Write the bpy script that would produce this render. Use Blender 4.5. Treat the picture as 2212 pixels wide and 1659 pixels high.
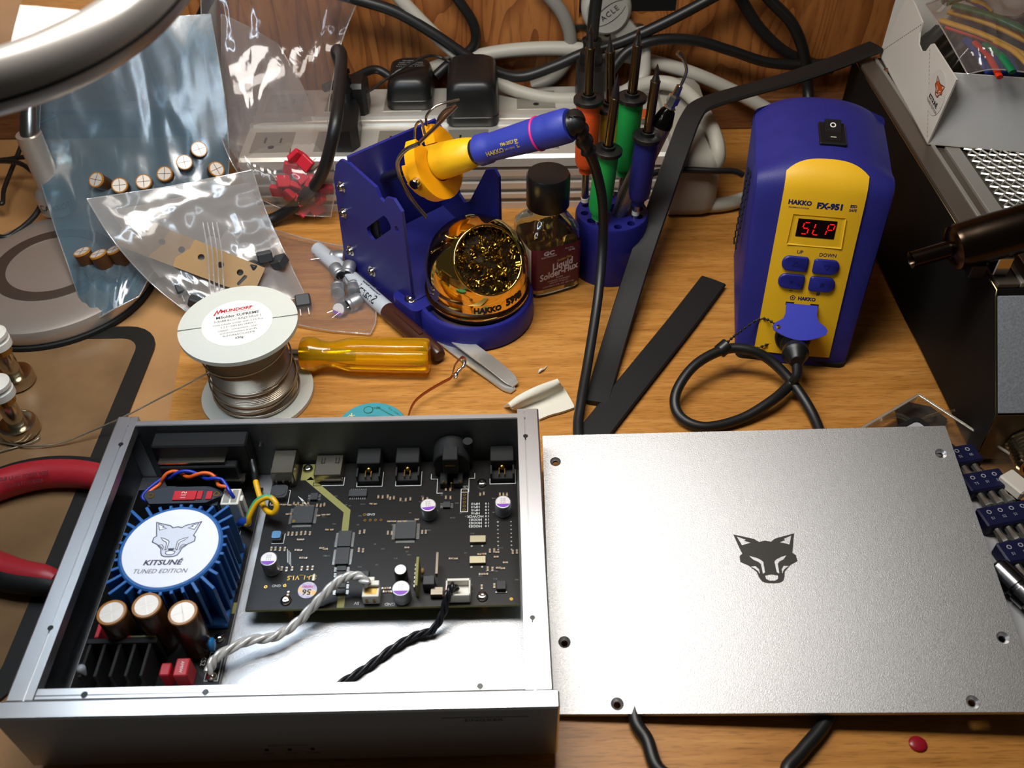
import bpy, bmesh, math, random
from mathutils import Vector, Matrix, noise
from mathutils.geometry import tessellate_polygon

for _o in list(bpy.data.objects):
    bpy.data.objects.remove(_o, do_unlink=True)
SC = bpy.context.scene
COL = SC.collection
MM = 0.001
pi = math.pi
random.seed(7)

# ------------------------------------------------------------------ camera
F_PX, PITCH, ROLL, CAM_H = 1963.3, 0.7802, -0.0144, 390.4
_fw = Vector((0, math.cos(PITCH), -math.sin(PITCH)))
_u0 = Vector((0, math.sin(PITCH), math.cos(PITCH)))
_r0 = Vector((1, 0, 0))
_rt = _r0 * math.cos(ROLL) + _u0 * math.sin(ROLL)
_up = _u0 * math.cos(ROLL) - _r0 * math.sin(ROLL)
cam_data = bpy.data.cameras.new('camera')
cam = bpy.data.objects.new('camera', cam_data)
COL.objects.link(cam)
cam_data.sensor_width = 36.0
cam_data.lens = F_PX / 2212.0 * 36.0
cam_data.clip_start = 0.01
cam_data.clip_end = 20
cam_data.dof.use_dof = True
cam_data.dof.focus_distance = 0.53
cam_data.dof.aperture_fstop = 15.0
_m = Matrix((( _rt.x, _up.x, -_fw.x, 0), (_rt.y, _up.y, -_fw.y, 0), (_rt.z, _up.z, -_fw.z, CAM_H * MM), (0, 0, 0, 1)))
cam.matrix_world = _m
SC.camera = cam

# ------------------------------------------------------------------ light
SC.view_settings.view_transform = 'Standard'
SC.view_settings.look = 'None'
SC.view_settings.gamma = 1.0
SC.view_settings.use_curve_mapping = False
SC.view_settings.exposure = 0.0
world = bpy.data.worlds.new('room_ambient')
SC.world = world
world.use_nodes = True
world.node_tree.nodes['Background'].inputs[0].default_value = (1.0, 0.92, 0.82, 1)
world.node_tree.nodes['Background'].inputs[1].default_value = 0.03

def area_light(name, loc, target, sx, sy, watts, col):
    d = bpy.data.lights.new(name, 'AREA')
    d.shape = 'RECTANGLE'; d.size = sx * MM; d.size_y = sy * MM
    d.energy = watts; d.color = col
    o = bpy.data.objects.new(name, d); COL.objects.link(o)
    o.location = Vector(loc) * MM
    q = (Vector(target) - Vector(loc)).to_track_quat('-Z', 'Y')
    o.rotation_euler = q.to_euler()
    return o
# warm shop light hanging over the bench
area_light('bench_light', (-85, 375, 540), (-85, 365, 0), 360, 140, 3.7, (1.0, 0.955, 0.895))

# ------------------------------------------------------------------ pixel -> bench helpers (mm)
def ray(px, py):
    return _fw + _rt * ((px - 1106.0) / F_PX) - _up * ((py - 829.5) / F_PX)
def A(px, py, z=0.0):
    d = ray(px, py); t = (z - CAM_H) / d.z
    return Vector((d.x * t, d.y * t, z))
def AY(px, py, Y):
    d = ray(px, py); t = Y / d.y
    return Vector((d.x * t, Y, CAM_H + d.z * t))

# ------------------------------------------------------------------ mesh builder
def cr(pts, n=8, closed=False):
    P = [Vector(p) for p in pts]
    if len(P) < 3 and not closed:
        return P
    out = []
    N = len(P)
    rng = N if closed else N - 1
    for i in range(rng):
        if closed:
            p0, p1, p2, p3 = P[(i - 1) % N], P[i], P[(i + 1) % N], P[(i + 2) % N]
        else:
            p1, p2 = P[i], P[i + 1]
            p0 = P[i - 1] if i else p1 * 2 - p2
            p3 = P[i + 2] if i + 2 < N else p2 * 2 - p1
        for k in range(n):
            t = k / n
            out.append(0.5 * ((2 * p1) + (p2 - p0) * t + (2 * p0 - 5 * p1 + 4 * p2 - p3) * t * t + (3 * p1 - p0 - 3 * p2 + p3) * t ** 3))
    if not closed:
        out.append(P[-1])
    return out

def rrect(w, h, r, n=4, cx=0, cy=0):
    out = []
    for sx, sy, a0 in ((1, 1, 0), (-1, 1, 90), (-1, -1, 180), (1, -1, 270)):
        for k in range(n + 1):
            a = math.radians(a0 + 90 * k / n)
            out.append((cx + sx * (w / 2 - r) + r * math.cos(a), cy + sy * (h / 2 - r) + r * math.sin(a)))
    return out
def circ(r, n=24, cx=0, cy=0, a0=0):
    return [(cx + r * math.cos(2 * pi * k / n + a0), cy + r * math.sin(2 * pi * k / n + a0)) for k in range(n)]

_TXT = {}
def text_geo(s, bold=0.0, shear=0.0, spacing=1.0):
    key = (s, bold, shear, spacing)
    if key not in _TXT:
        c = bpy.data.curves.new('t', 'FONT')
        c.body = s; c.size = 1.0; c.offset = bold; c.shear = shear; c.space_character = spacing
        c.align_x = 'CENTER'; c.align_y = 'CENTER'; c.resolution_u = 2
        o = bpy.data.objects.new('t', c)
        COL.objects.link(o)
        dg = bpy.context.evaluated_depsgraph_get()
        me = bpy.data.meshes.new_from_object(o.evaluated_get(dg))
        v = [(p.co.x, p.co.y) for p in me.vertices]
        f = [tuple(p.vertices) for p in me.polygons]
        bpy.data.objects.remove(o); bpy.data.meshes.remove(me); bpy.data.curves.remove(c)
        _TXT[key] = (v, f)
    return _TXT[key]

ORG = {}
class MB:
    def __init__(s):
        s.v = []; s.f = []; s.mi = []; s.M = None; s.m = 0
    def add(s, vs, fs):
        b = len(s.v)
        if s.M is not None:
            s.v += [s.M @ Vector(p) for p in vs]
        else:
            s.v += [Vector(p) for p in vs]
        s.f += [tuple(b + i for i in f) for f in fs]
        s.mi += [s.m] * len(fs)
        return s
    def box(s, x0, x1, y0, y1, z0, z1, b=0.0):
        if b <= 0:
            v = [(x, y, z) for z in (z0, z1) for y in (y0, y1) for x in (x0, x1)]
            return s.add(v, [(0, 2, 3, 1), (4, 5, 7, 6), (0, 1, 5, 4), (2, 6, 7, 3), (0, 4, 6, 2), (1, 3, 7, 5)])
        b = min(b, (x1 - x0) * .49, (y1 - y0) * .49, (z1 - z0) * .49)
        X = (x0, x1); Y = (y0, y1); Z = (z0, z1); sg = (1, -1)
        v = []; idx = {}
        for i in (0, 1):
            for j in (0, 1):
                for k in (0, 1):
                    for a in range(3):
                        p = [X[i] + sg[i] * b, Y[j] + sg[j] * b, Z[k] + sg[k] * b]
                        p[a] = (X[i], Y[j], Z[k])[a]
                        idx[(i, j, k, a)] = len(v); v.append(p)
        g = lambda i, j, k, a: idx[(i, j, k, a)]
        f = []
        for i in (0, 1):
            q = [g(i, 0, 0, 0), g(i, 1, 0, 0), g(i, 1, 1, 0), g(i, 0, 1, 0)]; f.append(q if i else q[::-1])
            q = [g(0, i, 0, 1), g(0, i, 1, 1), g(1, i, 1, 1), g(1, i, 0, 1)]; f.append(q if i else q[::-1])
            q = [g(0, 0, i, 2), g(1, 0, i, 2), g(1, 1, i, 2), g(0, 1, i, 2)]; f.append(q if i else q[::-1])
        for i in (0, 1):
            for j in (0, 1):
                q = [g(i, j, 0, 0), g(i, j, 0, 1), g(i, j, 1, 1), g(i, j, 1, 0)]; f.append(q if i == j else q[::-1])
                q = [g(i, 0, j, 0), g(i, 1, j, 0), g(i, 1, j, 2), g(i, 0, j, 2)]; f.append(q if i == j else q[::-1])
                q = [g(0, i, j, 1), g(0, i, j, 2), g(1, i, j, 2), g(1, i, j, 1)]; f.append(q if i == j else q[::-1])
        for i in (0, 1):
            for j in (0, 1):
                for k in (0, 1):
                    q = [g(i, j, k, 0), g(i, j, k, 1), g(i, j, k, 2)]
                    f.append(q if (i + j + k) % 2 == 1 else q[::-1])
        return s.add(v, f)
    def cbox(s, c, d, b=0.0):
        return s.box(c[0] - d[0] / 2, c[0] + d[0] / 2, c[1] - d[1] / 2, c[1] + d[1] / 2, c[2] - d[2] / 2, c[2] + d[2] / 2, b)
    def frame(s, p0, p1):
        d = (Vector(p1) - Vector(p0)); L = d.length; d.normalize()
        a = Vector((0, 0, 1)) if abs(d.z) < .95 else Vector((1, 0, 0))
        x = a.cross(d).normalized(); y = d.cross(x)
        return x, y, d, L
    def lathe(s, prof, n=24, p0=(0, 0, 0), p1=(0, 0, 1), cap=True, flip=False):
        x, y, d, L = s.frame(p0, p1); p0 = Vector(p0)
        v = []; f = []
        for r, z in prof:
            for k in range(n):
                a = 2 * pi * k / n
                v.append(p0 + d * z + (x * math.cos(a) + y * math.sin(a)) * r)
        for i in range(len(prof) - 1):
            for k in range(n):
                q = (i * n + k, i * n + (k + 1) % n, (i + 1) * n + (k + 1) % n, (i + 1) * n + k)
                f.append(q)
        if cap:
            if prof[0][0] > 1e-6: f.append(tuple(range(n))[::-1])
            if prof[-1][0] > 1e-6: f.append(tuple((len(prof) - 1) * n + k for k in range(n)))
        if flip: f = [q[::-1] for q in f]
        return s.add(v, f)
    def cyl(s, p0, p1, r0, r1=None, n=16, cap=True, b=0):
        r1 = r0 if r1 is None else r1
        L = (Vector(p1) - Vector(p0)).length
        pr = [(r0, 0), (r1, L)]
        if b: pr = [(r0 - b, 0), (r0, b), (r1, L - b), (r1 - b, L)]
        return s.lathe(pr, n, p0, p1, cap)
    def tube(s, pts, r, n=8, closed=False, cap=True, sq=None):
        P = [Vector(p) for p in pts]; N = len(P)
        rr = r if isinstance(r, (list, tuple)) else [r] * N
        T = []
        for i in range(N):
            if closed: t = P[(i + 1) % N] - P[(i - 1) % N]
            else: t = P[min(i + 1, N - 1)] - P[max(i - 1, 0)]
            T.append(t.normalized() if t.length > 1e-9 else Vector((0, 0, 1)))
        a = Vector((0, 0, 1)) if abs(T[0].z) < .9 else Vector((1, 0, 0))
        nx = (a - T[0] * a.dot(T[0])).normalized()
        v = []; f = []
        for i in range(N):
            nx = (nx - T[i] * nx.dot(T[i])).normalized(); ny = T[i].cross(nx)
            for k in range(n):
                an = 2 * pi * k / n
                if sq: v.append(P[i] + nx * (sq[0] * math.cos(an)) + ny * (sq[1] * math.sin(an)))
                else: v.append(P[i] + (nx * math.cos(an) + ny * math.sin(an)) * rr[i])
        for i in range(N if closed else N - 1):
            j = (i + 1) % N
            for k in range(n):
                f.append((i * n + k, i * n + (k + 1) % n, j * n + (k + 1) % n, j * n + k))
        if cap and not closed:
            f.append(tuple(range(n))[::-1]); f.append(tuple((N - 1) * n + k for k in range(n)))
        return s.add(v, f)
    def prism(s, poly, z0, z1, holes=(), fn=None):
        loops = [list(poly)] + [list(h) for h in holes]
        def area(l): return sum(l[i][0] * l[(i + 1) % len(l)][1] - l[(i + 1) % len(l)][0] * l[i][1] for i in range(len(l)))
        if area(loops[0]) < 0: loops[0].reverse()
        for i in range(1, len(loops)):
            if area(loops[i]) > 0: loops[i].reverse()
        flat = [p for l in loops for p in l]; n = len(flat)
        tris = tessellate_polygon([[Vector((p[0], p[1], 0)) for p in l] for l in loops])
        def ori(t):
            a, b, c = [flat[i] for i in t]
            return t if (b[0] - a[0]) * (c[1] - a[1]) - (b[1] - a[1]) * (c[0] - a[0]) > 0 else t[::-1]
        tris = [ori(tuple(t)) for t in tris]
        fn = fn or (lambda x, y, z: (x, y, z))
        if z1 is None or z1 == z0:
            return s.add([fn(p[0], p[1], z0) for p in flat], tris)
        v = [fn(p[0], p[1], z0) for p in flat] + [fn(p[0], p[1], z1) for p in flat]
        f = [t[::-1] for t in tris] + [tuple(i + n for i in t) for t in tris]
        b = 0
        for l in loops:
            m = len(l)
            for i in range(m):
                j = (i + 1) % m
                f.append((b + i, b + j, n + b + j, n + b + i))
            b += m
        return s.add(v, f)
    def grid(s, fn, nu, nv, wu=False, flip=False):
        v = [fn(i / nu, j / nv) for j in range(nv + 1) for i in range(nu + (0 if wu else 1))]
        w = nu if wu else nu + 1
        f = []
        for j in range(nv):
            for i in range(nu):
                q = (j * w + i, j * w + (i + 1) % w, (j + 1) * w + (i + 1) % w, (j + 1) * w + i)
                f.append(q[::-1] if flip else q)
        return s.add(v, f)
    def sphere(s, c, r, n=12, m=8, sc=(1, 1, 1)):
        c = Vector(c)
        return s.grid(lambda u, w: c + Vector((r * sc[0] * math.sin(pi * (1e-3 + .998 * (1 - w))) * math.cos(2 * pi * u), r * sc[1] * math.sin(pi * (1e-3 + .998 * (1 - w))) * math.sin(2 * pi * u), r * sc[2] * math.cos(pi * (1 - w)))), n, m, wu=True)
    def text(s, st, size, fn, bold=0.0, shear=0.0, sx=1.0, spacing=1.0):
        v, f = text_geo(st, bold, shear, spacing)
        return s.add([fn(p[0] * size * sx, p[1] * size) for p in v], f)
    def stroke(s, pts, w, fn, closed=False):
        P = [Vector((p[0], p[1])) for p in pts]; N = len(P)
        v = []; f = []
        for i in range(N):
            if closed: a, b = P[i] - P[i - 1], P[(i + 1) % N] - P[i]
            else: a, b = P[i] - P[max(i - 1, 0)], P[min(i + 1, N - 1)] - P[i]
            if a.length < 1e-9: a = b
            if b.length < 1e-9: b = a
            a = a.normalized(); b = b.normalized(); t = a + b
            t = t.normalized() if t.length > 1e-6 else a
            nn = Vector((-t.y, t.x)); k = min(2.0, 1 / max(.3, nn.dot(Vector((-a.y, a.x)))))
            v += [P[i] + nn * w / 2 * k, P[i] - nn * w / 2 * k]
        for i in range(N if closed else N - 1):
            j = (i + 1) % N
            f.append((2 * i, 2 * i + 1, 2 * j + 1, 2 * j))
        return s.add([fn(p.x, p.y) for p in v], f)
    def build(s, name, mats, parent=None, origin=None, rotz=0.0, smooth=None, world=False):
        """origin: world mm of the object's own origin (top-level single-mesh things)."""
        if not isinstance(mats, (list, tuple)): mats = [mats]
        inv = None
        if world and parent is not None: inv = ORG[parent.name].inverted()
        elif origin is not None and world: inv = Matrix.Translation(-Vector(origin))
        vs = [(inv @ p) if inv is not None else p for p in s.v]
        me = bpy.data.meshes.new(name)
        me.from_pydata([(p[0] * MM, p[1] * MM, p[2] * MM) for p in vs], [], s.f)
        for m in mats: me.materials.append(m)
        if any(s.mi): me.polygons.foreach_set('material_index', s.mi)
        if smooth is not None:
            me.polygons.foreach_set('use_smooth', [True] * len(me.polygons))
            me.set_sharp_from_angle(angle=math.radians(smooth))
        me.update()
        o = bpy.data.objects.new(name, me); COL.objects.link(o)
        M = Matrix.Identity(4)
        if origin is not None:
            o.location = Vector(origin) * MM; o.rotation_euler = (0, 0, rotz)
            M = Matrix.Translation(Vector(origin)) @ Matrix.Rotation(rotz, 4, 'Z')
        if parent is not None:
            o.parent = parent; M = ORG[parent.name] @ M
        ORG[o.name] = M
        return o

def tag(o, label=None, cat=None, group=None, kind=None):
    if label: o['label'] = label
    if cat: o['category'] = cat
    if group: o['group'] = group
    if kind: o['kind'] = kind
    return o
def thing(name, label, cat, loc=(0, 0, 0), rotz=0.0, group=None):
    o = bpy.data.objects.new(name, None); COL.objects.link(o)
    o.empty_display_size = .01
    o.location = Vector(loc) * MM; o.rotation_euler = (0, 0, rotz)
    ORG[o.name] = Matrix.Translation(Vector(loc)) @ Matrix.Rotation(rotz, 4, 'Z')
    return tag(o, label, cat, group)
def inst(src, name, parent, M):
    """another object on the same mesh; M = local matrix in mm"""
    o = bpy.data.objects.new(name, src.data); COL.objects.link(o)
    o.parent = parent
    M2 = M.copy(); M2.translation = M.translation * MM
    o.matrix_local = M2
    ORG[o.name] = ORG[parent.name] @ M
    return o
def copy_tree(o, parent=None):
    c = o.copy(); COL.objects.link(c); c.parent = parent
    for ch in [x for x in bpy.data.objects if x.parent == o]: copy_tree(ch, c)
    return c
def mframe(o, x, y):
    """matrix with columns x,y,z at o"""
    x = Vector(x).normalized(); y = Vector(y); y = (y - x * y.dot(x)).normalized(); z = x.cross(y); o = Vector(o)
    return Matrix(((x.x, y.x, z.x, o.x), (x.y, y.y, z.y, o.y), (x.z, y.z, z.z, o.z), (0, 0, 0, 1)))

# ------------------------------------------------------------------ materials
def lin(h):
    if isinstance(h, (tuple, list)): return tuple(h[:3])
    h = h.lstrip('#'); out = []
    for i in (0, 2, 4):
        c = int(h[i:i + 2], 16) / 255
        out.append(c / 12.92 if c <= .04045 else ((c + .055) / 1.055) ** 2.4)
    return tuple(out)
def mat(name, col, rough=.5, metal=0.0, spec=.5, bump=0.0, bscale=800.0, var=0.0, vscale=60.0, trans=0.0, ior=1.45, emit=0.0, coat=0.0, stretch=None, aniso=0.0, rvar=0.0):
    m = bpy.data.materials.new(name); m.use_nodes = True
    nt = m.node_tree; b = nt.nodes['Principled BSDF']
    c = lin(col)
    b.inputs['Base Color'].default_value = (*c, 1)
    b.inputs['Roughness'].default_value = rough
    b.inputs['Metallic'].default_value = metal
    b.inputs['Specular IOR Level'].default_value = spec
    b.inputs['IOR'].default_value = ior
    if trans: b.inputs['Transmission Weight'].default_value = trans
    if coat: b.inputs['Coat Weight'].default_value = coat; b.inputs['Coat Roughness'].default_value = .08
    if emit: b.inputs['Emission Color'].default_value = (*c, 1); b.inputs['Emission Strength'].default_value = emit
    if aniso: b.inputs['Anisotropic'].default_value = aniso
    if bump or var or rvar:
        tc = nt.nodes.new('ShaderNodeTexCoord'); mp = nt.nodes.new('ShaderNodeMapping')
        nt.links.new(tc.outputs['Object'], mp.inputs['Vector'])
        if stretch: mp.inputs['Scale'].default_value = stretch
    if var:
        n = nt.nodes.new('ShaderNodeTexNoise'); n.inputs['Scale'].default_value = vscale; n.inputs['Detail'].default_value = 6
        nt.links.new(mp.outputs[0], n.inputs['Vector'])
        r = nt.nodes.new('ShaderNodeValToRGB'); r.color_ramp.elements[0].position = .3; r.color_ramp.elements[1].position = .7
        r.color_ramp.elements[0].color = (*[x * (1 - var) for x in c], 1); r.color_ramp.elements[1].color = (*[min(1, x * (1 + var)) for x in c], 1)
        nt.links.new(n.outputs['Fac'], r.inputs[0]); nt.links.new(r.outputs[0], b.inputs['Base Color'])
    if bump or rvar:
        n2 = nt.nodes.new('ShaderNodeTexNoise'); n2.inputs['Scale'].default_value = bscale; n2.inputs['Detail'].default_value = 3
        nt.links.new(mp.outputs[0], n2.inputs['Vector'])
        if bump:
            bp = nt.nodes.new('ShaderNodeBump'); bp.inputs['Strength'].default_value = bump; bp.inputs['Distance'].default_value = .0004
            nt.links.new(n2.outputs['Fac'], bp.inputs['Height']); nt.links.new(bp.outputs[0], b.inputs['Normal'])
        if rvar:
            mr = nt.nodes.new('ShaderNodeMapRange'); mr.inputs[1].default_value = .3; mr.inputs[2].default_value = .7
            mr.inputs[3].default_value = max(.02, rough - rvar); mr.inputs[4].default_value = rough + rvar
            nt.links.new(n2.outputs['Fac'], mr.inputs[0]); nt.links.new(mr.outputs[0], b.inputs['Roughness'])
    return m
def film(name, tint, gloss=.25, rough=.12, milk=.08, milkcol='#c8ccd0', bump=.5, bscale=45.0):
    """thin plastic film: mostly see-through, some sheen and a little milkiness"""
    m = bpy.data.materials.new(name); m.use_nodes = True
    nt = m.node_tree; nt.nodes.clear()
    out = nt.nodes.new('ShaderNodeOutputMaterial')
    tr = nt.nodes.new('ShaderNodeBsdfTransparent'); tr.inputs[0].default_value = (*lin(tint), 1)
    gl = nt.nodes.new('ShaderNodeBsdfGlossy'); gl.inputs['Roughness'].default_value = rough; gl.inputs[0].default_value = (1, 1, 1, 1)
    df = nt.nodes.new('ShaderNodeBsdfDiffuse'); df.inputs[0].default_value = (*lin(milkcol), 1)
    m1 = nt.nodes.new('ShaderNodeMixShader'); m1.inputs[0].default_value = milk
    nt.links.new(tr.outputs[0], m1.inputs[1]); nt.links.new(df.outputs[0], m1.inputs[2])
    m2 = nt.nodes.new('ShaderNodeMixShader')
    lw = nt.nodes.new('ShaderNodeLayerWeight')
    pw = nt.nodes.new('ShaderNodeMath'); pw.operation = 'POWER'; pw.inputs[1].default_value = 4.0
    nt.links.new(lw.outputs['Facing'], pw.inputs[0])
    ml = nt.nodes.new('ShaderNodeMath'); ml.operation = 'MULTIPLY_ADD'; ml.inputs[1].default_value = .9; ml.inputs[2].default_value = gloss * .3; ml.use_clamp = True
    nt.links.new(pw.outputs[0], ml.inputs[0]); nt.links.new(ml.outputs[0], m2.inputs[0])
    nt.links.new(m1.outputs[0], m2.inputs[1]); nt.links.new(gl.outputs[0], m2.inputs[2])
    tc = nt.nodes.new('ShaderNodeTexCoord'); n = nt.nodes.new('ShaderNodeTexNoise'); n.inputs['Scale'].default_value = bscale; n.inputs['Detail'].default_value = 4
    n.inputs['Distortion'].default_value = 1.2
    bp = nt.nodes.new('ShaderNodeBump'); bp.inputs['Strength'].default_value = bump; bp.inputs['Distance'].default_value = .004
    nt.links.new(tc.outputs['Object'], n.inputs['Vector']); nt.links.new(n.outputs['Fac'], bp.inputs['Height'])
    nt.links.new(bp.outputs[0], gl.inputs['Normal']); nt.links.new(bp.outputs[0], lw.inputs['Normal'])
    nt.links.new(m2.outputs[0], out.inputs['Surface'])
    return m
def wood(name, base, dark, light, stretch, scale, rough=.42, dist=2.0, figure=0.0, bump=.15):
    m = bpy.data.materials.new(name); m.use_nodes = True
    nt = m.node_tree; b = nt.nodes['Principled BSDF']; b.inputs['Roughness'].default_value = rough; b.inputs['Specular IOR Level'].default_value = .35
    tc = nt.nodes.new('ShaderNodeTexCoord'); mp = nt.nodes.new('ShaderNodeMapping'); mp.inputs['Scale'].default_value = stretch
    nt.links.new(tc.outputs['Object'], mp.inputs['Vector'])
    n1 = nt.nodes.new('ShaderNodeTexNoise'); n1.inputs['Scale'].default_value = scale; n1.inputs['Detail'].default_value = 8; n1.inputs['Roughness'].default_value = .62; n1.inputs['Distortion'].default_value = .3
    nt.links.new(mp.outputs[0], n1.inputs['Vector'])
    r1 = nt.nodes.new('ShaderNodeValToRGB'); e = r1.color_ramp.elements
    e[0].position = .30; e[0].color = (*lin(dark), 1); e[1].position = .72; e[1].color = (*lin(light), 1)
    k = e.new(.5); k.color = (*lin(base), 1)
    nt.links.new(n1.outputs['Fac'], r1.inputs[0])
    col = r1.outputs[0]
    # fine dark pores
    n2 = nt.nodes.new('ShaderNodeTexNoise'); n2.inputs['Scale'].default_value = scale * 7; n2.inputs['Detail'].default_value = 3
    nt.links.new(mp.outputs[0], n2.inputs['Vector'])
    r2 = nt.nodes.new('ShaderNodeValToRGB'); r2.color_ramp.elements[0].position = .33; r2.color_ramp.elements[0].color = (.45, .42, .38, 1); r2.color_ramp.elements[1].position = .47; r2.color_ramp.elements[1].color = (1, 1, 1, 1)
    nt.links.new(n2.outputs['Fac'], r2.inputs[0])
    mx = nt.nodes.new('ShaderNodeMix'); mx.data_type = 'RGBA'; mx.blend_type = 'MULTIPLY'; mx.inputs[0].default_value = .55
    nt.links.new(col, mx.inputs[6]); nt.links.new(r2.outputs[0], mx.inputs[7]); col = mx.outputs[2]
    if figure:
        w = nt.nodes.new('ShaderNodeTexNoise'); w.inputs['Scale'].default_value = figure; w.inputs['Detail'].default_value = 2.0; w.inputs['Roughness'].default_value = .35; w.inputs['Distortion'].default_value = .25
        nt.links.new(mp.outputs[0], w.inputs['Vector'])
        mu = nt.nodes.new('ShaderNodeMath'); mu.operation = 'MULTIPLY'; mu.inputs[1].default_value = dist
        fr = nt.nodes.new('ShaderNodeMath'); fr.operation = 'FRACT'
        nt.links.new(w.outputs['Fac'], mu.inputs[0]); nt.links.new(mu.outputs[0], fr.inputs[0])
        r3 = nt.nodes.new('ShaderNodeValToRGB'); r3.color_ramp.elements[0].position = 0.0; r3.color_ramp.elements[0].color = (.40, .30, .24, 1); r3.color_ramp.elements[1].position = .42; r3.color_ramp.elements[1].color = (1, 1, 1, 1)
        k2 = r3.color_ramp.elements.new(.12); k2.color = (.62, .52, .46, 1); k3 = r3.color_ramp.elements.new(.97); k3.color = (.96, .95, .94, 1)
        nt.links.new(fr.outputs[0], r3.inputs[0])
        m3 = nt.nodes.new('ShaderNodeMix'); m3.data_type = 'RGBA'; m3.blend_type = 'MULTIPLY'; m3.inputs[0].default_value = .8
        nt.links.new(col, m3.inputs[6]); nt.links.new(r3.outputs[0], m3.inputs[7]); col = m3.outputs[2]
    nt.links.new(col, b.inputs['Base Color'])
    bp = nt.nodes.new('ShaderNodeBump'); bp.inputs['Strength'].default_value = bump; bp.inputs['Distance'].default_value = .0005
    nt.links.new(n2.outputs['Fac'], bp.inputs['Height']); nt.links.new(bp.outputs[0], b.inputs['Normal'])
    return m

M_OAK = wood('oak_laminate', '#ae7636', '#976227', '#be8846', (2.2, 26, 26), 7.0, rough=.40)
M_BOARD = mat('bare_bench_board', '#a0764a', .5, var=.16, vscale=22, bump=.1)
M_PLY = wood('plywood', '#9a602e', '#874d22', '#a66c39', (15, 3, 2.2), 2.2, rough=.55, dist=17.0, figure=1.2)
M_TRIM = wood('trim_wood', '#6b4426', '#55331c', '#7b5130', (2, 20, 20), 6.0, rough=.5)
M_ALU = mat('satin_aluminium', '#d6d6d7', .36, 1.0, bump=.04, bscale=3000)
M_ALU_BLAST = mat('bead_blasted_aluminium', '#c4c4c4', .46, 1.0, bump=.35, bscale=2600, rvar=.06, var=.10, vscale=1800)
M_ALU_IN = mat('inner_aluminium', '#b4b5b7', .45, 1.0, bump=.25, bscale=1600)
M_DARKALU = mat('dark_side_aluminium', '#6a6a6c', .45, 1.0)
M_CHROME = mat('chrome', '#d0cbc0', .13, 1.0)
M_STEEL = mat('steel', '#a9a6a0', .25, 1.0)
M_BLACK = mat('black_plastic', '#141414', .38, spec=.5)
M_BLACKM = mat('matt_black', '#101010', .65, spec=.4)
M_RUBBER = mat('black_rubber_cord', '#161616', .42, spec=.5)
M_WHITE = mat('white_plastic', '#d8d4c8', .4)
M_PAPER = mat('white_paper', '#d6d1c6', .7)
M_PCB = mat('black_solder_mask', '#0e0b09', .36, spec=.35, var=.1, vscale=300)
M_FR4 = mat('bare_fr4', '#7d7a3e', .5)
M_SILK = mat('white_silkscreen', '#c9cbc8', .6)
M_SOLDER = mat('solder_joint', '#cfcfcb', .25, 1.0)
M_GOLDP = mat('gold_pad', '#c19a4a', .25, 1.0)
M_IC = mat('ic_epoxy', '#2a2b2d', .5)
M_INK = mat('dark_print', '#17171c', .6)
M_INKB = mat('blue_print', '#1a1c50', .5)
M_BRASS = mat('brass', '#b08d4a', .28, 1.0)

# ================================================================== setting
WALL_Y = 712.0
def build_setting():
    m = MB(); m.box(-700, 700, 149, WALL_Y, -30, -0.6, 1.0)
    b = thing('workbench', 'tan wooden workbench top that everything lies on', 'workbench', (0, 300, -30))
    m.build('bench_board', M_BOARD, b, world=True)
    m = MB(); m.prism([(-213, 445), (-198, 331), (-186, 149), (700, 149), (700, WALL_Y - 14), (-226, WALL_Y - 14)], -0.6, 0.0)
    m.build('oak_veneer', M_OAK, b, world=True)
    m = MB()
    # plywood with a rectangular cut-out for the wall outlet
    hx0, hx1, hz0 = AY(1250, 40, WALL_Y).x, AY(1250, 40, WALL_Y).x + 78, AY(1250, 40, WALL_Y).z
    def fn(x, y, z): return (x, WALL_Y + z, y)
    m.prism([(-800, -30), (800, -30), (800, 700), (-800, 700)], 0, 12, holes=[[(hx0, hz0), (hx1, hz0), (hx1, hz0 + 80), (hx0, hz0 + 80)]], fn=fn)
    m.f = [f[::-1] for f in m.f]
    tag(m.build('wall_back', M_PLY, world=True), kind='structure')
    m = MB(); m.box(hx0 - 30, hx1 + 30, WALL_Y + 60, WALL_Y + 62, hz0 - 30, hz0 + 110)
    tag(m.build('wall_cavity', M_BLACKM), kind='structure')
    m = MB()
    m.box(-800, 800, WALL_Y - 14, WALL_Y, 0, 26.5, .8)
    tag(m.build('trim_1', M_TRIM), kind='structure')
    # seam lines between plywood sheets
    for px in (1068, ):
        p = AY(px, 60, WALL_Y)
    return hx0, hx1, hz0
HX0, HX1, HZ0 = build_setting()

# ================================================================== fox emblem (half outline, mirrored); units ~ mm/1 with half width 1.0
FOX_H = [(0, .02), (.19, .07), (.34, -.04), (1.0, -.21), (.94, 0), (.876, .25), (.81, .46), (.91, .54), (.92, .74), (.81, .80), (.67, .87), (.45, 1.08), (.41, 1.25), (.34, 1.39), (.21, 1.45), (0, 1.465)]
def fox_outline():
    r = [(x, -y) for x, y in FOX_H]
    return r + [(-x, y) for x, y in reversed(r[1:-1])]
FOX_EAR = [(.89, -.13), (.62, -.02), (.67, .02), (.48, .09), (.77, .17)]
FOX_EYE = [(.60, .54), (.40, .60), (.24, .68), (.18, .75), (.19, 1.10), (.26, 1.14), (.27, .82), (.33, .75), (.47, .68)]
FOX_CHEEK = [(.61, .90), (.45, .89), (.36, 1.0), (.36, 1.14), (.41, 1.04), (.50, .96)]
FOX_CHIN = [(-.20, 1.21), (0, 1.17), (.20, 1.21), (.19, 1.31), (.09, 1.37), (-.09, 1.37), (-.19, 1.31)]
FOX_NOSE = [(-.14, 1.06), (.14, 1.06), (.13, 1.14), (0, 1.19), (-.13, 1.14)]
def mir(p): return [(-x, y) for x, y in p]
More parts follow.
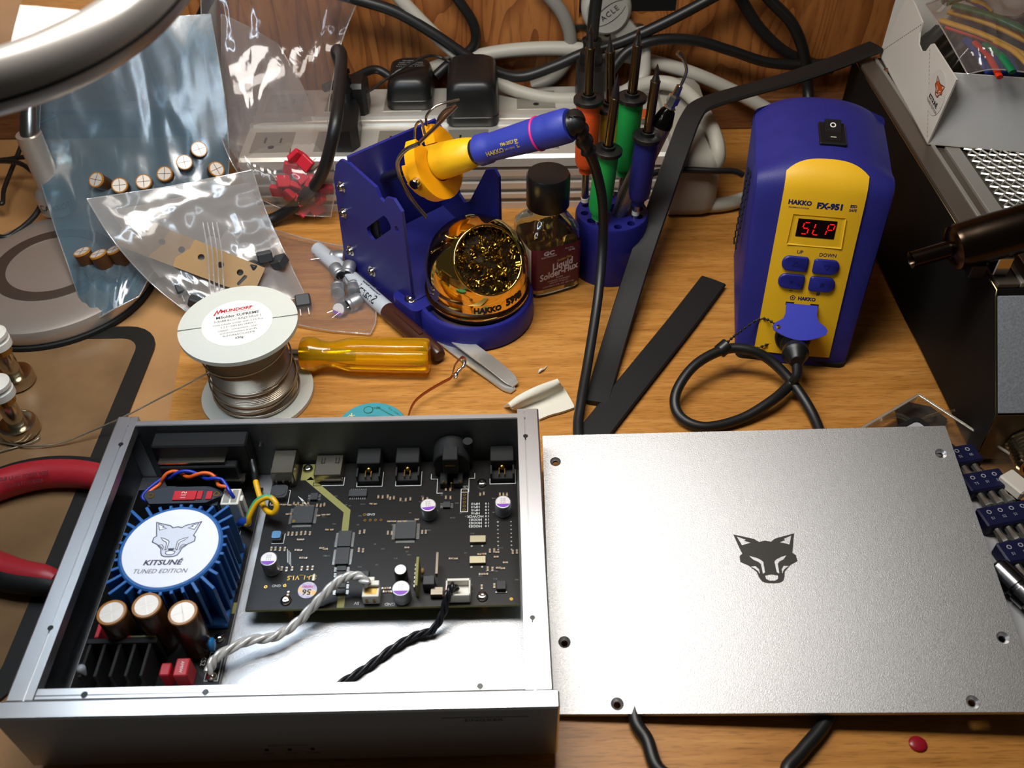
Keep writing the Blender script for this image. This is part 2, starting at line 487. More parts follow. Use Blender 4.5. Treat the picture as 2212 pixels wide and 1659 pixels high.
def flipy(p): return [(x, -y) for x, y in p]
def fox_cuts():
    out = []
    for p in (FOX_EAR, FOX_EYE, FOX_CHEEK): out += [flipy(p), flipy(mir(p))]
    return out + [flipy(FOX_CHIN)]

# ================================================================== audio interface chassis
CH = thing('audio_interface', 'opened silver aluminium audio chassis with circuit boards and blue transformer inside', 'audio interface', (-203.28, 170.05, 0), 0.008)
CW, CD, CH_H, CB = 218.0, 152.0, 49.3, 6.0
def chassis():
    # front panel
    m = MB(); m.box(-2.3, CW + 2.3, -8, 0, CB, CH_H, .8)
    fp = m.build('front_panel', M_ALU, CH)
    m = MB()
    for x in (99, 108.5, 118): m.cyl((x, -8.25, 17), (x, -7.9, 17), .9, n=10)
    m.build('indicator_hole', M_BLACK, fp)
    m = MB()
    def ff(x, y): return Vector((x, -8.06, y))
    m.text('SINGXER', 3.0, lambda x, y: ff(190 + x, 40 + y), sx=1.3)
    m.stroke([(173, 42.6), (208, 42.6)], .35, ff)
    for x, t in ((99, 'INPUT'), (108.5, 'LOCK'), (118, 'POWER')): m.text(t, 1.7, lambda a, b: ff(x + a, 13.3 + b))
    m.text('DIGITAL INTERFACE', 1.8, lambda a, b: ff(108.5 + a, 21 + b))
    m.build('panel_lettering', M_DARKALU, fp)
    # side rails with groove and screw holes
    for sx in (0, 1):
        m = MB()
        # cross-section in (x outward->inward, z), extruded along y
        X = lambda d: d if sx == 0 else CW - d
        sec = [(0, CB), (2.2, CB), (2.2, 44.0), (11.0, 44.0), (11.0, CH_H), (7.6, CH_H), (7.6, CH_H - 1.2), (6.9, CH_H - 1.2), (6.9, CH_H), (.8, CH_H), (0, CH_H - .8)]
        L = CD + 2.5
        v = [(X(a), 0, b) for a, b in sec] + [(X(a), L, b) for a, b in sec]
        n = len(sec)
        tri = tessellate_polygon([[Vector((a, b, 0)) for a, b in sec]])
        f = [(i, (i + 1) % n, n + (i + 1) % n, n + i) for i in range(n)] + [tuple(t) for t in tri] + [tuple(n + i for i in t[::-1]) for t in tri]
        m.add(v, f)
        me = m.build('side_rail', M_ALU, CH)
        bm = bmesh.new(); bm.from_mesh(me.data); bmesh.ops.recalc_face_normals(bm, faces=bm.faces); bm.to_mesh(me.data); bm.free()
        m = MB()
        for y in (135.5, 32.2): m.cyl((X(7.2), y, CH_H - .3), (X(7.2), y, CH_H + .06), 1.25, n=14)
        m.build('screw_hole', M_BLACK, me)
        m = MB()
        if sx == 0: m.box(2.2, 2.6, 1, 148, 8.1, 43.6)  # dark sheet paints dim light and dark reflections on the bare aluminium wall
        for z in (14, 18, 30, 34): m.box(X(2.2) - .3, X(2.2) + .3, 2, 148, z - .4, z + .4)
        m.build('inner_ridge_and_shade', bpy.data.materials.get('painted_dark_reflection') or mat('painted_dark_reflection', '#26272c', .35, .6), me)
    # front cross rail
    m = MB(); m.box(11.2, CW - 11.2, .1, 5.0, 44, CH_H - .2, .3)
    fr = m.build('front_rail', M_ALU, CH)
    m = MB(); m.box(11.4, CW - 11.4, 1.5, 2.0, CH_H - .6, CH_H - .12)
    m.build('rail_groove', M_DARKALU, fr)
    m = MB()
    for x in (31, 79.2, 188.8): m.cyl((x, 1.9, CH_H - .5), (x, 1.9, CH_H + .05), 1.35, n=14)
    m.build('screw_hole', M_BLACK, fr)
    # back and bottom panels
    m = MB(); m.box(2.4, CW - 2.4, 148.4, 151.6, CB, CH_H - .1, .25); bp_ = m.build('back_panel', M_ALU, CH)
    m = MB(); m.box(10.5, CW - 10.5, 148.1, 148.4, 8, CH_H - .6); m.build('inner_shade', mat('dark_inner_shade', '#666764', .42, .85), bp_)  # thin dark plate: shade inside the bare aluminium back panel, put in as colour
    m = MB(); m.box(2.4, CW - 2.4, .2, 148, CB, 8.0); m.build('bottom_plate', M_ALU_IN, CH)
    for x in (18, CW - 18):
        for y in (12, 140):
            m = MB(); m.lathe([(5, 0), (6.5, CB)], 20, (x, y, 0), (x, y, 1)); m.build('foot', M_BLACKM, CH, smooth=40)
chassis()

# ------------------------------------------------------------------ main board
M_ALCAN = mat('aluminium_can', '#a2a3a6', .42, .8)
M_CANTOP = mat('can_top_white', '#d9d2d0', .35, .3)
M_PURPLE = mat('purple_mark', '#7d3fae', .35)
M_SHIELD = mat('nickel_shield', '#b5aa98', .25, 1.0, bump=.05)
M_CERAMIC = mat('tan_ceramic', '#9a7a52', .5)
BZ = 18.0
def main_board():
    m = MB(); m.box(77.5, 206.3, 58, 146.5, BZ - 1.7, BZ - .05); m.m = 1
    m.box(77.55, 206.25, 58.05, 146.45, BZ - .05, BZ)
    bd = m.build('main_board', [M_FR4, M_PCB], CH)
    P = lambda name, mb, ms, sm=35: mb.build(name, ms, bd, smooth=sm)
    # bare isolation strip
    m = MB(); f = lambda x, y: Vector((x, y, BZ + .03))
    m.prism([(92, 135.5), (98.8, 135.5), (98.8, 146.4), (92, 146.4)], BZ + .03, BZ + .03)
    m.stroke([(96, 136.5), (118.9, 114.6), (119.2, 100)], 3.4, f)
    P('isolation_strip', m, M_FR4)
    m = MB(); m.stroke([(121.8, 66), (122, 58.2)], 3.4, f); P('isolation_strip', m, M_FR4)
    # standoffs
    for x, y in ((95, 143), (96, 62.5), (187.8, 130.7), (188.4, 62.3)):
        m = MB(); m.cyl((x, y, 8), (x, y, BZ - 1.7), 2.4, n=6); P('standoff', m, M_BRASS)
        m = MB(); m.lathe([(2.7, 0), (2.7, .5), (2.3, 1.5), (1.2, 2.0), (0.3, 1.7)], 18, (x, y, BZ), (x, y, BZ + 1), cap=True); P('screw', m, M_CHROME, 60)
    # polymer capacitors
    def can(x, y, r, h, top, mark, side, name='capacitor', ring=True, rot=0.0):
        m = MB(); m.lathe([(r * .96, 0), (r, .5), (r, 1.0), (r * .95, 1.3), (r * .95, 1.8), (r, 2.1), (r, h - .7), (r * .96, h - .15), (r * .88, h)], 24, (x, y, BZ), (x, y, BZ + 1))
        m.m = 1; ang = [2 * pi * k / 32 for k in range(32)]
        m.add([(x + r * .87 * math.cos(a), y + r * .87 * math.sin(a), BZ + h + .03) for a in ang], [tuple(range(32))])
        if mark:
            m.m = 2; c0 = -.38
            seg = [a for a in ang if math.sin(a) < c0]
            p = [(math.cos(a), math.sin(a)) for a in sorted(seg)]
            p = [(-math.sqrt(1 - c0 * c0), c0)] + p + [(math.sqrt(1 - c0 * c0), c0)]
            R = lambda q: (x + r * .87 * (q[0] * math.cos(rot) - q[1] * math.sin(rot)), y + r * .87 * (q[0] * math.sin(rot) + q[1] * math.cos(rot)), BZ + h + .06)
            m.add([R(q) for q in p], [tuple(range(len(p)))])
            m.m = 3
            for i, t in enumerate(('0 2 6', '0 3 5', '5 3 2')):
                m.text(t, 1.35, lambda a, b: R(((a) / r, (b + 2.0 - 1.35 * i) / r)))
        P(name, m, [side, M_CANTOP, M_PURPLE, M_INK], 40)
    can(86.6, 80.0, 4.1, 9.5, 1, 1, M_ALCAN); can(161.2, 111, 4.1, 8.5, 1, 1, M_ALCAN, rot=.12)
    can(198.8, 112, 4.1, 8.5, 1, 1, M_ALCAN); can(150.8, 62.8, 4.3, 8.5, 1, 1, M_ALCAN)
    can(149.8, 73.3, 3.1, 8.0, 1, 0, M_BLACK, 'small_capacitor')
    # connectors along the back
    m = MB(); m.box(78.5, 90.5, 131.5, 147.5, BZ, BZ + 11, .5); m.m = 1
    for x in (81, 84.5, 88): m.cyl((x, 131.2, BZ + .2), (x, 131.2, BZ + 5), .6, n=8)
    P('usb_socket', m, [M_SHIELD, M_STEEL])
    m = MB(); m.box(100, 114.5, 133.5, 147.5, BZ, BZ + 6.2, .4); m.m = 1
    for x in (103, 110.5): m.box(x, x + .5, 141.5, 145.5, BZ + 6.2, BZ + 6.26); m.box(x + 1.6, x + 2.1, 141.5, 145.5, BZ + 6.2, BZ + 6.26); m.box(x, x + 2.1, 141.5, 142, BZ + 6.2, BZ + 6.26)
    P('hdmi_socket', m, [M_SHIELD, M_BLACK])
    for x in (128.7, 149.1, 198.6):
        m = MB(); m.box(x - 6.2, x + 6.2, 137.5, 148, BZ, BZ + 10.5, .4); m.box(x - 6.2, x + 6.2, 131.5, 137.5, BZ, BZ + 3, .3)
        m.box(x - 6.2, x - 5.4, 131.5, 137.5, BZ, BZ + 7); m.box(x + 5.4, x + 6.2, 131.5, 137.5, BZ, BZ + 7)
        m.m = 1; m.box(x - 1.9, x - 1.4, 132.4, 137, BZ + 3, BZ + 5.5); m.box(x + 1, x + 1.5, 132.4, 137, BZ + 3, BZ + 5.5); m.sphere((x, 137.2, BZ + 5.5), 1.7, 10, 6)
        P('coaxial_socket', m, [M_BLACKM, M_BRASS])
    m = MB(); m.cyl((172.2, 135.5, BZ + 10), (172.2, 148, BZ + 10), 9.6, n=28, b=.6); m.box(163, 181.4, 136.5, 147, BZ, BZ + 9, .5); m.box(168.2, 176, 131, 140, BZ + 8, BZ + 19.6, .4)
    m.cyl((181, 143, BZ + 6), (181, 143, BZ + 20), 2.6, n=12); m.box(166, 170, 128, 137, BZ, BZ + 4, .3); m.box(173, 178, 128, 137, BZ, BZ + 4, .3)
    m.m = 1; m.box(169.4, 174.6, 130.8, 131.2, BZ + 14.4, BZ + 15.4)
    for x, y in ((168, 128.6), (172.2, 127.2), (176.6, 128.6)): m.cyl((x, y, BZ), (x, y, BZ + 5.5), .5, n=8)
    P('xlr_socket', m, [M_BLACKM, M_GOLDP])
    # big chips with leads
    def qfp(x, y, w, nl, name='processor_chip', dot=None):
        m = MB(); m.box(x - w / 2, x + w / 2, y - w / 2, y + w / 2, BZ + .2, BZ + 1.6, .15)
        m.m = 1
        for k in range(nl):
            t = (k - (nl - 1) / 2) * (w * .92 / nl)
            for sx in (-1, 1):
                m.box(x + sx * (w / 2 + .9) - .8, x + sx * (w / 2 + .9) + .8, y + t - .11, y + t + .11, BZ, BZ + .35)
                m.box(x + t - .11, x + t + .11, y + sx * (w / 2 + .9) - .8, y + sx * (w / 2 + .9) + .8, BZ, BZ + .35)
        if dot: m.m = 2; m.cyl((x - w * .38, y - w * .38, BZ + 1.6), (x - w * .38, y - w * .38, BZ + 1.63), .9, n=12)
        P(name, m, [M_IC, M_SOLDER, M_GOLDP])
    qfp(97, 111.8, 10.5, 22, dot=1); qfp(149.9, 100.8, 10.3, 22)
    def soic(x, y, wx, wy, nl, vert=True, h=1.5, name='chip', side=2):
        m = MB(); m.box(x - wx / 2, x + wx / 2, y - wy / 2, y + wy / 2, BZ + .2, BZ + h, .12); m.m = 1
        for k in range(nl):
            t = (k - (nl - 1) / 2) * ((wy if vert else wx) * .92 / nl); wd = (wy if vert else wx) * .25 / nl
            for sx in (-1, 1)[:side]:
                if vert: m.box(x + sx * (wx / 2 + .7) - .7, x + sx * (wx / 2 + .7) + .7, y + t - wd, y + t + wd, BZ, BZ + .35)
                else: m.box(x + t - wd, x + t + wd, y + sx * (wy / 2 + .7) - .7, y + sx * (wy / 2 + .7) + .7, BZ, BZ + .35)
        P(name, m, [M_IC, M_SOLDER])
    soic(119.8, 96.6, 6.6, 9.4, 16); soic(119.9, 86.4, 6.6, 9.8, 16)
    for i, y in enumerate((79.2, 76, 72.8, 69.6, 66.4)): soic(120.3 + .25 * i, y, 4.6, 2.7, 4)
    soic(123.5, 125.2, 9.4, 4.2, 8, False); soic(101, 123.6, 3.8, 4.4, 4); soic(169.8, 116.5, 3.8, 3.6, 4)
    # inductors, crystals, switch
    m = MB(); m.prism(rrect(8.4, 8.4, 2, 3, 83, 126), BZ, BZ + 3.2); m.cyl((83, 126, BZ + 3.2), (83, 126, BZ + 3.5), 3.4, n=20); P('inductor', m, M_IC)
    m = MB(); m.box(84, 88.4, 96, 100.4, BZ, BZ + 2); m.m = 1; m.prism(rrect(4.4, 4.4, .9, 2, 85.8, 99), BZ + 2, BZ + 2.6); P('small_inductor', m, [M_BLACK, mat('blue_ferrite', '#4a7da6', .5)])
    for y in (94.6, 82.4):
        m = MB(); m.box(182, 190, y - 2.1, y + 2.1, BZ, BZ + 1.7, .2); m.m = 1
        for x in (183, 188.2): m.cyl((x, y - 3.4, BZ), (x, y - 3.4, BZ + .3), .55, n=8)
        P('crystal', m, [mat('crystal_lid', '#b3a98d', .35, .85), M_SOLDER])
    m = MB(); m.box(195, 199.6, 64.8, 69.6, BZ, BZ + 2.6, .2); m.m = 1; m.box(194.6, 200, 64.2, 65, BZ, BZ + .4); P('reset_switch', m, [M_BLACK, M_SOLDER])
    m = MB(); m.box(106.8, 108, 72.8, 76.8, BZ, BZ + .7, .1); P('diode', m, M_SHIELD)
    m = MB(); m.box(129, 134, 74, 77.5, BZ, BZ + 1.6, .3); P('tantalum_capacitor', m, M_IC)
    # vertical oscillator module
    m = MB(); m.box(157.2, 158.6, 63, 79, BZ, BZ + 10, .2); m.m = 1
    for k in range(6): m.box(156.4, 157.2, 64.5 + 2.3 * k, 65.8 + 2.3 * k, BZ + 3, BZ + 6.5)
    m.m = 2; m.sphere((160, 74, BZ + 5), 1.6, 10, 6, (.6, 1, 1.1)); m.m = 3; m.box(160.5, 166, 66, 71, BZ, BZ + 6, .3); m.m = 4; m.box(164, 170, 62, 66.5, BZ, BZ + 3.2, .3); m.box(166.5, 167.6, 70, 82, BZ + 6, BZ + 9.0)
    P('oscillator_module', m, [M_FR4, M_SOLDER, M_CERAMIC, M_IC, M_SHIELD])
    # white power headers
    m = MB(); m.box(132.6, 140.4, 59.8, 67.4, BZ, BZ + 6.5, .3); m.box(132.6, 140.4, 64.6, 67.4, BZ + 6.5, BZ + 8.5, .3); m.box(134, 138, 67.4, 69.5, BZ + 5, BZ + 8.2, .2)
    m.m = 1; m.box(134, 135.2, 59.6, 59.85, BZ + 1.5, BZ + 4); m.box(137.4, 138.6, 59.6, 59.85, BZ + 1.5, BZ + 4); m.box(133.6, 139.4, 61, 64.6, BZ + 6.4, BZ + 6.6)
    P('power_header', m, [M_WHITE, M_BRASS])
    m = MB(); m.box(171.4, 183, 59.6, 60.6, BZ, BZ + 6.2, .2); m.box(171.4, 172.2, 59.6, 69, BZ, BZ + 6.2, .2); m.box(182.2, 183, 59.6, 69, BZ, BZ + 6.2, .2); m.box(171.4, 183, 67.6, 69, BZ, BZ + 6.2, .2); m.box(172, 182.4, 60.4, 67.8, BZ, BZ + 2)
    m.m = 1; m.box(170.7, 171.4, 60, 68, BZ, BZ + .3); P('power_header', m, [M_WHITE, mat('red_mark', '#b01c22', .5)])
    # pin header + pads
    m = MB(); m.stroke([(177, 112.6), (180.6, 112.6), (180.6, 127.4), (177, 127.4)], .35, f, closed=True); m.m = 1
    for k in range(6): m.prism(circ(.85, 12, 178.8, 113.9 + 2.44 * k), BZ + .02, BZ + .02, holes=[circ(.45, 8, 178.8, 113.9 + 2.44 * k)])
    for k in range(4): m.prism(circ(.75, 12, 128.6 + 2.7 * k, 108.6), BZ + .02, BZ + .02, holes=[circ(.4, 8, 128.6 + 2.7 * k, 108.6)])
    for x, y in ((128, 112.2), (94, 71), (202, 61), (85, 70.5)): m.prism(circ(.85, 12, x, y), BZ + .02, BZ + .02, holes=[circ(.4, 8, x, y)] if x < 200 else ())
    P('pads', m, [M_SILK, M_GOLDP], None)
    # hologram sticker
    m = MB(); m.cyl((105.2, 68.2, BZ), (105.2, 68.2, BZ + .12), 4.5, n=28); m.m = 1
    m.text('56', 4.2, lambda x, y: Vector((105 - x, 67.2 - y, BZ + .15)), bold=.03); m.m = 2
    m.text('PASSED', 1.6, lambda x, y: Vector((105 - x, 70 - y, BZ + .15)), bold=.02)
    hm = bpy.data.materials.new('hologram'); hm.use_nodes = True; b = hm.node_tree.nodes['Principled BSDF']; b.inputs['Metallic'].default_value = .3; b.inputs['Roughness'].default_value = .35
    tc = hm.node_tree.nodes.new('ShaderNodeTexCoord'); n = hm.node_tree.nodes.new('ShaderNodeTexNoise'); n.inputs['Scale'].default_value = 220; r = hm.node_tree.nodes.new('ShaderNodeValToRGB')
    r.color_ramp.elements[0].position = .35; r.color_ramp.elements[0].color = (.30, .2, .45, 1); r.color_ramp.elements[1].position = .65; r.color_ramp.elements[1].color = (.7, .35, .06, 1)
    e = r.color_ramp.elements.new(.5); e.color = (.4, .38, .4, 1)
    hm.node_tree.links.new(tc.outputs['Object'], n.inputs['Vector']); hm.node_tree.links.new(n.outputs['Fac'], r.inputs[0]); hm.node_tree.links.new(r.outputs[0], b.inputs['Base Color'])
    P('hologram_sticker', m, [hm, M_INK, mat('red_ink', '#b02a2a', .5)], None)
    # silkscreen print
    m = MB()
    up = lambda cx, cy: (lambda x, y: Vector((cx - x, cy - y, BZ + .03)))
    for i, t in enumerate(('HP13', 'HP14', 'HP15', 'HP16', 'MC/WCK', 'MODE1', 'MODE2', 'MODE3')):
        m.text(t, 2.0, up(184.6, 117.6 - 2.02 * i), bold=.012); m.text('1 0', 1.7, up(190.6, 117.6 - 2.02 * i), bold=.02)
    m.text('GND', 1.9, up(131.3, 112.2)); m.text('GND', 1.9, up(90, 71)); m.text('GND', 2.2, up(145, 59.6)); m.text('5V', 2.2, up(129.4, 60.5)); m.text('USB', 1.9, up(178.8, 129))
    for x in (128.7, 149.1, 198.6): m.stroke([(x - 6.6, 134), (x - 6.6, 130.4), (x + 6.8, 130.4), (x + 6.8, 140)], .3, f)
    m.stroke([(99.3, 134), (99.3, 131.6), (115.2, 131.6), (115.2, 137)], .3, f)
    m.stroke([(161, 138), (161, 134.5), (164.4, 134.5), (164.4, 125), (167.5, 125)], .3, f); m.stroke([(177, 125.3), (181, 125.3), (181, 134.5), (184, 134.5), (184, 138)], .3, f)
    m.stroke([(78.7, 121), (78.7, 119.8), (87.8, 119.8), (87.8, 129), (86, 129)], .3, f); m.stroke([(83.5, 95.4), (89.4, 95.4), (89.4, 101.4)], .3, f)
    for k in range(3): m.stroke([(92.5 + k, 124.8 - .8 * k), (96.5 + k, 119.8 - .8 * k)], .3, f); m.stroke([(92 + .9 * k, 92 - k), (93.4 + .9 * k, 84 - k)], .3, f)
    P('silkscreen', m, M_SILK, None)
    m = MB(); m.text('SU-1_V1.5', 3.3, lambda x, y: Vector((101.5 - x, 75.3 - y, BZ + .03)), bold=.01); P('board_marking', m, M_GOLDP, None)
    # tiny surface-mount parts: uncountable scatter
    m = MB(); rnd = random.Random(5)
    def smd(x, y, vert):
        a, b = (.45, .95) if vert else (.95, .45)
        m.m = 0; m.box(x - a, x + a, y - b, y + b, BZ, BZ + .5)
        m.m = 1
        if vert:
            for s in (-1, 1): m.box(x - a - .05, x + a + .05, y + s * b - .28, y + s * b + .28, BZ, BZ + .55)
        else:
            for s in (-1, 1): m.box(x + s * b * 2 - .28, x + s * b * 2 + .28, y - b - .05, y + b + .05, BZ, BZ + .55)
    rows = [(80, 119, 7, 3, 0), (91, 119.8, 4, 2.4, 1), (103, 118.5, 3, 2, 1), (104.8, 112, 3, 2.4, 0), (89, 113, 3, 0, 0), (91, 101, 6, 2.2, 1), (84, 92, 4, 2.2, 1), (97, 97, 2, 0, 0), (97, 91, 2, 0, 0), (100, 86, 2, 0, 0), (91, 80, 3, 2.6, 1), (101, 80, 3, 2.6, 1), (127, 101, 2, 2, 1), (127.5, 90, 2, 2, 1), (110.5, 103, 2, 2, 0), (109, 91.5, 2, 2, 0), (134, 123, 3, 2.5, 1), (140.5, 122, 2, 2, 1), (146, 121, 3, 2.4, 1), (131, 118.5, 2, 2, 0), (157.5, 121, 2, 2.2, 1), (169, 121.6, 2, 2.4, 1), (169, 127, 2, 2.4, 1), (187, 123.5, 2, 1.9, 1), (197, 123, 3, 2, 1), (141, 107, 4, 2.6, 0), (141, 100, 2, 2, 1), (158, 100, 2, 2, 1), (151, 91, 1, 2, 0), (142, 68, 2, 1.8, 0), (142.5, 66, 2, 1.8, 0), (192, 88, 2, 2, 1), (195.5, 87, 1, 2, 0), (203, 87, 2, 2, 1), (195, 84.5, 1, 2, 0), (191, 77.5, 2, 2, 1), (196, 78, 2, 2, 0), (173, 84, 2, 2, 0), (194, 68, 1, 2, 1), (188, 67.5, 1, 2, 1), (96.6, 66.5, 1, 2, 1), (155, 108, 1, 2, 0), (199.6, 81, 1, 1, 0), (187, 86.5, 2, 2, 0), (188, 75, 2, 2, 0)]
    for x, y, n, s, v in rows:
        for k in range(n): smd(x + k * max(s, 1.6) + rnd.uniform(-.2, .2), y + rnd.uniform(-.3, .3), v)
    m.m = 1
    for k in range(8):
        for x in (196, 202.6): m.cyl((x, 105.5 - 2.4 * k, BZ), (x, 105.5 - 2.4 * k, BZ + .4), .5, n=6)
    m.m = 0
    for _ in range(70):
        x, y = rnd.uniform(81, 204), rnd.uniform(62, 128)
        m.box(x - .3, x + .3, y - .2, y + .2, BZ, BZ + .12) if False else None
    tag(P('surface_mount_parts', m, [M_CERAMIC, M_SOLDER], None), kind='stuff')
    m = MB(); rnd = random.Random(9)
    for _ in range(60):
        x, y = rnd.uniform(107, 205), rnd.uniform(64, 126)
        m.text(rnd.choice(('R12', 'C40', 'R7', 'C118', 'U4', 'R63')), 1.1, up(x, y))
    P('component_marking', m, mat('faint_silk', '#6f706c', .6), None)
main_board()

# ------------------------------------------------------------------ power supply side
PZ = 12.0
M_TBLUE = mat('transformer_blue', '#1f5796', .42)
M_LABELW = mat('white_label', '#e4e4e8', .35)
M_FOXGREY = mat('fox_grey', '#cdd0d8', .4)
M_ORANGEW = mat('orange_wire', '#d85a1c', .35)
M_BLUEW = mat('blue_wire', '#16309a', .35)
M_YELLOWW = mat('yellow_wire', '#d9a414', .35)
M_CAPBROWN = mat('brown_capacitor_sleeve', '#3a2414', .25)
M_CAPRIM = mat('gold_brown_rim', '#9a6524', .3)
M_CAPTOP = mat('scored_can_top', '#cfc4b8', .4, .4)
def power_side():
    m = MB(); m.box(5, 71, 16, 136, PZ - 1.6, PZ); bd = m.build('power_board', M_PCB, CH)
    m = MB(); fz = lambda x, y: Vector((x, y, PZ + .03))
    rot = lambda cx, cy: (lambda x, y: Vector((cx + y, cy - x, PZ + .03)))
    m.text('Danger!', 4.2, rot(67, 92)); m.text('N', 3, rot(66.5, 117)); m.text('XS2', 3.2, rot(61.5, 36)); m.text('high voltage', 3.2, lambda x, y: Vector((16 - y * 1, 96 + x, PZ + .03)))
    m.stroke([(64.5, 108), (66, 56)], .3, fz); m.stroke([(65.5, 77), (66, 74), (68, 79), (69, 72)], .4, fz); m.stroke([(64, 40), (64, 26), (70, 26), (70, 40)], .3, fz, True); m.stroke([(52, 55), (66, 55)], .3, fz)
    m.build('silkscreen', M_SILK, bd)
    m = MB(); m.box(67, 71.05, 60, 66, PZ - .02, PZ + .04); m.build('bare_patch', M_FR4, bd)
    for x, y in ((63, 112), (66.5, 47), (67, 28)):
        m = MB(); m.lathe([(2.5, 0), (2.5, .5), (2.1, 1.4), (.3, 1.9)], 16, (x, y, PZ), (x, y, PZ + 1)); m.build('screw', M_CHROME, bd, smooth=60)
    # transformer with radial fins
    tx, ty, tz = 45.5, 76, 44.0
    t = MB(); t.box(tx - 24, tx + 24, ty - 24, ty + 22, PZ, PZ + 3, .5); t.cyl((tx, ty, PZ + 3), (tx, ty, tz - 1.5), 20.5, n=40); t.lathe([(23.6, 0), (23.6, 2.0), (22.8, 2.6)], 48, (tx, ty, tz - 2.6), (tx, ty, tz))
    tr = t.build('transformer', M_TBLUE, CH, smooth=35)
    for k in range(32):
        a = 2 * pi * k / 32 + .05; c, s_ = math.cos(a), math.sin(a)
        R = min(24.5 / max(abs(c), 1e-6), 24.0 / max(abs(s_), 1e-6)) ; R = min(R, 33.5)
        if R < 25.3: R = 25.3
        m = MB(); m.M = Matrix.Translation((tx, ty, 0)) @ Matrix.Rotation(a, 4, 'Z')
        m.box(20, R, -.75, .75, PZ + 3, tz - .6, .2); m.build('fin', M_TBLUE, tr)
    m = MB(); m.cyl((tx, ty, tz), (tx, ty, tz + .12), 21.6, n=64); lb = m.build('label_disc', M_LABELW, tr)
    # fox + lettering on the label
    k = 10.6; cx, cy = tx + .6, ty + 11.6
    ff = lambda dz: (lambda x, y, z=0: Vector((cx + x * k * 1.0, cy + y * k * 1.1, tz + .13 + dz)))
    m = MB(); m.prism(fox_outline(), 0, 0, fn=ff(.02)); m.m = 1
    for p in fox_cuts(): m.prism(p, 0, 0, fn=ff(.04))
    m.m = 2; m.stroke(fox_outline(), .045, ff(.05), True)
    for p in fox_cuts(): m.stroke(p, .035, ff(.06), True)
    m.prism(flipy(FOX_NOSE), 0, 0, fn=ff(.06))
    m.text('KITSUNÉ', 3.8, lambda x, y: Vector((tx - 1.6 + x, ty - 8.6 + y, tz + .2)), bold=.035, shear=.2, sx=1.15)
    m.text('TUNED EDITION', 3.3, lambda x, y: Vector((tx - 1.6 + x, ty - 13.2 + y, tz + .2)), shear=.25, sx=.98)
    m.build('label_print', [M_FOXGREY, M_LABELW, mat('label_ink', '#3a3a4c', .5)], tr) if False else tr
    o = m.build('label_print', [M_FOXGREY, M_LABELW, mat('label_ink', '#3a3a4c', .5)], tr)
    # electrolytic capacitors
    def ecap(x, y, top, r=6.4):
        m = MB(); m.lathe([(r * .97, 0), (r, .8), (r, 2), (r * .96, 2.4), (r, 2.8), (r, top - PZ - .8), (r * .93, top - PZ)], 28, (x, y, PZ), (x, y, PZ + 1), cap=True)
        m.m = 1; m.lathe([(r * 1.01, 0), (r * .97, .75), (r * .80, .8), (r * .78, .55)], 28, (x, y, top - .7), (x, y, top), cap=False)
        m.m = 2; m.cyl((x, y, top - .5), (x, y, top + .02), r * .80, n=28)
        m.m = 3
        for a in (.35, .35 + pi / 2): m.stroke([(x - r * .75 * math.cos(a), y - r * .75 * math.sin(a)), (x + r * .75 * math.cos(a), y + r * .75 * math.sin(a))], .35, lambda u, v: Vector((u, v, top + .05)))
        m.build('electrolytic_capacitor', [M_CAPBROWN, M_CAPRIM, M_CAPTOP, M_WHITE], CH, smooth=40)
    ecap(27.2, 43.6, 42); ecap(42.5, 45.6, 44); ecap(58.4, 42.8, 42)
    # heatsink
    m = MB(); m.box(14, 45, 36, 38.5, PZ, 29, .2)
    hs = m.build('heatsink', M_BLACKM, CH)
    for k in range(5):
        m = MB(); m.box(15 + 6.6 * k, 16.4 + 6.6 * k, 20.5, 36, PZ, 28.5, .2); m.build('fin', M_BLACKM, hs)
    m = MB(); m.box(29, 33, 38.6, 39.6, 27, 29.2, .1); m.m = 1; m.box(33, 44, 38.6, 39.4, 28, 29.2); m.build('clip', [mat('red_insulator', '#b3222c', .4), M_FR4], hs)
    m = MB(); m.box(15.5, 17.5, 40, 52, PZ, 27, .3); m.build('film_capacitor', bpy.data.materials['red_insulator'], bd)
    m = MB(); m.cyl((38.5, 40.2 + 1, PZ), (38.5, 41.2, 24), 3.2, n=20, b=.4); m.build('small_capacitor', M_BLACK, bd, smooth=40)
    m = MB(); m.box(54, 60, 22.5, 31, PZ, 24, .5); m.m = 1; m.text('WIMA', 2.0, lambda x, y: Vector((57 + y, 26.7 + x, 24.04))); m.build('red_film_capacitor', [bpy.data.materials['red_insulator'], M_WHITE], bd)
    m = MB(); m.box(47, 51.5, 24, 30, PZ, 22, .5); m.build('red_film_capacitor', bpy.data.materials['red_insulator'], bd)
    m = MB(); m.sphere((66.3, 40, PZ + 7), 3, 14, 10, (.55, 1, 1.3)); m.cyl((66.3, 40, PZ), (66.3, 40, PZ + 5), .6, n=8); m.build('disc_capacitor', mat('blue_disc', '#1f6fa8', .25), bd, smooth=60)
    m = MB(); m.lathe([(.6, 0), (1.2, 3), (1.6, 10), (2.0, 18), (1.0, 19)], 12, (12.5, 24, PZ), (14, 24, PZ + 8)); m.build('glue_blob', mat('clear_glue', '#8a8f94', .25), bd, smooth=60)
    # voltage selector on its bracket
    m = MB(); m.prism([(18, 117), (22, 112.5), (50, 112.5), (57.5, 117), (57.5, 119.5), (50, 123), (27, 123), (18, 120)], 27, 30); m.box(20, 55, 113, 122, PZ, 27)
    vs = m.build('voltage_selector', [mat('selector_grey', '#2a3038', .45)], CH)
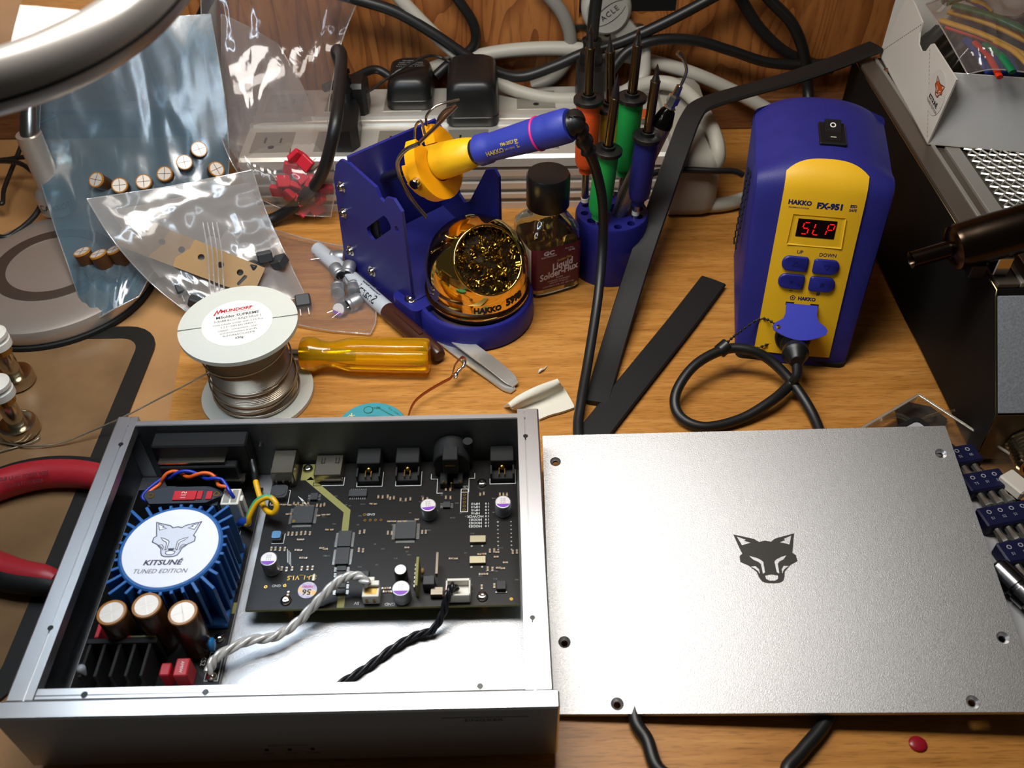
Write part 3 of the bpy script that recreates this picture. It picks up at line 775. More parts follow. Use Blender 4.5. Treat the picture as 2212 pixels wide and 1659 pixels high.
    m = MB(); m.box(33, 44.5, 114, 119.8, 30, 30.8, .15); m.box(44.8, 47.5, 114.5, 119.8, 30, 30.6, .15); m.box(49.5, 52.5, 114.3, 119.3, 30, 30.7, .15); m.m = 1; m.text('115', 3.6, lambda x, y: Vector((38 + y, 117 + x * .9, 30.85)))
    m.build('slider', [bpy.data.materials['red_insulator'], M_WHITE], vs)
    for x in (21.5, 54.5):
        m = MB(); m.prism(circ(1.7, 16, x, 117.6), 30, 30.4, holes=[circ(.9, 10, x, 117.6)]); m.build('eyelet', M_BRASS, vs)
    # mains inlet
    m = MB(); m.box(19.5, 68, 138, 148.2, 17, 44, .8); il = m.build('mains_inlet', M_BLACK, CH)
    m = MB(); m.box(22, 62, 133, 138, 18, 33, .6); m.build('fuse_holder', M_BLACK, il)
    m = MB(); m.box(22, 56, 134.5, 138, 34, 35.2); m.box(54, 64, 132, 137, 22, 23); m.box(30, 37, 132.6, 133, 24, 27); m.box(44, 51, 132.6, 133, 24, 27); m.build('terminal', M_SHIELD, il)
    m = MB(); m.cyl((72, 148.2, 33), (72, 145.5, 33), 1.5, n=10); m.build('inlet_screw', M_STEEL, il)
    # white mains connector
    m = MB(); m.box(57, 66, 112, 122, PZ, 29, .4); m.m = 1; m.box(58, 61.2, 113, 121, 28.8, 29.15); m.box(62, 65, 113, 121, 28.8, 29.15); m.m = 0; m.box(66, 67.5, 115, 118.5, PZ + 6, 28, .3)
    m.build('mains_connector', [M_WHITE, mat('connector_inside', '#8b877c', .6)], CH)
    # twisted orange / blue pair
    def helix(path, r, ph, turns):
        P = cr(path, 12); out = []; N = len(P)
        for i, p in enumerate(P):
            t = (P[min(i + 1, N - 1)] - P[max(i - 1, 0)]).normalized(); a = Vector((0, 0, 1)); x = t.cross(a).normalized(); y = x.cross(t)
            an = ph + 2 * pi * turns * i / N; out.append(p + (x * math.cos(an) + y * math.sin(an)) * r)
        return out
    path = [(22, 130, 26), (30, 131, 31), (40, 128.5, 33), (50, 126, 34), (57, 121.5, 34)]
    for nm, ms, ph, st, en in (('orange_wire', M_ORANGEW, 0, [(24, 116, 24), (17, 122, 25)], [(60, 119.5, 33), (60, 119, 28)]), ('blue_wire', M_BLUEW, pi, [(22, 118, 22), (14, 122, 24)], [(62, 117, 32), (63.5, 116, 28)])):
        m = MB(); h = helix(path, 1.5, ph, 2.0); m.tube(cr(st + h[::4] + en, 5), .95, 8); m.build(nm, ms, CH, smooth=60)
    # earth wire
    pts = [(68, 140, 30), (70, 134, 27), (72, 127, 27), (76, 117, 25), (80, 110.5, 25), (84.5, 107.5, 27), (86, 110, 30.5), (82, 113.5, 32), (76, 112, 30), (72, 107.5, 25), (71, 106, 21), (69, 107, 19)]
    P = cr([Vector(p) for p in pts], 8)
    m = MB(); m.tube(P[:16], 1.75, 10); m.m = 1; m.tube(P[14:], 1.45, 10)
    nn = len(P) - 14; m.m = 2
    for o in (0,):
        q = [p + Vector((-.55, .35, .55)) for p in P[48:76]]; m.tube(q, 1.05, 8)
    m.build('earth_wire', [M_BLACK, M_YELLOWW, mat('green_stripe', '#3d9a6a', .35)], CH, smooth=60)
    m = MB(); m.cyl((63.5, 111, PZ + 2.2), (66, 110, 17), 1.5, 2.0, n=12); m.cyl((66, 110, 17), (71, 106.6, 20), 2.3, 2.1, n=14); m.build('terminal_sleeve', mat('blue_sleeve', '#153a8e', .3), CH, smooth=50)
    # clear twisted pair to main board, black braid
    clear = mat('clear_insulation', '#cbc9c4', .18, .25, coat=.4)
    path = [(66.5, 28, PZ + 4), (70, 34, 19), (82, 42, 18), (93, 45, 16), (103, 52, 17), (113, 60, 23), (122, 66.5, 28), (130, 68, 29.5), (135.5, 64.5, 28)]
    for ph in (0, 2.09, 4.19):
        m = MB(); m.tube(helix(path, 1.25, ph, 5), 1.15, 8); m.build('clear_wire', clear, CH, smooth=60)
    path = [(176, 64.5, 22), (174.6, 63.5, 26), (172.5, 59, 25), (170, 54, 18), (165, 49, 12), (157, 47, 11), (147, 41, 10.5), (137, 33, 10), (127, 26, 10), (118, 20, 10)]
    for ph in (0, 2.09, 4.19):
        m = MB(); m.tube(helix(path, 1.05, ph, 5), .95, 8); m.build('black_wire', mat('black_wire_%d' % int(ph), '#17181d', .3) if ph == 0 else bpy.data.materials['black_wire_0'], CH, smooth=60)
power_side()

# ================================================================== lid
def lid():
    FL, FR, BL, BR = Vector((15.6, 182.7, 3.9)), Vector((225.6, 175.2, 15.4)), Vector((16.2, 332.8, 20.9)), Vector((229.9, 325.4, 32.5))
    W, D = 214.0, 150.0
    n = (FR - FL).cross(BL - FL).normalized()
    def S(x, y, z=0):
        u, v = x / W, y / D
        return (FL * (1 - u) + FR * u) * (1 - v) + (BL * (1 - u) + BR * u) * v + n * z
    root = thing('chassis_lid', 'bead-blasted silver metal lid with a dark fox emblem lying beside the chassis', 'lid', (120, 250, 10))
    holes = [(6.5, 133), (207, 132.5), (7, 33), (207, 33), (29.5, 4.4), (185, 4.4)]
    m = MB(); m.prism(rrect(W, D, .6, 2, W / 2, D / 2), -3.0, 0, holes=[circ(2.9, 20, *h) for h in holes], fn=lambda x, y, z: S(x, y, z))
    m.build('plate', M_ALU_BLAST, root, world=True)
    for h in holes:
        m = MB(); v = []; f = []; N = 20
        for r, z in ((2.9, 0), (1.6, -1.5), (1.6, -3.0)):
            v += [S(h[0] + r * math.cos(2 * pi * k / N), h[1] + r * math.sin(2 * pi * k / N), z) for k in range(N)]
        for i in range(2):
            for k in range(N): f.append((i * N + k, (i + 1) * N + k, (i + 1) * N + (k + 1) % N, i * N + (k + 1) % N))
        m.add(v, [q[::-1] for q in f]); m.build('countersink', M_ALU, root, world=True, smooth=30)
    # emblem
    k = 15.0; cx, cy = 108.5, 84.2
    fo = lambda dz: (lambda x, y, z=0: S(cx + x * k, cy + y * k * 1.06, .05 + dz))
    m = MB(); m.prism(fox_outline(), 0, 0, fn=fo(0), holes=fox_cuts())
    m.build('fox_emblem', mat('engraved_black', '#2a2623', .5), root, world=True)
lid()

# ================================================================== soldering station
def proj(P):
    d = Vector(P) - Vector((0, 0, CAM_H)); z = d.dot(_fw)
    return (1106 + F_PX * d.dot(_rt) / z, 829.5 - F_PX * d.dot(_up) / z)
def vz(x, y, py):
    lo, hi = -50.0, 350.0
    for _ in range(50):
        m_ = (lo + hi) / 2
        if proj((x, y, m_))[1] > py: lo = m_
        else: hi = m_
    return lo
M_HBLUE = mat('station_blue', '#242470', .5, spec=.4, bump=.25, bscale=1800, var=.06, vscale=120)
M_HBLUE2 = mat('holder_blue', '#1a1c68', .42, spec=.45, bump=.08, bscale=1500)
M_HYEL = mat('station_yellow', '#dcab1c', .45, bump=.1, bscale=1500)
M_BTN = mat('button_blue', '#1b1f74', .45)
M_RED7 = mat('red_segment', '#ff0d10', .4, emit=1.3)
M_GLASSBLK = mat('display_window', '#140303', .12)
M_YELREC = mat('receptacle_yellow', '#f0a008', .42)

def make_profile(pts, n=10):
    P = cr([Vector((0, a, b)) for a, b in pts], n); L = [0.0]
    for i in range(1, len(P)): L.append(L[-1] + (P[i] - P[i - 1]).length)
    return P, L
ST_P, ST_L = make_profile([(0, .8), (7, 26), (14, 52), (21, 78), (27.5, 102), (31.5, 111), (38, 116.5), (48, 119.5), (75, 122.5), (100, 124), (109, 121.5), (113, 114), (114, 60), (114, .8)])
def st_at(s):
    s = max(0, min(ST_L[-1] - 1e-4, s)); lo = 0; hi = len(ST_L) - 1
    while hi - lo > 1:
        md = (lo + hi) // 2
        if ST_L[md] <= s: lo = md
        else: hi = md
    t = (s - ST_L[lo]) / (ST_L[hi] - ST_L[lo]); p = ST_P[lo].lerp(ST_P[hi], t)
    i0, i1 = max(lo - 1, 0), min(hi + 1, len(ST_P) - 1)
    d = (ST_P[i1] - ST_P[i0]).normalized(); n = Vector((0, -d.z, d.y))
    return p, n
def st_hw(z): return 31.5 + 5.0 * max(0, min(1, z / 120))
def ST(s, x, off=0.0):
    p, n = st_at(s); hw = st_hw(p.z); t = min(1, abs(x) / hw)
    k_ = max(0.0, min(1.0, (p.y - 26) / 26)); D = 3.0 + 7.5 * k_ * k_ * (3 - 2 * k_)
    q = p - n * (D * t ** 2.6) + n * off
    return Vector((x, q.y, q.z))
def s_of_z(z):
    lo, hi = 0.0, ST_L[-1] * .45
    for _ in range(40):
        m_ = (lo + hi) / 2
        if st_at(m_)[0].z < z: lo = m_
        else: hi = m_
    return lo
def station():
    R = thing('soldering_station', 'blue and yellow digital soldering station with a red lit display', 'soldering station', (172.5, 408.5, 0), math.radians(-10))
    NS, NX = 90, 24
    m = MB(); rows = []
    smax = ST_L[-1]
    for i in range(NS + 1):
        s = smax * i / NS; p, _n = st_at(s); hw = st_hw(p.z)
        rows.append([ST(s, hw * math.sin(pi / 2 * (-1 + 2 * k / NX)) if False else hw * (-1 + 2 * k / NX)) for k in range(NX + 1)])
    v = [p for r in rows for p in r]; w = NX + 1; f = []
    for i in range(NS):
        for k in range(NX): f.append((i * w + k, i * w + k + 1, (i + 1) * w + k + 1, (i + 1) * w + k))
    # rounded sides: inset loop then n-gon
    cen = Vector((0, 58, 55))
    b = len(v)
    for side in (0, NX):
        sg = -1 if side == 0 else 1
        ring0 = [i * w + side for i in range(NS + 1)]
        prev = ring0
        for bulge, sh in ((1.6, .985), (2.4, .95), (2.8, .88)):
            cur = []
            for i in range(NS + 1):
                p = rows[i][side]; q = cen + (p - cen) * sh; cur.append(len(v)); v.append(Vector((p.x + sg * bulge, q.y, max(.8, q.z))))
            for i in range(NS):
                q = (prev[i], prev[i + 1], cur[i + 1], cur[i]); f.append(q if sg < 0 else q[::-1])
            prev = cur
        f.append(tuple(prev) if sg < 0 else tuple(prev[::-1]))
    m.add(v, f); body = m.build('body', M_HBLUE, R, smooth=35)
    m = MB(); m.prism(rrect(66, 112, 4, 4, 0, 57), .0, 3.0); m.build('base_plate', M_BLACKM, R)
    # seam on the top
    m = MB(); m.tube([ST(s_, 4.5 - .06 * (s_ - 120), .02) for s_ in [smax * (.40 + .0125 * k) for k in range(18)]], .14, 5); m.build('mould_seam', mat('seam_blue', '#15165a', .6), body)
    # vents
    for row, y in ((0, 58), (1, 72)):
        for k in range(11):
            z = 96 - 5.2 * k - 6 * row
            m = MB(); m.cbox((-39.2, y, z), (.8, 6, 2.0), .2); m.build('vent_slot', M_BLACKM, body)
    # yellow panel
    s0, s1 = s_of_z(7), s_of_z(108) + 17
    a = 22.6
    def yp(u, w_):
        x = a * (2 * u - 1); top = s1 - 5.5 * (2 * u - 1) ** 4 - 3.0 * (2 * u - 1) ** 2
        s = s0 + (top - s0) * w_
        return ST(s, x, .9)
    m = MB(); m.grid(yp, 20, 60)
    def ypb(u, w_):
        x = a * (2 * u - 1); top = s1 - 5.5 * (2 * u - 1) ** 4 - 3.0 * (2 * u - 1) ** 2
        return ST(s0 + (top - s0) * w_, x, -.6)
    b0 = len(m.v); m.grid(ypb, 20, 60, flip=True)
    w = 21
    def bound(off):
        o = [off + k for k in range(w)] + [off + j * w + 20 for j in range(1, 61)] + [off + 60 * w + k for k in range(19, -1, -1)] + [off + j * w for j in range(59, 0, -1)]
        return o
    A_, B_ = bound(0), bound(b0)
    for i in range(len(A_)):
        j = (i + 1) % len(A_); m.f.append((B_[i], B_[j], A_[j], A_[i])); m.mi.append(0)
    yel = m.build('front_panel', M_HYEL, R, smooth=35)
    FS = lambda off: (lambda x, z: ST(s_of_z(z), x, .9 + off))
    # display recess frame
    m = MB(); fs = FS(0)
    fr_o = [(-14.5, 92.3), (13.5, 92.3), (14.5, 76), (-15, 76)]; fr_i = [(-11.8, 90.8), (10, 90.8), (9.7, 80.4), (-11.8, 80.4)]
    vv = [FS(.05)(*p) for p in fr_o] + [FS(-.5)(*p) for p in fr_i] + [FS(.55)(*p) for p in [(-15.2, 93), (14.2, 93), (15.2, 75.2), (-15.7, 75.2)]]
    ff = [(0, 1, 5, 4), (1, 2, 6, 5), (2, 3, 7, 6), (3, 0, 4, 7)]
    m.add([p + Vector((0, -.12, .05)) for p in vv], [q[::-1] for q in ff] + [(8, 9, 1, 0), (9, 10, 2, 1), (10, 11, 3, 2), (11, 8, 0, 3)]); m.build('display_bezel', M_HYEL, R)
    m = MB(); m.grid(lambda u, w_: FS(.22)(-11.8 + 21.6 * u, 80.4 + 10.4 * w_), 12, 4); dsp = m.build('display', M_GLASSBLK, R)
    # seven segment SLP
    SEG = {'a': [(0, 2), (1, 2)], 'b': [(1, 2), (1, 1)], 'c': [(1, 1), (1, 0)], 'd': [(0, 0), (1, 0)], 'e': [(0, 1), (0, 0)], 'f': [(0, 2), (0, 1)], 'g': [(0, 1), (1, 1)]}
    for ch, segs, cx in (('S', 'afgcd', -8.6), ('L', 'fed', -2.2), ('P', 'abfge', 5.0)):
        m = MB()
        for sg in segs:
            (x0, y0), (x1, y1) = SEG[sg]; L = .14
            if x0 == x1: y0, y1 = (y0 - L, y1 + L)
            else: x0, x1 = x0 + L, x1 - L
            g = lambda x, y: (cx + x * 3.4 + (y - 1) * .55, 85.5 + (y - 1) * 3.3)
            m.stroke([g(x0, y0), g(x1, y1)], .55, FS(.36))
        if ch == 'L' : m.f = m.f
        m.build('segment_digit', M_RED7, dsp)
    # buttons
    for cx, cz, sym, rl in ((-8.9, 64.4, 'tri_up', 1), (8.9, 64.0, 'tri_dn', 0), (-9.1, 53.6, '*', 1), (8.7, 53.3, '#', 0)):
        w2, h2 = 7.4, 4.4
        out = []
        for sx, sy, a0 in ((1, 1, 0), (-1, 1, 90), (-1, -1, 180), (1, -1, 270)):
            r = 4.0 if ((sx < 0) == bool(rl)) else 1.6
            for k in range(5):
                an = math.radians(a0 + 22.5 * k); out.append((cx + sx * (w2 - r) + r * math.cos(an), cz + sy * (h2 - r) + r * math.sin(an)))
        m = MB(); n = len(out); sc = lambda p, t: (cx + (p[0] - cx) * t, cz + (p[1] - cz) * t)
        v = [FS(-.3)(*p) for p in out] + [FS(1.1)(*p) for p in out] + [FS(1.7)(*sc(p, .9)) for p in out]
        f = [(i, (i + 1) % n, n + (i + 1) % n, n + i) for i in range(n)] + [(n + i, n + (i + 1) % n, 2 * n + (i + 1) % n, 2 * n + i) for i in range(n)] + [tuple(2 * n + i for i in range(n))]
        m.add(v, f); bt = m.build('button', M_BTN, R, smooth=40)
        m = MB()
        if sym == 'tri_up': m.stroke([(cx - 1.5, cz - 1.2), (cx + 1.8, cz - 1.2), (cx + .8, cz + 1.6)], .25, FS(1.75), True)
        elif sym == 'tri_dn': m.stroke([(cx - 1.5, cz + 1.2), (cx + 1.8, cz + 1.2), (cx + .4, cz - 1.6)], .25, FS(1.75), True)
        else: m.text(sym, 4.5, lambda x, y: FS(1.75)(cx + x, cz + y - (1.2 if sym == '*' else 0)))
        m.build('button_mark', mat('mark_%s' % len(sym) + str(cx), '#0c0d3c', .6), bt)
    # lettering
    m = MB(); T = lambda st, x, z, size, **k: m.text(st, size, lambda a_, b_: FS(.08)(x + a_, z + b_), **k)
    T('HAKKO', -12.6, 99.4, 3.4, bold=.05, sx=1.08); T('SOLDERING STATION', -12.8, 96.6, 1.15, bold=.02)
    T('FX-951', 4.2, 98.6, 4.4, bold=.06, sx=1.12); T('ESD', 16.8, 99.6, 2.2, bold=.04); T('SAFE', 16.8, 97.4, 2.0, bold=.03)
    T('UP', -7.2, 71.2, 2.9, bold=.015); T('DOWN', 8.6, 70.7, 2.9, bold=.015)
    T('*', -8, 46.3, 4.6, bold=.02); T('#', 7.8, 47.2, 3.4, bold=.02); T('HAKKO', 2.0, 43.3, 2.9, bold=.05, sx=1.0)
    m.stroke([(-6.2 + 1.5 * math.sin(2 * pi * k / 5), 43.4 + 1.5 * math.cos(2 * pi * k / 5)) for k in range(5)], .4, FS(.08), True)
    m.prism(circ(.5, 8, -6.2, 43.4), 0, 0, fn=lambda x, y, z: FS(.08)(x, y))
    m.build('lettering', M_INKB, R)
    # card slot and key card
    m = MB(); m.add([FS(.1)(*p) for p in ((-9.6, 40.6), (9.6, 40.6), (9.6, 38.6), (-9.6, 38.6))], [(3, 2, 1, 0)]); m.build('card_slot', M_BLACKM, R)
    c0 = FS(-.3)(0, 39.4); wd = Vector((0, -.80, -.60)).normalized(); nn = Vector((1, 0, 0)).cross(wd)
    if nn.z < 0: nn = -nn
    out = [(-9.2, 0), (9.2, 0), (9.0, 6), (10.2, 9.5), (14.5, 12.5), (16, 14.5), (15.2, 17)]
    for k in range(9):
        t = -1 + 2 * k / 8; out.append((-15 * t, 17 + 5.0 * (1 - t * t)))
    out += [(-16, 14.5), (-14.5, 12.5), (-10.2, 9.5), (-9.0, 6)]
    m = MB(); m.prism(out, -.9, .9, holes=[circ(1.4, 10, -12.6, 15.2)], fn=lambda x, y, z: c0 + Vector((1, 0, 0)) * x + wd * y + nn * z)
    kc = m.build('key_card', mat('card_blue', '#3238a8', .4), R, smooth=30)
    hole = c0 + Vector((-12.6, 0, 0)) + wd * 15.2
    # cord socket
    sc_ = FS(0)(-1.5, 19); sn = st_at(s_of_z(19))[1]
    m = MB(); m.lathe([(10.8, -.5), (10.8, 2.0), (9.8, 3.0), (7.2, 3.0), (7.0, 1)], 28, sc_, sc_ + sn); m.build('cord_socket', M_BLACK, R, smooth=40)
    # power switch on the top
    i0 = s_of_z(108); s_sw = [s for s in range(100, 220) if st_at(s)[0].y > 64][0]
    o = ST(s_sw, 3.0, 0); q1 = ST(s_sw + 8, 3, 0); yd = (q1 - o).normalized()
    mf = mframe(o, (1, 0, 0), yd)
    m = MB(); m.M = mf; m.box(-7.5, 7.5, -10.5, 10.5, -1.0, 1.8, .6); sw = m.build('power_switch', M_BLACK, R)
    m = MB(); m.M = mf; v = [(-4.6, -8, 1.8), (4.6, -8, 1.8), (4.6, 8.5, 1.8), (-4.6, 8.5, 1.8), (-4.6, -8, 2.0), (4.6, -8, 2.0), (4.6, 0, 2.4), (-4.6, 0, 2.4), (4.6, 8.5, 5.0), (-4.6, 8.5, 5.0)]
    m.add(v, [(4, 5, 6, 7), (7, 6, 8, 9), (0, 1, 5, 4), (1, 2, 8, 6, 5), (2, 3, 9, 8), (3, 0, 4, 7, 9)]); m.build('rocker', M_BLACK, sw)
    m = MB(); m.M = mf; sl = lambda x, y: Vector((x, y, 2.44 + max(0, y) * 2.6 / 8.5))
    m.prism(circ(1.7, 18, 0, 4.6), 0, 0, holes=[circ(1.05, 14, 0, 4.6)], fn=lambda x, y, z: sl(x, y)); m.stroke([(-1.6, -5), (1.6, -5)], .6, lambda x, y: Vector((x, y, 2.3)))
    m.build('switch_mark', M_WHITE, sw)
    return R, hole, sc_, sn
STN, ST_HOLE, ST_SOCK, ST_SN = station()
SM = ORG[STN.name]

# ================================================================== soldering iron with one long cord
IR0 = Vector((-53, 497, 90))            # inside the receptacle
_az = math.radians(24); _al = math.radians(27)
HD = Vector((.66, -.75, 0)).normalized(); HE = Vector((.75, .66, 0)).normalized()
IRD = ((HD * math.cos(_az) + HE * math.sin(_az)) * math.cos(_al) + Vector((0, 0, math.sin(_al)))).normalized()
def iron():
    R = thing('soldering_iron', 'blue and yellow soldering iron resting in the stand with a long black cord', 'soldering iron', (IR0.x, IR0.y, 70))
    P = lambda t: IR0 + IRD * t
    m = MB(); m.lathe([(9.5, 2), (11.2, 5), (11.0, 20), (10.0, 33), (8.6, 40), (7.6, 41)], 28, P(0), P(1)); m.build('tip_sleeve', mat('sleeve_yellow', '#dca60e', .45), R, world=True, smooth=40)
    m = MB(); m.lathe([(2.5, -38), (3.2, -34), (3.2, 2)], 16, P(0), P(1)); m.build('tip', M_STEEL, R, world=True, smooth=40)
    m = MB(); m.lathe([(7.6, 36), (7.7, 46), (7.9, 46.2)], 24, P(0), P(1)); m.build('connector_gap', M_BLACK, R, world=True, smooth=40)
    m = MB(); m.lathe([(8.0, 43), (9.4, 44.5), (9.2, 51), (8.2, 53), (8.4, 58), (8.8, 70), (9.2, 80), (9.4, 89), (9.7, 91), (9.5, 92.4), (9.7, 93.8), (9.5, 95.2), (9.8, 96.6), (9.6, 106), (8.6, 108)], 28, P(0), P(1))
    hd = m.build('handle', mat('handle_blue', '#27328c', .5, bump=.15), R, world=True, smooth=35)
    m = MB(); m.lathe([(9.75, 0), (10.0, .3), (10.0, 1.0), (9.75, 1.3)], 28, P(86), P(87)); m.build('pink_ring', mat('pink_ring', '#d02878', .4), hd, world=True, smooth=60)
    # lettering
    x, y, d, L = m.frame(P(0), P(1))
    upv = (Vector((0, 0, CAM_H)) - P(70)); upv = (upv - IRD * upv.dot(IRD)).normalized(); sd = upv.cross(IRD)
    def warp(r):
        return lambda a_, b_: P(66 + a_) + (upv * math.cos(b_ / r) - sd * math.sin(b_ / r) * -1) * (r + .25)
    m = MB(); w = warp(8.8)
    m.text('HAKKO', 3.6, lambda a_, b_: w(a_ - 6, b_ - 3.4), bold=.03); m.text('FM-2027', 2.6, lambda a_, b_: w(a_ + 4, b_ - .4), bold=.03); m.text('24V-70W', 1.8, lambda a_, b_: w(a_ + 4.5, b_ - 3.6)); m.text('ESD', 3.4, lambda a_, b_: w(a_ + 12, b_ - .8), bold=.05); m.text('SAFE', 2.4, lambda a_, b_: w(a_ + 12, b_ - 3.6), bold=.04)
    m.build('lettering', mat('gold_print', '#b49a48', .5), hd, world=True)
    # strain relief
    end = P(106)
    # follow the photo: relief bends over and the cord drops towards the bench
    e2 = A(1243, 262, end.z + 1); e3 = A(1271, 325, end.z - 20)
    rp = cr([end, P(110), e2, e3], 12)
    m = MB(); N = len(rp)
    m.tube(rp, [6.2 - 2.4 * i / N + (1.1 if (i % 4 < 2) else 0) for i in range(N)], 16); m.build('strain_relief', M_BLACK, R, world=True, smooth=50)
    sock = SM @ ST_SOCK; sn = (SM.to_3x3() @ ST_SN).normalized()
    pl_end = sock + sn * 24 + Vector((0, 0, -3))
    path = [e3, A(1288, 370, 100), A(1302, 440, 78), A(1302, 530, 50), A(1292, 640, 28), A(1272, 770, 13), A(1255, 870, 7), A(1249, 935, 4.5),
            (40, 310, 3.2), (55, 260, 3.2), (58, 215, 3.2), A(1370, 1540, 3.2), A(1398, 1600, 3.2), A(1425, 1665, 3.2), (74, 150, 3.2), (76, 142, -4), (80, 138, -60), (97, 138, -90), (114, 138, -60), (120, 142, -4), (124, 150, 3.2),
            A(1700, 1668, 3.2), A(1735, 1620, 3.2), A(1790, 1550, 3.2), (165, 215, 3.2), (172, 270, 3.2), (172, 310, 3.2), A(1768, 925, 3.5), A(1725, 845, 8), A(1672, 785, 15), A(1622, 757, 20), A(1565, 755, 20), A(1500, 790, 17), A(1460, 850, 10), A(1468, 898, 5), A(1520, 922, 3.4),
            A(1600, 905, 4), A(1668, 865, 8), A(1705, 832, 9), pl_end + Vector((0, -8, -7)), pl_end]
    m = MB(); m.tube(cr(path, 10), 3.1, 10); m.build('cord', M_RUBBER, R, world=True, smooth=60)
    m = MB(); m.lathe([(5.4, 0), (7.8, 3), (8.6, 6), (8.0, 9), (5.8, 10.5), (5.8, 14), (7.6, 15), (7.8, 19), (6.4, 20.5), (4.6, 26), (3.6, 27)], 24, sock + sn * 1, sock + sn * 2 + Vector((0, 0, -.12)))
    pg = m.build('plug', M_BLACK, R, world=True, smooth=40)
    for k in range(3):
        m = MB(); m.lathe([(7.9, 0), (8.9, .5), (7.9, 1)], 24, sock + sn * (4.2 + 1.8 * k), sock + sn * (5.2 + 1.8 * k)); m.build('plug_ridge', M_BLACK, pg, world=True, smooth=60)
    # tie where the chain hooks on the cord
    tie = A(1563, 752, 20)
    m = MB(); m.cyl(tie + Vector((-3, -1.5, -2)), tie + Vector((3, 1.5, 2)), 4.4, n=14, b=.6); m.build('cord_tie', M_BLACK, R, world=True, smooth=40)
    hole = SM @ ST_HOLE
    ch1 = cr([hole + Vector((0, 0, 1)), A(1645, 688, 28), A(1600, 715, 24), tie + Vector((1, 0, 4))], 14)
    ch2 = cr([tie + Vector((3, -2, -1)), A(1610, 758, 10), A(1655, 745, 12), A(1690, 725, 16), hole + Vector((0, 0, -2))], 14)
    m = MB()
    for c in (ch1, ch2):
        acc = 0
        for i in range(1, len(c)):
            acc += (c[i] - c[i - 1]).length
            if acc > 2.6: m.sphere(c[i], .95, 7, 5); acc = 0
        m.tube(c, .4, 5)
    tag(m.build('bead_chain', M_BLACK, R, world=True, smooth=60), kind='stuff')
iron()

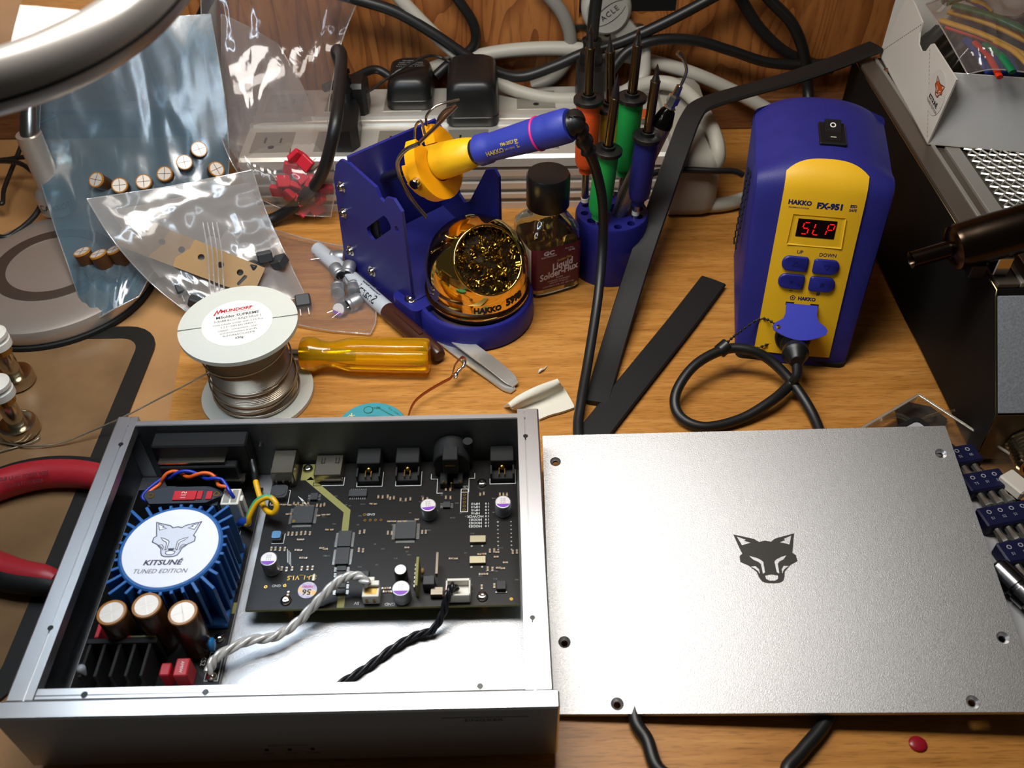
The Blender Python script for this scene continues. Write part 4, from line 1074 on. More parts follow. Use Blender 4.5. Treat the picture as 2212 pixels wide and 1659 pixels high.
# ================================================================== iron stand
def stand():
    C = Vector((-24, 464, 0)); ang = math.atan2(HD.y, HD.x)
    R = thing('iron_stand', 'blue metal iron stand with yellow receptacle and round base ring', 'iron stand', (C.x, C.y, 0), ang)
    # local x = forward (d), local y = left of d -> e is to the right: y = -e
    M_ = M_HBLUE2
    # left plate (toward camera-left): world e = -36 -> local y = +36 ? e is right-back; local y axis = rot90(d)
    sy = 1 if Vector((-HD.y, HD.x, 0)).dot(HE) > 0 else -1
    yl, yr = -36 * sy, 33 * sy
    fnL = lambda y0: (lambda x, z, t: (x, y0 + t, z))
    out = [(-96, 1.5), (-92, 75), (-86, 88), (-80, 94), (-71, 95.5), (-43, 91), (-40, 85), (-36, 84), (-33, 89), (-25, 91.5), (-18, 86), (-17, 12), (-21, 1.5)]
    c_, s_ = math.cos(.75), math.sin(.75)
    slot = [(-46 + a * c_ - b * s_, 60 + a * s_ + b * c_) for a, b in rrect(34, 9.5, 3.5, 4)]
    m = MB(); m.prism(out, -1.0, 1.0, holes=[slot, circ(2.3, 12, -25, 70)], fn=fnL(yl)); pl = m.build('side_plate', M_, R)
    bm = bmesh.new(); bm.from_mesh(pl.data); bmesh.ops.recalc_face_normals(bm, faces=bm.faces); bm.to_mesh(pl.data); bm.free()
    out = [(-72, 1.5), (-72, 98), (-60, 90), (-52, 52), (-46, 48), (-40, 52), (-22, 84), (-14, 88), (-10, 84), (-10, 12), (-18, 1.5)]
    m = MB(); m.prism(out, -1.0, 1.0, fn=fnL(yr)); pr = m.build('side_plate', M_, R)
    bm = bmesh.new(); bm.from_mesh(pr.data); bmesh.ops.recalc_face_normals(bm, faces=bm.faces); bm.to_mesh(pr.data); bm.free()
    m = MB(); y0, y1 = sorted((yl, yr)); m.box(-73.5, -71.5, y0, y1, 1.5, 99, .4); m.build('back_plate', M_, R)
    m = MB(); m.box(-72, -17, y0 + 1, y1 - 1, 1.5, 6, .6); m.build('floor_plate', M_, R)
    sl = MB(); sl.add([(-70, y0 + 1, 34), (-70, y1 - 1, 34), (-16, y1 - 1, 19), (-16, y0 + 1, 19), (-70, y0 + 1, 32), (-70, y1 - 1, 32), (-16, y1 - 1, 17), (-16, y0 + 1, 17)], [(0, 3, 2, 1), (4, 5, 6, 7), (0, 1, 5, 4), (2, 3, 7, 6), (1, 2, 6, 5), (0, 4, 7, 3)]); sl.build('ramp_plate', M_, R)
    # base ring
    m = MB(); m.lathe([(36.5, 0), (38.5, 1.5), (38.2, 16.5), (37, 18), (34.6, 18), (34.4, 15)], 48, (2, -1 * sy, 0), (2, -1 * sy, 1), cap=False); m.cyl((2, -sy, 1), (2, -sy, 13), 35, n=48)
    m.box(-34, -20, -30 if sy > 0 else -20, -14 if sy > 0 else 30, 0, 17.5, 3) if False else None
    br = m.build('base_ring', M_, R, smooth=40)
    lug = Vector((-29, -30 * sy, 0))
    m = MB(); m.prism(rrect(26, 20, 5, 4, -20, -33 * sy), 0, 18.2); m.build('lug', M_, R)
    def screw(p, ax, r=3.2, par=R):
        m = MB(); p = Vector(p); ax = Vector(ax)
        m.lathe([(r * 1.5, 0), (r * 1.5, .5), (r, .6), (r, 1.6), (r * .8, 2.6), (r * .2, 3)], 18, p, p + ax); m.build('screw', M_CHROME, par, smooth=50)
        m = MB(); x, y, d, L = m.frame(p, p + ax)
        m.M = mframe(p + ax.normalized() * 3.05, x, y); m.box(-r * .6, r * .6, -.35, .35, -.3, .05); m.box(-.35, .35, -r * .6, r * .6, -.3, .05); m.build('screw_slot', M_BLACKM, par)
    screw((-20, -36 * sy, 18.2), (0, 0, 1), 3.0)
    for t, z in ((-83, 73), (-86, 52), (-85, 22), (-61, 18)): screw((t, yl - sy * 1.0, z), (0, -sy, 0), 2.6)
    # slotted black bracket with screws inside
    m = MB(); m.prism(rrect(9, 44, 4, 4, -57, 62), -.8, .8, holes=[rrect(4, 12, 1.9, 3, -57, 62)], fn=fnL(yl + sy * 3.2)); m.build('slot_bracket', M_BLACK, R)
    for z in (78, 46): screw((-57, yl + sy * 4, z), (0, sy, 0), 2.6)
    # receptacle: horseshoe collar around the iron axis
    inv = ORG[R.name].inverted(); i3 = inv.to_3x3()
    ax = (i3 @ IRD).normalized(); o = inv @ IR0
    up = Vector((0, 0, 1)); up = (up - ax * up.dot(ax)).normalized(); sd = ax.cross(up)
    mf = mframe(o + ax * 9, sd, up)       # z = ax
    def horse(ro, ri, z0, z1, a0, a1, n=36):
        v = []; f = []
        for k in range(n + 1):
            a = math.radians(a0 + (a1 - a0) * k / n); c, s2 = math.cos(a), math.sin(a)
            v += [(ro * c, ro * s2, z0), (ro * c, ro * s2, z1), (ri * c, ri * s2, z1), (ri * c, ri * s2, z0)]
        for k in range(n):
            b = 4 * k
            for i in range(4): f.append((b + i, b + (i + 1) % 4, b + 4 + (i + 1) % 4, b + 4 + i))
        f += [(0, 3, 2, 1)[::-1], (4 * n, 4 * n + 1, 4 * n + 2, 4 * n + 3)[::-1]]
        f = [q[::-1] for q in f]
        return v, f
    m = MB(); m.M = mf; m.add(*horse(23, 11.8, -4, 4, 115, 425)); m.add(*horse(19.5, 11.8, 3.9, 10, 150, 390)); m.add(*horse(15, 11.8, 9.9, 15, 190, 350))
    rc = m.build('receptacle', M_YELREC, R, smooth=35)
    bm = bmesh.new(); bm.from_mesh(rc.data); bmesh.ops.recalc_face_normals(bm, faces=bm.faces); bm.to_mesh(rc.data); bm.free()
    for s in (-1, 1):
        m = MB(); m.M = mf; m.cyl((s * 22, 0, 0), (s * 27, 0, 0), 3.2, n=14, b=.5); m.build('pivot_screw', M_CHROME, R, smooth=40)
        # wire hoop at each side
        m = MB(); m.M = mf; m.tube(cr([(s * 24, 22, -16), (s * 25.5, 21, -6), (s * 26, 15, 4), (s * 25, 2, 9), (s * 23, -12, 10), (s * 22, -24, 8)], 8), 1.3, 8); m.build('wire_hoop', M_STEEL, R, smooth=60)
        m = MB(); m.M = mf; m.tube(cr([(s * 8, 21, -2), (s * 7, 27, -6), (s * 10, 30, -14), (s * 22, 26, -22)], 6), .8, 6); m.build('spring_wire', M_STEEL, R, smooth=60)
    m = MB(); m.M = mf; m.tube([(-24, 22, -16), (24, 22, -16)], 1.3, 8); m.build('cross_wire', M_STEEL, R, smooth=60)
stand()

# ================================================================== gold tip cleaner
def cleaner():
    C = Vector((-21.5, 464, 0)); R0 = 33.0; zc = 37.0
    R = thing('tip_cleaner', 'shiny gold dome tip cleaner filled with curly brass wool', 'tip cleaner', (C.x, C.y, 13))
    cen = Vector((C.x, C.y, zc)); n = Vector((.33, -.66, .68)).normalized(); rh = 21.5; dh = math.sqrt(R0 ** 2 - rh ** 2)
    bm = bmesh.new(); bmesh.ops.create_uvsphere(bm, u_segments=64, v_segments=40, radius=R0)
    for v in bm.verts:
        if v.co.z < 0: pass
    bmesh.ops.bisect_plane(bm, geom=bm.verts[:] + bm.edges[:] + bm.faces[:], plane_co=n * dh, plane_no=n, clear_outer=True)
    bmesh.ops.bisect_plane(bm, geom=bm.verts[:] + bm.edges[:] + bm.faces[:], plane_co=Vector((0, 0, -6)), plane_no=Vector((0, 0, -1)), clear_outer=True)
    m = MB(); bm.verts.ensure_lookup_table()
    m.add([cen + v.co for v in bm.verts], [tuple(v.index for v in f.verts) for f in bm.faces]); bm.free()
    rb = math.sqrt(R0 ** 2 - 36)
    m.lathe([(33.4, 0), (33.8, 1), (33.6, 8), (32.8, 9.2), (33.0, 10), (rb, zc - 6 - 13.2)], 64, (C.x, C.y, 13.2), (C.x, C.y, 14), cap=False)
    GOLD = mat('polished_gold', '#f6d070', .06, 1.0)
    sh = m.build('dome_shell', GOLD, R, world=True, smooth=40)
    x, y, d, L = m.frame((0, 0, 0), n)
    m = MB(); m.tube([cen + n * dh + (x * math.cos(2 * pi * k / 64) + y * math.sin(2 * pi * k / 64)) * rh for k in range(64)], .9, 8, closed=True); m.build('rim', GOLD, sh, world=True, smooth=60)
    m = MB(); m.lathe([(33.9, 0), (34.1, .5), (33.9, 1.0)], 64, (C.x, C.y, 21.4), (C.x, C.y, 22)); m.build('lower_band', mat('dark_line', '#3a220a', .3, .8), sh, world=True, smooth=60)
    # lettering wrapped round the lower dome
    a0 = math.radians(-66)
    def wr(u, w):
        a = a0 + u / 33.6; z = 26 + w
        r = (math.sqrt(max(1, R0 ** 2 - (z - zc) ** 2)) if z > 31 else 33.0 + (32.45 - 33.0) * (z - 23.2) / 7.8) + .18
        return Vector((C.x + r * math.cos(a), C.y + r * math.sin(a), z))
    m = MB(); m.text('HAKKO', 5.2, lambda a_, b_: wr(a_ - 6.5, b_ + 1.0), bold=.06); m.text('599B', 7.0, lambda a_, b_: wr(a_ + 13.5, b_ + 2.4), bold=.06); m.text('TIP CLEANER', 1.5, lambda a_, b_: wr(a_ - 8.5, b_ - 2.4))
    m.build('lettering', M_INK, R, world=True)
    # backing + brass wool
    m = MB(); m.lathe([(rh + 2.0, -6), (rh + 2, -5.9), (.5, -3.5)], 40, cen + n * dh, cen + n * (dh + 1), cap=False); m.build('wool_core', mat('dark_wool', '#2c210e', .6, .4), R, world=True, smooth=50)
    m = MB(); rnd = random.Random(3)
    for _ in range(330):
        r = rh * math.sqrt(rnd.random()) * .97; a = rnd.uniform(0, 2 * pi); h = rnd.uniform(-4.5, 1.2) * (1 - .3 * (r / rh))
        c = cen + n * (dh + h) + (x * math.cos(a) + y * math.sin(a)) * r
        q = []; ph = rnd.uniform(0, 6); rad = rnd.uniform(.8, 2.3); ax = Vector((rnd.gauss(0, 1), rnd.gauss(0, 1), rnd.gauss(0, 1))).normalized()
        u = ax.orthogonal().normalized(); w = ax.cross(u); tu = rnd.uniform(.8, 1.8)
        for k in range(9):
            t = k / 8 * 2 * pi * tu + ph; q.append(c + (u * math.cos(t) + w * math.sin(t)) * rad + ax * (k - 4) * .35)
        v = []
        for p in q:
            o = (p - cen)
            rr_ = o - n * o.dot(n)
            if rr_.length > rh - .6: p = p - rr_.normalized() * (rr_.length - rh + .6)
            v += [p + ax * .32, p - ax * .32]
        m.add(v, [(2 * k, 2 * k + 1, 2 * k + 3, 2 * k + 2) for k in range(8)])
    tag(m.build('brass_wool', mat('brass_curl', '#a88634', .22, 1.0), R, world=True), kind='stuff')
cleaner()

# ================================================================== flux bottle
def bottle():
    c = A(1180, 602, 0); R = thing('flux_bottle', 'small glass bottle of liquid solder flux with black cap and maroon label', 'bottle', (c.x, c.y, 0), math.radians(22))
    def sec(hw, e, n=40):
        o = []
        for k in range(n):
            a = 2 * pi * k / n; ca, sa = math.cos(a), math.sin(a)
            o.append((hw * math.copysign(abs(ca) ** (2 / e), ca), hw * math.copysign(abs(sa) ** (2 / e), sa)))
        return o
    def loft(m, secs, cap0=True, cap1=True, flip=False):
        n = len(secs[0][0]); v = []; f = []
        for o, z in secs: v += [(p[0], p[1], z) for p in o]
        for i in range(len(secs) - 1):
            for k in range(n): f.append((i * n + k, i * n + (k + 1) % n, (i + 1) * n + (k + 1) % n, (i + 1) * n + k))
        if cap0: f.append(tuple(range(n))[::-1])
        if cap1: f.append(tuple((len(secs) - 1) * n + k for k in range(n)))
        m.add(v, [q[::-1] for q in f] if flip else f)
    glass = mat('bottle_glass', '#e8f0ea', .03, trans=1.0, ior=1.45)
    outer = [(sec(16.0, 5), 0), (sec(18.0, 6), 1.5), (sec(18.6, 6), 5), (sec(18.6, 6), 42), (sec(18.0, 5.5), 46), (sec(15.5, 3.5), 50.5), (sec(12.6, 2.2), 54), (sec(11.5, 2), 57), (sec(11.5, 2), 61)]
    inner = [(sec(16.6, 6), 3.0), (sec(16.9, 6), 6), (sec(16.9, 6), 42), (sec(16.2, 5.5), 45.5), (sec(14, 3.5), 49.4), (sec(11, 2.2), 53), (sec(10, 2), 57), (sec(10, 2), 61)]
    m = MB(); loft(m, outer, True, False); loft(m, inner, True, False, True); m.build('glass', glass, R, smooth=50)
    m = MB(); loft(m, [(sec(16.55, 6), 3.05), (sec(16.85, 6), 6), (sec(16.85, 6), 38)]); m.build('liquid', mat('amber_flux', '#d8b060', .02, trans=1.0, ior=1.37), R, smooth=50)
    m = MB(); m.lathe([(13.4, 0), (13.9, .6), (13.9, 21.5), (13.0, 23.2), (11.5, 23.6)], 40, (0, 0, 60.5), (0, 0, 61)); m.m = 0
    for k in range(0): pass
    m.build('cap', M_BLACK, R, smooth=40)
    # label: maroon wrap, white side panel
    def lab(a0, a1, z0, z1, off, ms, name, n=26):
        hw = 18.6 + off; m = MB()
        def P(t):
            a = math.radians(a0 + (a1 - a0) * t); ca, sa = math.cos(a), math.sin(a); e = 6
            return (hw * math.copysign(abs(ca) ** (2 / e), ca), hw * math.copysign(abs(sa) ** (2 / e), sa))
        m.grid(lambda u, w: Vector((*P(u), z0 + (z1 - z0) * w)), n, 2); return m.build(name, ms, R, smooth=60)
    lab(-150, 60, 7, 40, .12, mat('maroon_label', '#571a2e', .35), 'label')
    lab(-196, -150, 8, 39, .3, M_PAPER, 'side_label')
    m = MB(); F = lambda x, z: Vector((x, -18.86, z))
    T = lambda st, x, z, s, **k: m.text(st, s, lambda a_, b_: F(x + a_, z + b_), **k)
    T('GC', -7, 36.3, 4.4, bold=.05, sx=1.2); T('ELECTRONICS', -7, 33.6, 1.7, bold=.02)
    T('Part No.', 7.5, 37, 1.8); T('10-42', 9, 35, 2.0, bold=.03)
    tl = lambda st, x, z, s: m.text(st, s, lambda a_, b_: F(x + a_, z + b_ + .16 * a_), bold=.03, sx=.8)
    tl('Liquid', 3.0, 25.0, 7.6); tl('Solder-Flux', .3, 19.2, 7.4)
    T('ROSIN', 1, 15, 1.7); T('WARNING: FLAMMABLE', .5, 13, 1.5); T('KEEP OUT OF REACH', .5, 11.2, 1.4); T('CONTENTS 2 FL. OZ. (59.1 ml)', .3, 9, 1.7)
    m.build('label_print', mat('label_white', '#c9bfc4', .5), R)
    m = MB(); tl('Golden Flux', 4, 29.4, 2.6); m.build('gold_print_line', mat('label_gold', '#a8923c', .5), R)
    m = MB()
    for k in range(11): m.text('WARNING CAUTION FLUX', 1.3, lambda a_, b_: Vector((-18.9, -9.5 - a_ * .62, 36.5 - 2.5 * k + b_)))
    m.build('side_print', M_INK, R)
bottle()

# ================================================================== tip stand with soldering tips
TC = Vector((68.5, 512, 0)); TZ = 45.0
def tipstand():
    R = thing('tip_stand', 'round blue block with holes holding soldering tips', 'tip stand', (TC.x, TC.y, 0))
    hs = [circ(2.7, 12, 18.6 * math.cos(a), 18.6 * math.sin(a)) for a in [2 * pi * k / 12 + .12 for k in range(12)]] + [circ(5.6, 14, 3, 3)]
    m = MB(); m.prism(circ(23.6, 56), 1.0, TZ, holes=hs); m.lathe([(25.0, 0), (25.2, 1), (24.4, TZ - 2), (23.6, TZ - .05)], 56, (0, 0, 0), (0, 0, 1), cap=False); m.build('block', M_HBLUE2, R, smooth=35)
tipstand()
def rodpt(px, py, Y): return AY(px, py, Y)
def tip(base, gb, fl, tt, tp, col, label, kind='cone', rg=7.4):
    Bq = A(base[0], base[1], TZ); Y = Bq.y
    G, F_, T_, Z_ = [rodpt(*q, Y) for q in (gb, fl, tt, tp)]
    ax = (T_ - Bq).normalized(); R = thing('soldering_tip', label, 'soldering tip', (Bq.x, Bq.y, TZ - 25), group='soldering tips in the blue stand')
    t = lambda p: (p - Bq).dot(ax); P = lambda s: Bq + ax * s
    tg, tf, tt_, tp_ = t(G), t(F_), t(T_), t(Z_)
    m = MB(); m.cyl(P(-22), P(tg + 2), 2.5, n=14); m.build('shank', M_STEEL, R, world=True, smooth=40)
    m = MB(); m.cyl(P(2), P(5), 2.65, n=14); m.build('contact_ring', M_WHITE, R, world=True, smooth=40)
    m = MB(); m.lathe([(rg * .62, tg - 5), (rg * .62, tg), (rg * .86, tg), (rg, tg + 4), (rg, tf - 3)], 24, P(0), P(1)); m.build('grip', mat('grip_' + label.split()[0] + label.split()[1], col, .62, bump=.4, bscale=1500), R, world=True, smooth=40)
    m = MB(); m.lathe([(rg, tf - 3), (rg + 1.8, tf - 2.4), (rg + 1.8, tf), (rg + .8, tf + .6), (rg * .62, tf + .6), (rg * .62, tf + 2.6), (3.4, tf + 2.8), (3.4, tf + 1)], 28, P(0), P(1)); m.build('collar', M_BLACK, R, world=True, smooth=35)
    m = MB(); m.lathe([(2.9, tf), (2.9, tt_ - .5), (3.1, tt_ - .4), (3.1, tt_ + .3), (2.6, tt_ + .6)], 18, P(0), P(1)); m.build('barrel', mat('bronzed_steel', '#6f6148', .25, 1.0) if 'bronzed_steel' not in bpy.data.materials else bpy.data.materials['bronzed_steel'], R, world=True, smooth=40)
    H = max(8, tp_ - tt_); m = MB(); TM = bpy.data.materials.get('tip_iron') or mat('tip_iron', '#6d6760', .32, 1.0)
    if kind == 'cone': m.lathe([(2.6, 0), (2.4, H * .12), (1.4, H * .38), (.6, H * .8), (.12, H)], 14, P(tt_), P(tt_ + 1))
    elif kind == 'longcone': m.lathe([(2.7, 0), (2.4, H * .2), (1.6, H * .55), (.15, H)], 14, P(tt_), P(tt_ + 1))
    else:
        m.lathe([(2.5, 0), (2.2, H * .2), (1.5, H * .38), (1.4, H * .7)], 14, P(tt_), P(tt_ + 1))
        x, y, d, L = m.frame(P(0), P(1)); o = P(tt_ + H * .68); v = [o + x * sx * 1.4 + y * sy * 1.3 for sx in (-1, 1) for sy in (-1, 1)] + [o + ax * H * .32 + x * sx * 1.3 + y * .15 * sy for sx in (-1, 1) for sy in (-1, 1)]
        m.add(v, [(0, 1, 3, 2), (4, 6, 7, 5), (0, 4, 5, 1), (2, 3, 7, 6), (0, 2, 6, 4), (1, 5, 7, 3)])
    m.build('point', TM, R, world=True, smooth=40)
tip((1263, 440), (1264, 356), (1268, 212), (1275, 104), (1282, 55), '#e0521a', 'orange gripped soldering tip, tallest on the left of the blue stand', 'chisel')
tip((1318, 425), (1308, 330), (1308, 228), (1318, 112), (1325, 72), '#b08c18', 'yellow gripped soldering tip half hidden behind the orange one', 'cone')
tip((1340, 440), (1348, 362), (1364, 208), (1377, 98), (1379, 62), '#0f8a3a', 'dark green gripped soldering tip, the tall rear one in the stand', 'chisel')
tip((1291, 480), (1288, 455), (1313, 322), (1328, 212), (1333, 160), '#139a44', 'green gripped soldering tip, the short front one with a needle point', 'longcone')
tip((1372, 468), (1363, 425), (1399, 292), (1416, 176), (1425, 140), '#161c6e', 'blue gripped soldering tip beside the heat-shrink strip', 'chisel')
def pick():
    Y = TC.y + 6
    b = A(1336, 462, TZ); Y = b.y
    P = lambda px, py, dy=0: AY(px, py, Y + dy)
    R = thing('hook_pick', 'silver knurled hook pick leaning out of the blue tip stand', 'pick', (b.x, b.y, TZ - 8))
    h0, h1, h2, h3 = P(1334, 468), P(1372, 402), P(1428, 280), P(1437, 252)
    ax = (h3 - h0).normalized(); L = (h3 - h0).length
    m = MB(); m.lathe([(3, 0), (4.2, L * .06), (6.4, L * .3), (6.6, L * .6), (6.6, L)], 24, h0 - ax * 6, h0 - ax * 5); m.build('knurled_handle', mat('knurled_silver', '#8f8c86', .35, 1.0, bump=.9, bscale=900), R, world=True, smooth=40)
    h0 = h0 - ax * 6
    m = MB(); m.lathe([(6.7, L), (6.7, L + 2), (4.6, L + 10), (2.6, L + 12.5)], 24, h0, h0 + ax); m.build('chuck_cone', mat('black_chrome', '#262320', .15, .9), R, world=True, smooth=40)
    m = MB(); m.lathe([(3.6, L + 12), (4.2, L + 12.6), (3.0, L + 13.4), (3.0, L + 15), (3.9, L + 15.4), (3.9, L + 20), (2.4, L + 21), (2.0, L + 27)], 6, h0, h0 + ax); m.build('chuck_nut', M_CHROME, R, world=True)
    e = h0 + ax * (L + 26)
    m = MB(); m.tube(cr([e, P(1473, 180), P(1482, 158), P(1482, 143), P(1475, 126), P(1464, 113)], 8), [1.1] * 40 + [1.5] * 20, 8) if False else None
    pts = cr([e, P(1473, 180), P(1482, 158), P(1482, 143), P(1475, 126), P(1464, 113)], 8)
    m.tube(pts, 1.0, 8); m.tube(pts[-7:], 1.5, 8); m.build('hook', M_STEEL, R, world=True, smooth=60)
pick()

# ================================================================== power strip and what is plugged in
M_STRIP = mat('brushed_strip', '#cfcbc2', .34, .55, bump=.12, bscale=500, stretch=(.08, 1, 1))
M_CAPG = mat('strip_end_grey', '#9a958a', .5)
M_CORDW = mat('grey_white_cord', '#a8a498', .5, bump=.05)
M_CORDG = mat('grey_cord', '#7f7c74', .5)
def power_strip():
    R = thing('power_strip', 'wide brushed aluminium power strip with ribbed sides along the wall', 'power strip', (-20, 636, 0))
    prof = [(584, 0), (584, 5), (587.5, 5.5), (587.5, 9), (583.5, 9.5), (583.5, 13), (587.5, 13.5), (587.5, 17), (584, 17.5), (584, 22), (588, 22.5), (588, 27), (584, 28), (584, 33), (587, 33.5), (587, 36), (583, 36.5), (583.5, 43), (586, 45), (629, 45), (630, 47), (632, 47.4), (633.5, 47), (634.5, 44), (641, 44), (642, 46.6), (645, 46.8), (646.5, 45), (689, 45), (691, 43), (691, 0)]
    m = MB(); m.prism(prof, -196, 128, fn=lambda y, z, x: (x, y, z)); m.build('housing', M_STRIP, R, world=True, smooth=20)
    # end cap
    m = MB()
    def sec(t): return None
    pf = rrect(128, 52, 9, 5, 630, 26)
    sh = lambda s, d: [(630 + (y - 630) * s, d + (z) * s) for y, z in pf]
    rings = [(sh(1, 0), 118), (sh(1, 0), 143), (sh(.97, .6), 149), (sh(.90, 2), 152.5)]
    v = []; f = []; n = len(pf)
    for o, x in rings: v += [(x, y, z) for y, z in o]
    for i in range(len(rings) - 1):
        for k in range(n): f.append((i * n + k, i * n + (k + 1) % n, (i + 1) * n + (k + 1) % n, (i + 1) * n + k))
    f += [tuple(range(n))[::-1], tuple((len(rings) - 1) * n + k for k in range(n))]
    m.add(v, f); cp = m.build('end_cap', M_CAPG, R, world=True, smooth=35)
    m = MB(); m.text('Surge Protector', 5.5, lambda a, b: Vector((135 - b, 618 + a * .9, 52.15))); m.build('cap_lettering', M_DARKALU, cp, world=True)
    m = MB(); c = A(1405, 190, 52.1); m.prism(circ(10, 24, c.x, c.y), 52.12, 52.12, holes=[circ(9.4, 24, c.x, c.y)]); 
    m.stroke([(c.x - 4, c.y + 5), (c.x, c.y - 5), (c.x + 4, c.y + 5)], 1.6, lambda x, y: Vector((x, y, 52.13))); m.build('cap_emblem', M_INK, cp, world=True)
    c = A(1393, 247, 52); m = MB(); m.box(c.x - 6, c.x + 6, c.y - 7, c.y + 7, 51.5, 53, .4); m.build('rocker_switch', mat('orange_switch', '#a8481c', .4), R, world=True)
    m = MB(); m.box(150, 154, 582, 600, 18, 36, .6); m.build('breaker_button', M_BLACK, R, world=True)
    # outlets
    for row, y0 in ((0, 667), (1, 607)):
        for x in (-175, -128, -82, -30, 22, 74):
            m = MB(); m.box(x - 15, x + 15, y0 - 15, y0 + 15, 44.9, 45.35, .15); ot = m.build('outlet', M_CAPG if False else mat('outlet_plate', '#918d82', .4, .5) if 'outlet_plate' not in bpy.data.materials else bpy.data.materials['outlet_plate'], R, world=True)
            m = MB(); m.box(x - 6.6, x - 5.0, y0 - 1, y0 + 7, 45.3, 45.42); m.box(x + 5.0, x + 6.6, y0 - 1, y0 + 6, 45.3, 45.42); m.prism(circ(2.4, 12, x, y0 - 7), 45.3, 45.42); m.build('outlet_slots', M_BLACKM, ot, world=True)
power_strip()
def adapter(x0, x1, y0, y1, z1, name, label, text=None):
    c = ((x0 + x1) / 2, (y0 + y1) / 2)
    R = thing(name, label, 'power adapter', (c[0], c[1], 45.4))
    w, d = x1 - x0, y1 - y0; m = MB()
    rings = [(rrect(w - 2, d - 2, 6, 5, *c), 45.5), (rrect(w, d, 7, 5, *c), 47), (rrect(w, d, 7, 5, *c), 53), (rrect(w - .8, d - .8, 7, 5, *c), 53.4), (rrect(w - .3, d - .3, 7, 5, *c), 54), (rrect(w - 3, d - 3, 7, 5, *c), z1 - 7), (rrect(w - 6, d - 6, 8, 5, *c), z1 - 2.5), (rrect(w - 12, d - 12, 8, 5, *c), z1 - .3), (rrect(w - 18, d - 18, 7, 5, *c), z1)]
    v = []; f = []; n = len(rings[0][0])
    for o, z in rings: v += [(p[0], p[1], z) for p in o]
    for i in range(len(rings) - 1):
        for k in range(n): f.append((i * n + k, i * n + (k + 1) % n, (i + 1) * n + (k + 1) % n, (i + 1) * n + k))
    f += [tuple(range(n))[::-1], tuple((len(rings) - 1) * n + k for k in range(n))]
    m.add(v, f); m.build('shell', M_BLACK, R, world=True, smooth=40)
    if text:
        m = MB()
        for i, t in enumerate(text): m.text(t, 2.3, lambda a, b: Vector((c[0] + 1 - a, y1 - 12 - 3.2 * i - b, z1 + .15)))
        m.build('rating_print', mat('rating_grey', '#8a8a88', .6), R, world=True)
    return R
a1 = A(833, 240, 45.5); b1 = A(937, 240, 45.5)
adapter(a1.x + 1, b1.x - 1, a1.y, a1.y + 46, 70, 'wall_adapter', 'small black power adapter with printed rating text on the power strip', ('AC ADAPTER', 'INPUT: 120V~60Hz', 'OUTPUT: 9V 500mA', 'CLASS 2   LISTED  I.T.E.'))
a2 = A(964, 276, 45.5); b2 = A(1078, 276, 45.5)
adapter(a2.x, b2.x, a2.y, a2.y + 56, 80, 'wall_adapter', 'large plain black power adapter plugged in behind the iron stand')
def cord(name, label, pts, r, m_, n=10, k=10, cat='cable', group=None, extra=None):
    P = cr(pts, k); mb = MB(); mb.tube(P, r, n)
    o = min(P, key=lambda p: p.z)
    ob = mb.build(name, m_, None, origin=(o.x, o.y, max(0, o.z)), world=True, smooth=60)
    return tag(ob, label, cat, group)
def plug_left():
    c = A(745, 300, 45); R = thing('mains_plug', 'black mains plug with a thick cord looping down on the power strip', 'plug', (c.x, c.y, 45.4))
    p = A(742, 318, 46); m = MB(); v = []
    m.M = Matrix.Translation((c.x + 3, c.y - 6, 0))
    m.prism([(-10, -10), (-7, -14), (5, -14), (10, -6), (8, 24), (4, 34), (-6, 34), (-9, 24)], 46, 62); m.build('plug_body', M_BLACK, R, world=True)
    m = MB(); m.M = Matrix.Translation((c.x + 3, c.y - 6, 0)); m.box(-11, 12, 36, 58, 46, 72, 3); m.build('second_plug_body', M_BLACK, R, world=True)
    top = A(738, 112, 92)
    P = cr([c + Vector((0, 26, 14)), c + Vector((-1, 34, 34)), top + Vector((-4, 0, 0)), top + Vector((2, -14, 4)), A(733, 190, 92), A(724, 270, 82), A(708, 340, 60), A(690, 385, 42), A(655, 430, 22), A(605, 466, 8), A(560, 480, 4.6), A(500, 470, 4.6), A(430, 430, 4.6)], 10)
    m = MB(); m.tube(P, 4.4, 12); m.build('plug_cord', M_RUBBER, R, world=True, smooth=60)
    m = MB()
    for i in range(3): q = c + Vector((-1, 30 + 3 * i, 22 + 6 * i)); m.cyl(q, q + Vector((0, 1, 3)), 6.2 - .5 * i, n=14)
    m.build('strain_relief', M_BLACK, R, world=True, smooth=40)
plug_left()
def plug_mid():
    c = A(1272, 212, 45.5); R = thing('mains_plug', 'black mains plug standing on the strip behind the tips with its cord going up', 'plug', (c.x, c.y, 45.4))
    m = MB(); m.prism(rrect(22, 26, 6, 4, c.x, c.y - 4), 45.5, 75); m.build('plug_body', M_BLACK, R, world=True)
    t = AY(1275, 85, c.y); m = MB(); m.lathe([(9, 75), (8.5, 84), (6.5, 86), (6.5, 92), (7.6, 93), (7.4, t.z - 2), (5, t.z)], 18, (c.x, c.y, 0), (c.x, c.y, 1)); m.build('strain_relief', M_BLACK, R, world=True, smooth=35)
    P = cr([(c.x, c.y, t.z - 3), AY(1283, 40, c.y - 2), AY(1290, -20, c.y - 4), AY(1296, -110, c.y - 4)], 8); m = MB(); m.tube(P, 4.6, 12); m.build('plug_cord', M_RUBBER, R, world=True, smooth=60)
plug_mid()
W = lambda px, py, dy=9: AY(px, py, WALL_Y - dy)
cord('white_cable', 'thick whitish cable arching across the wall behind the soldering tips', [W(850, 195, 9), W(900, 165, 9), W(960, 139, 9), W(1080, 112, 9), W(1200, 104, 9), W(1300, 112, 10), W(1400, 131, 12), W(1500, 160, 16), W(1600, 205, 20), W(1680, 250, 28), W(1760, 300, 40)], 5.6, M_CORDW, cat='cable')
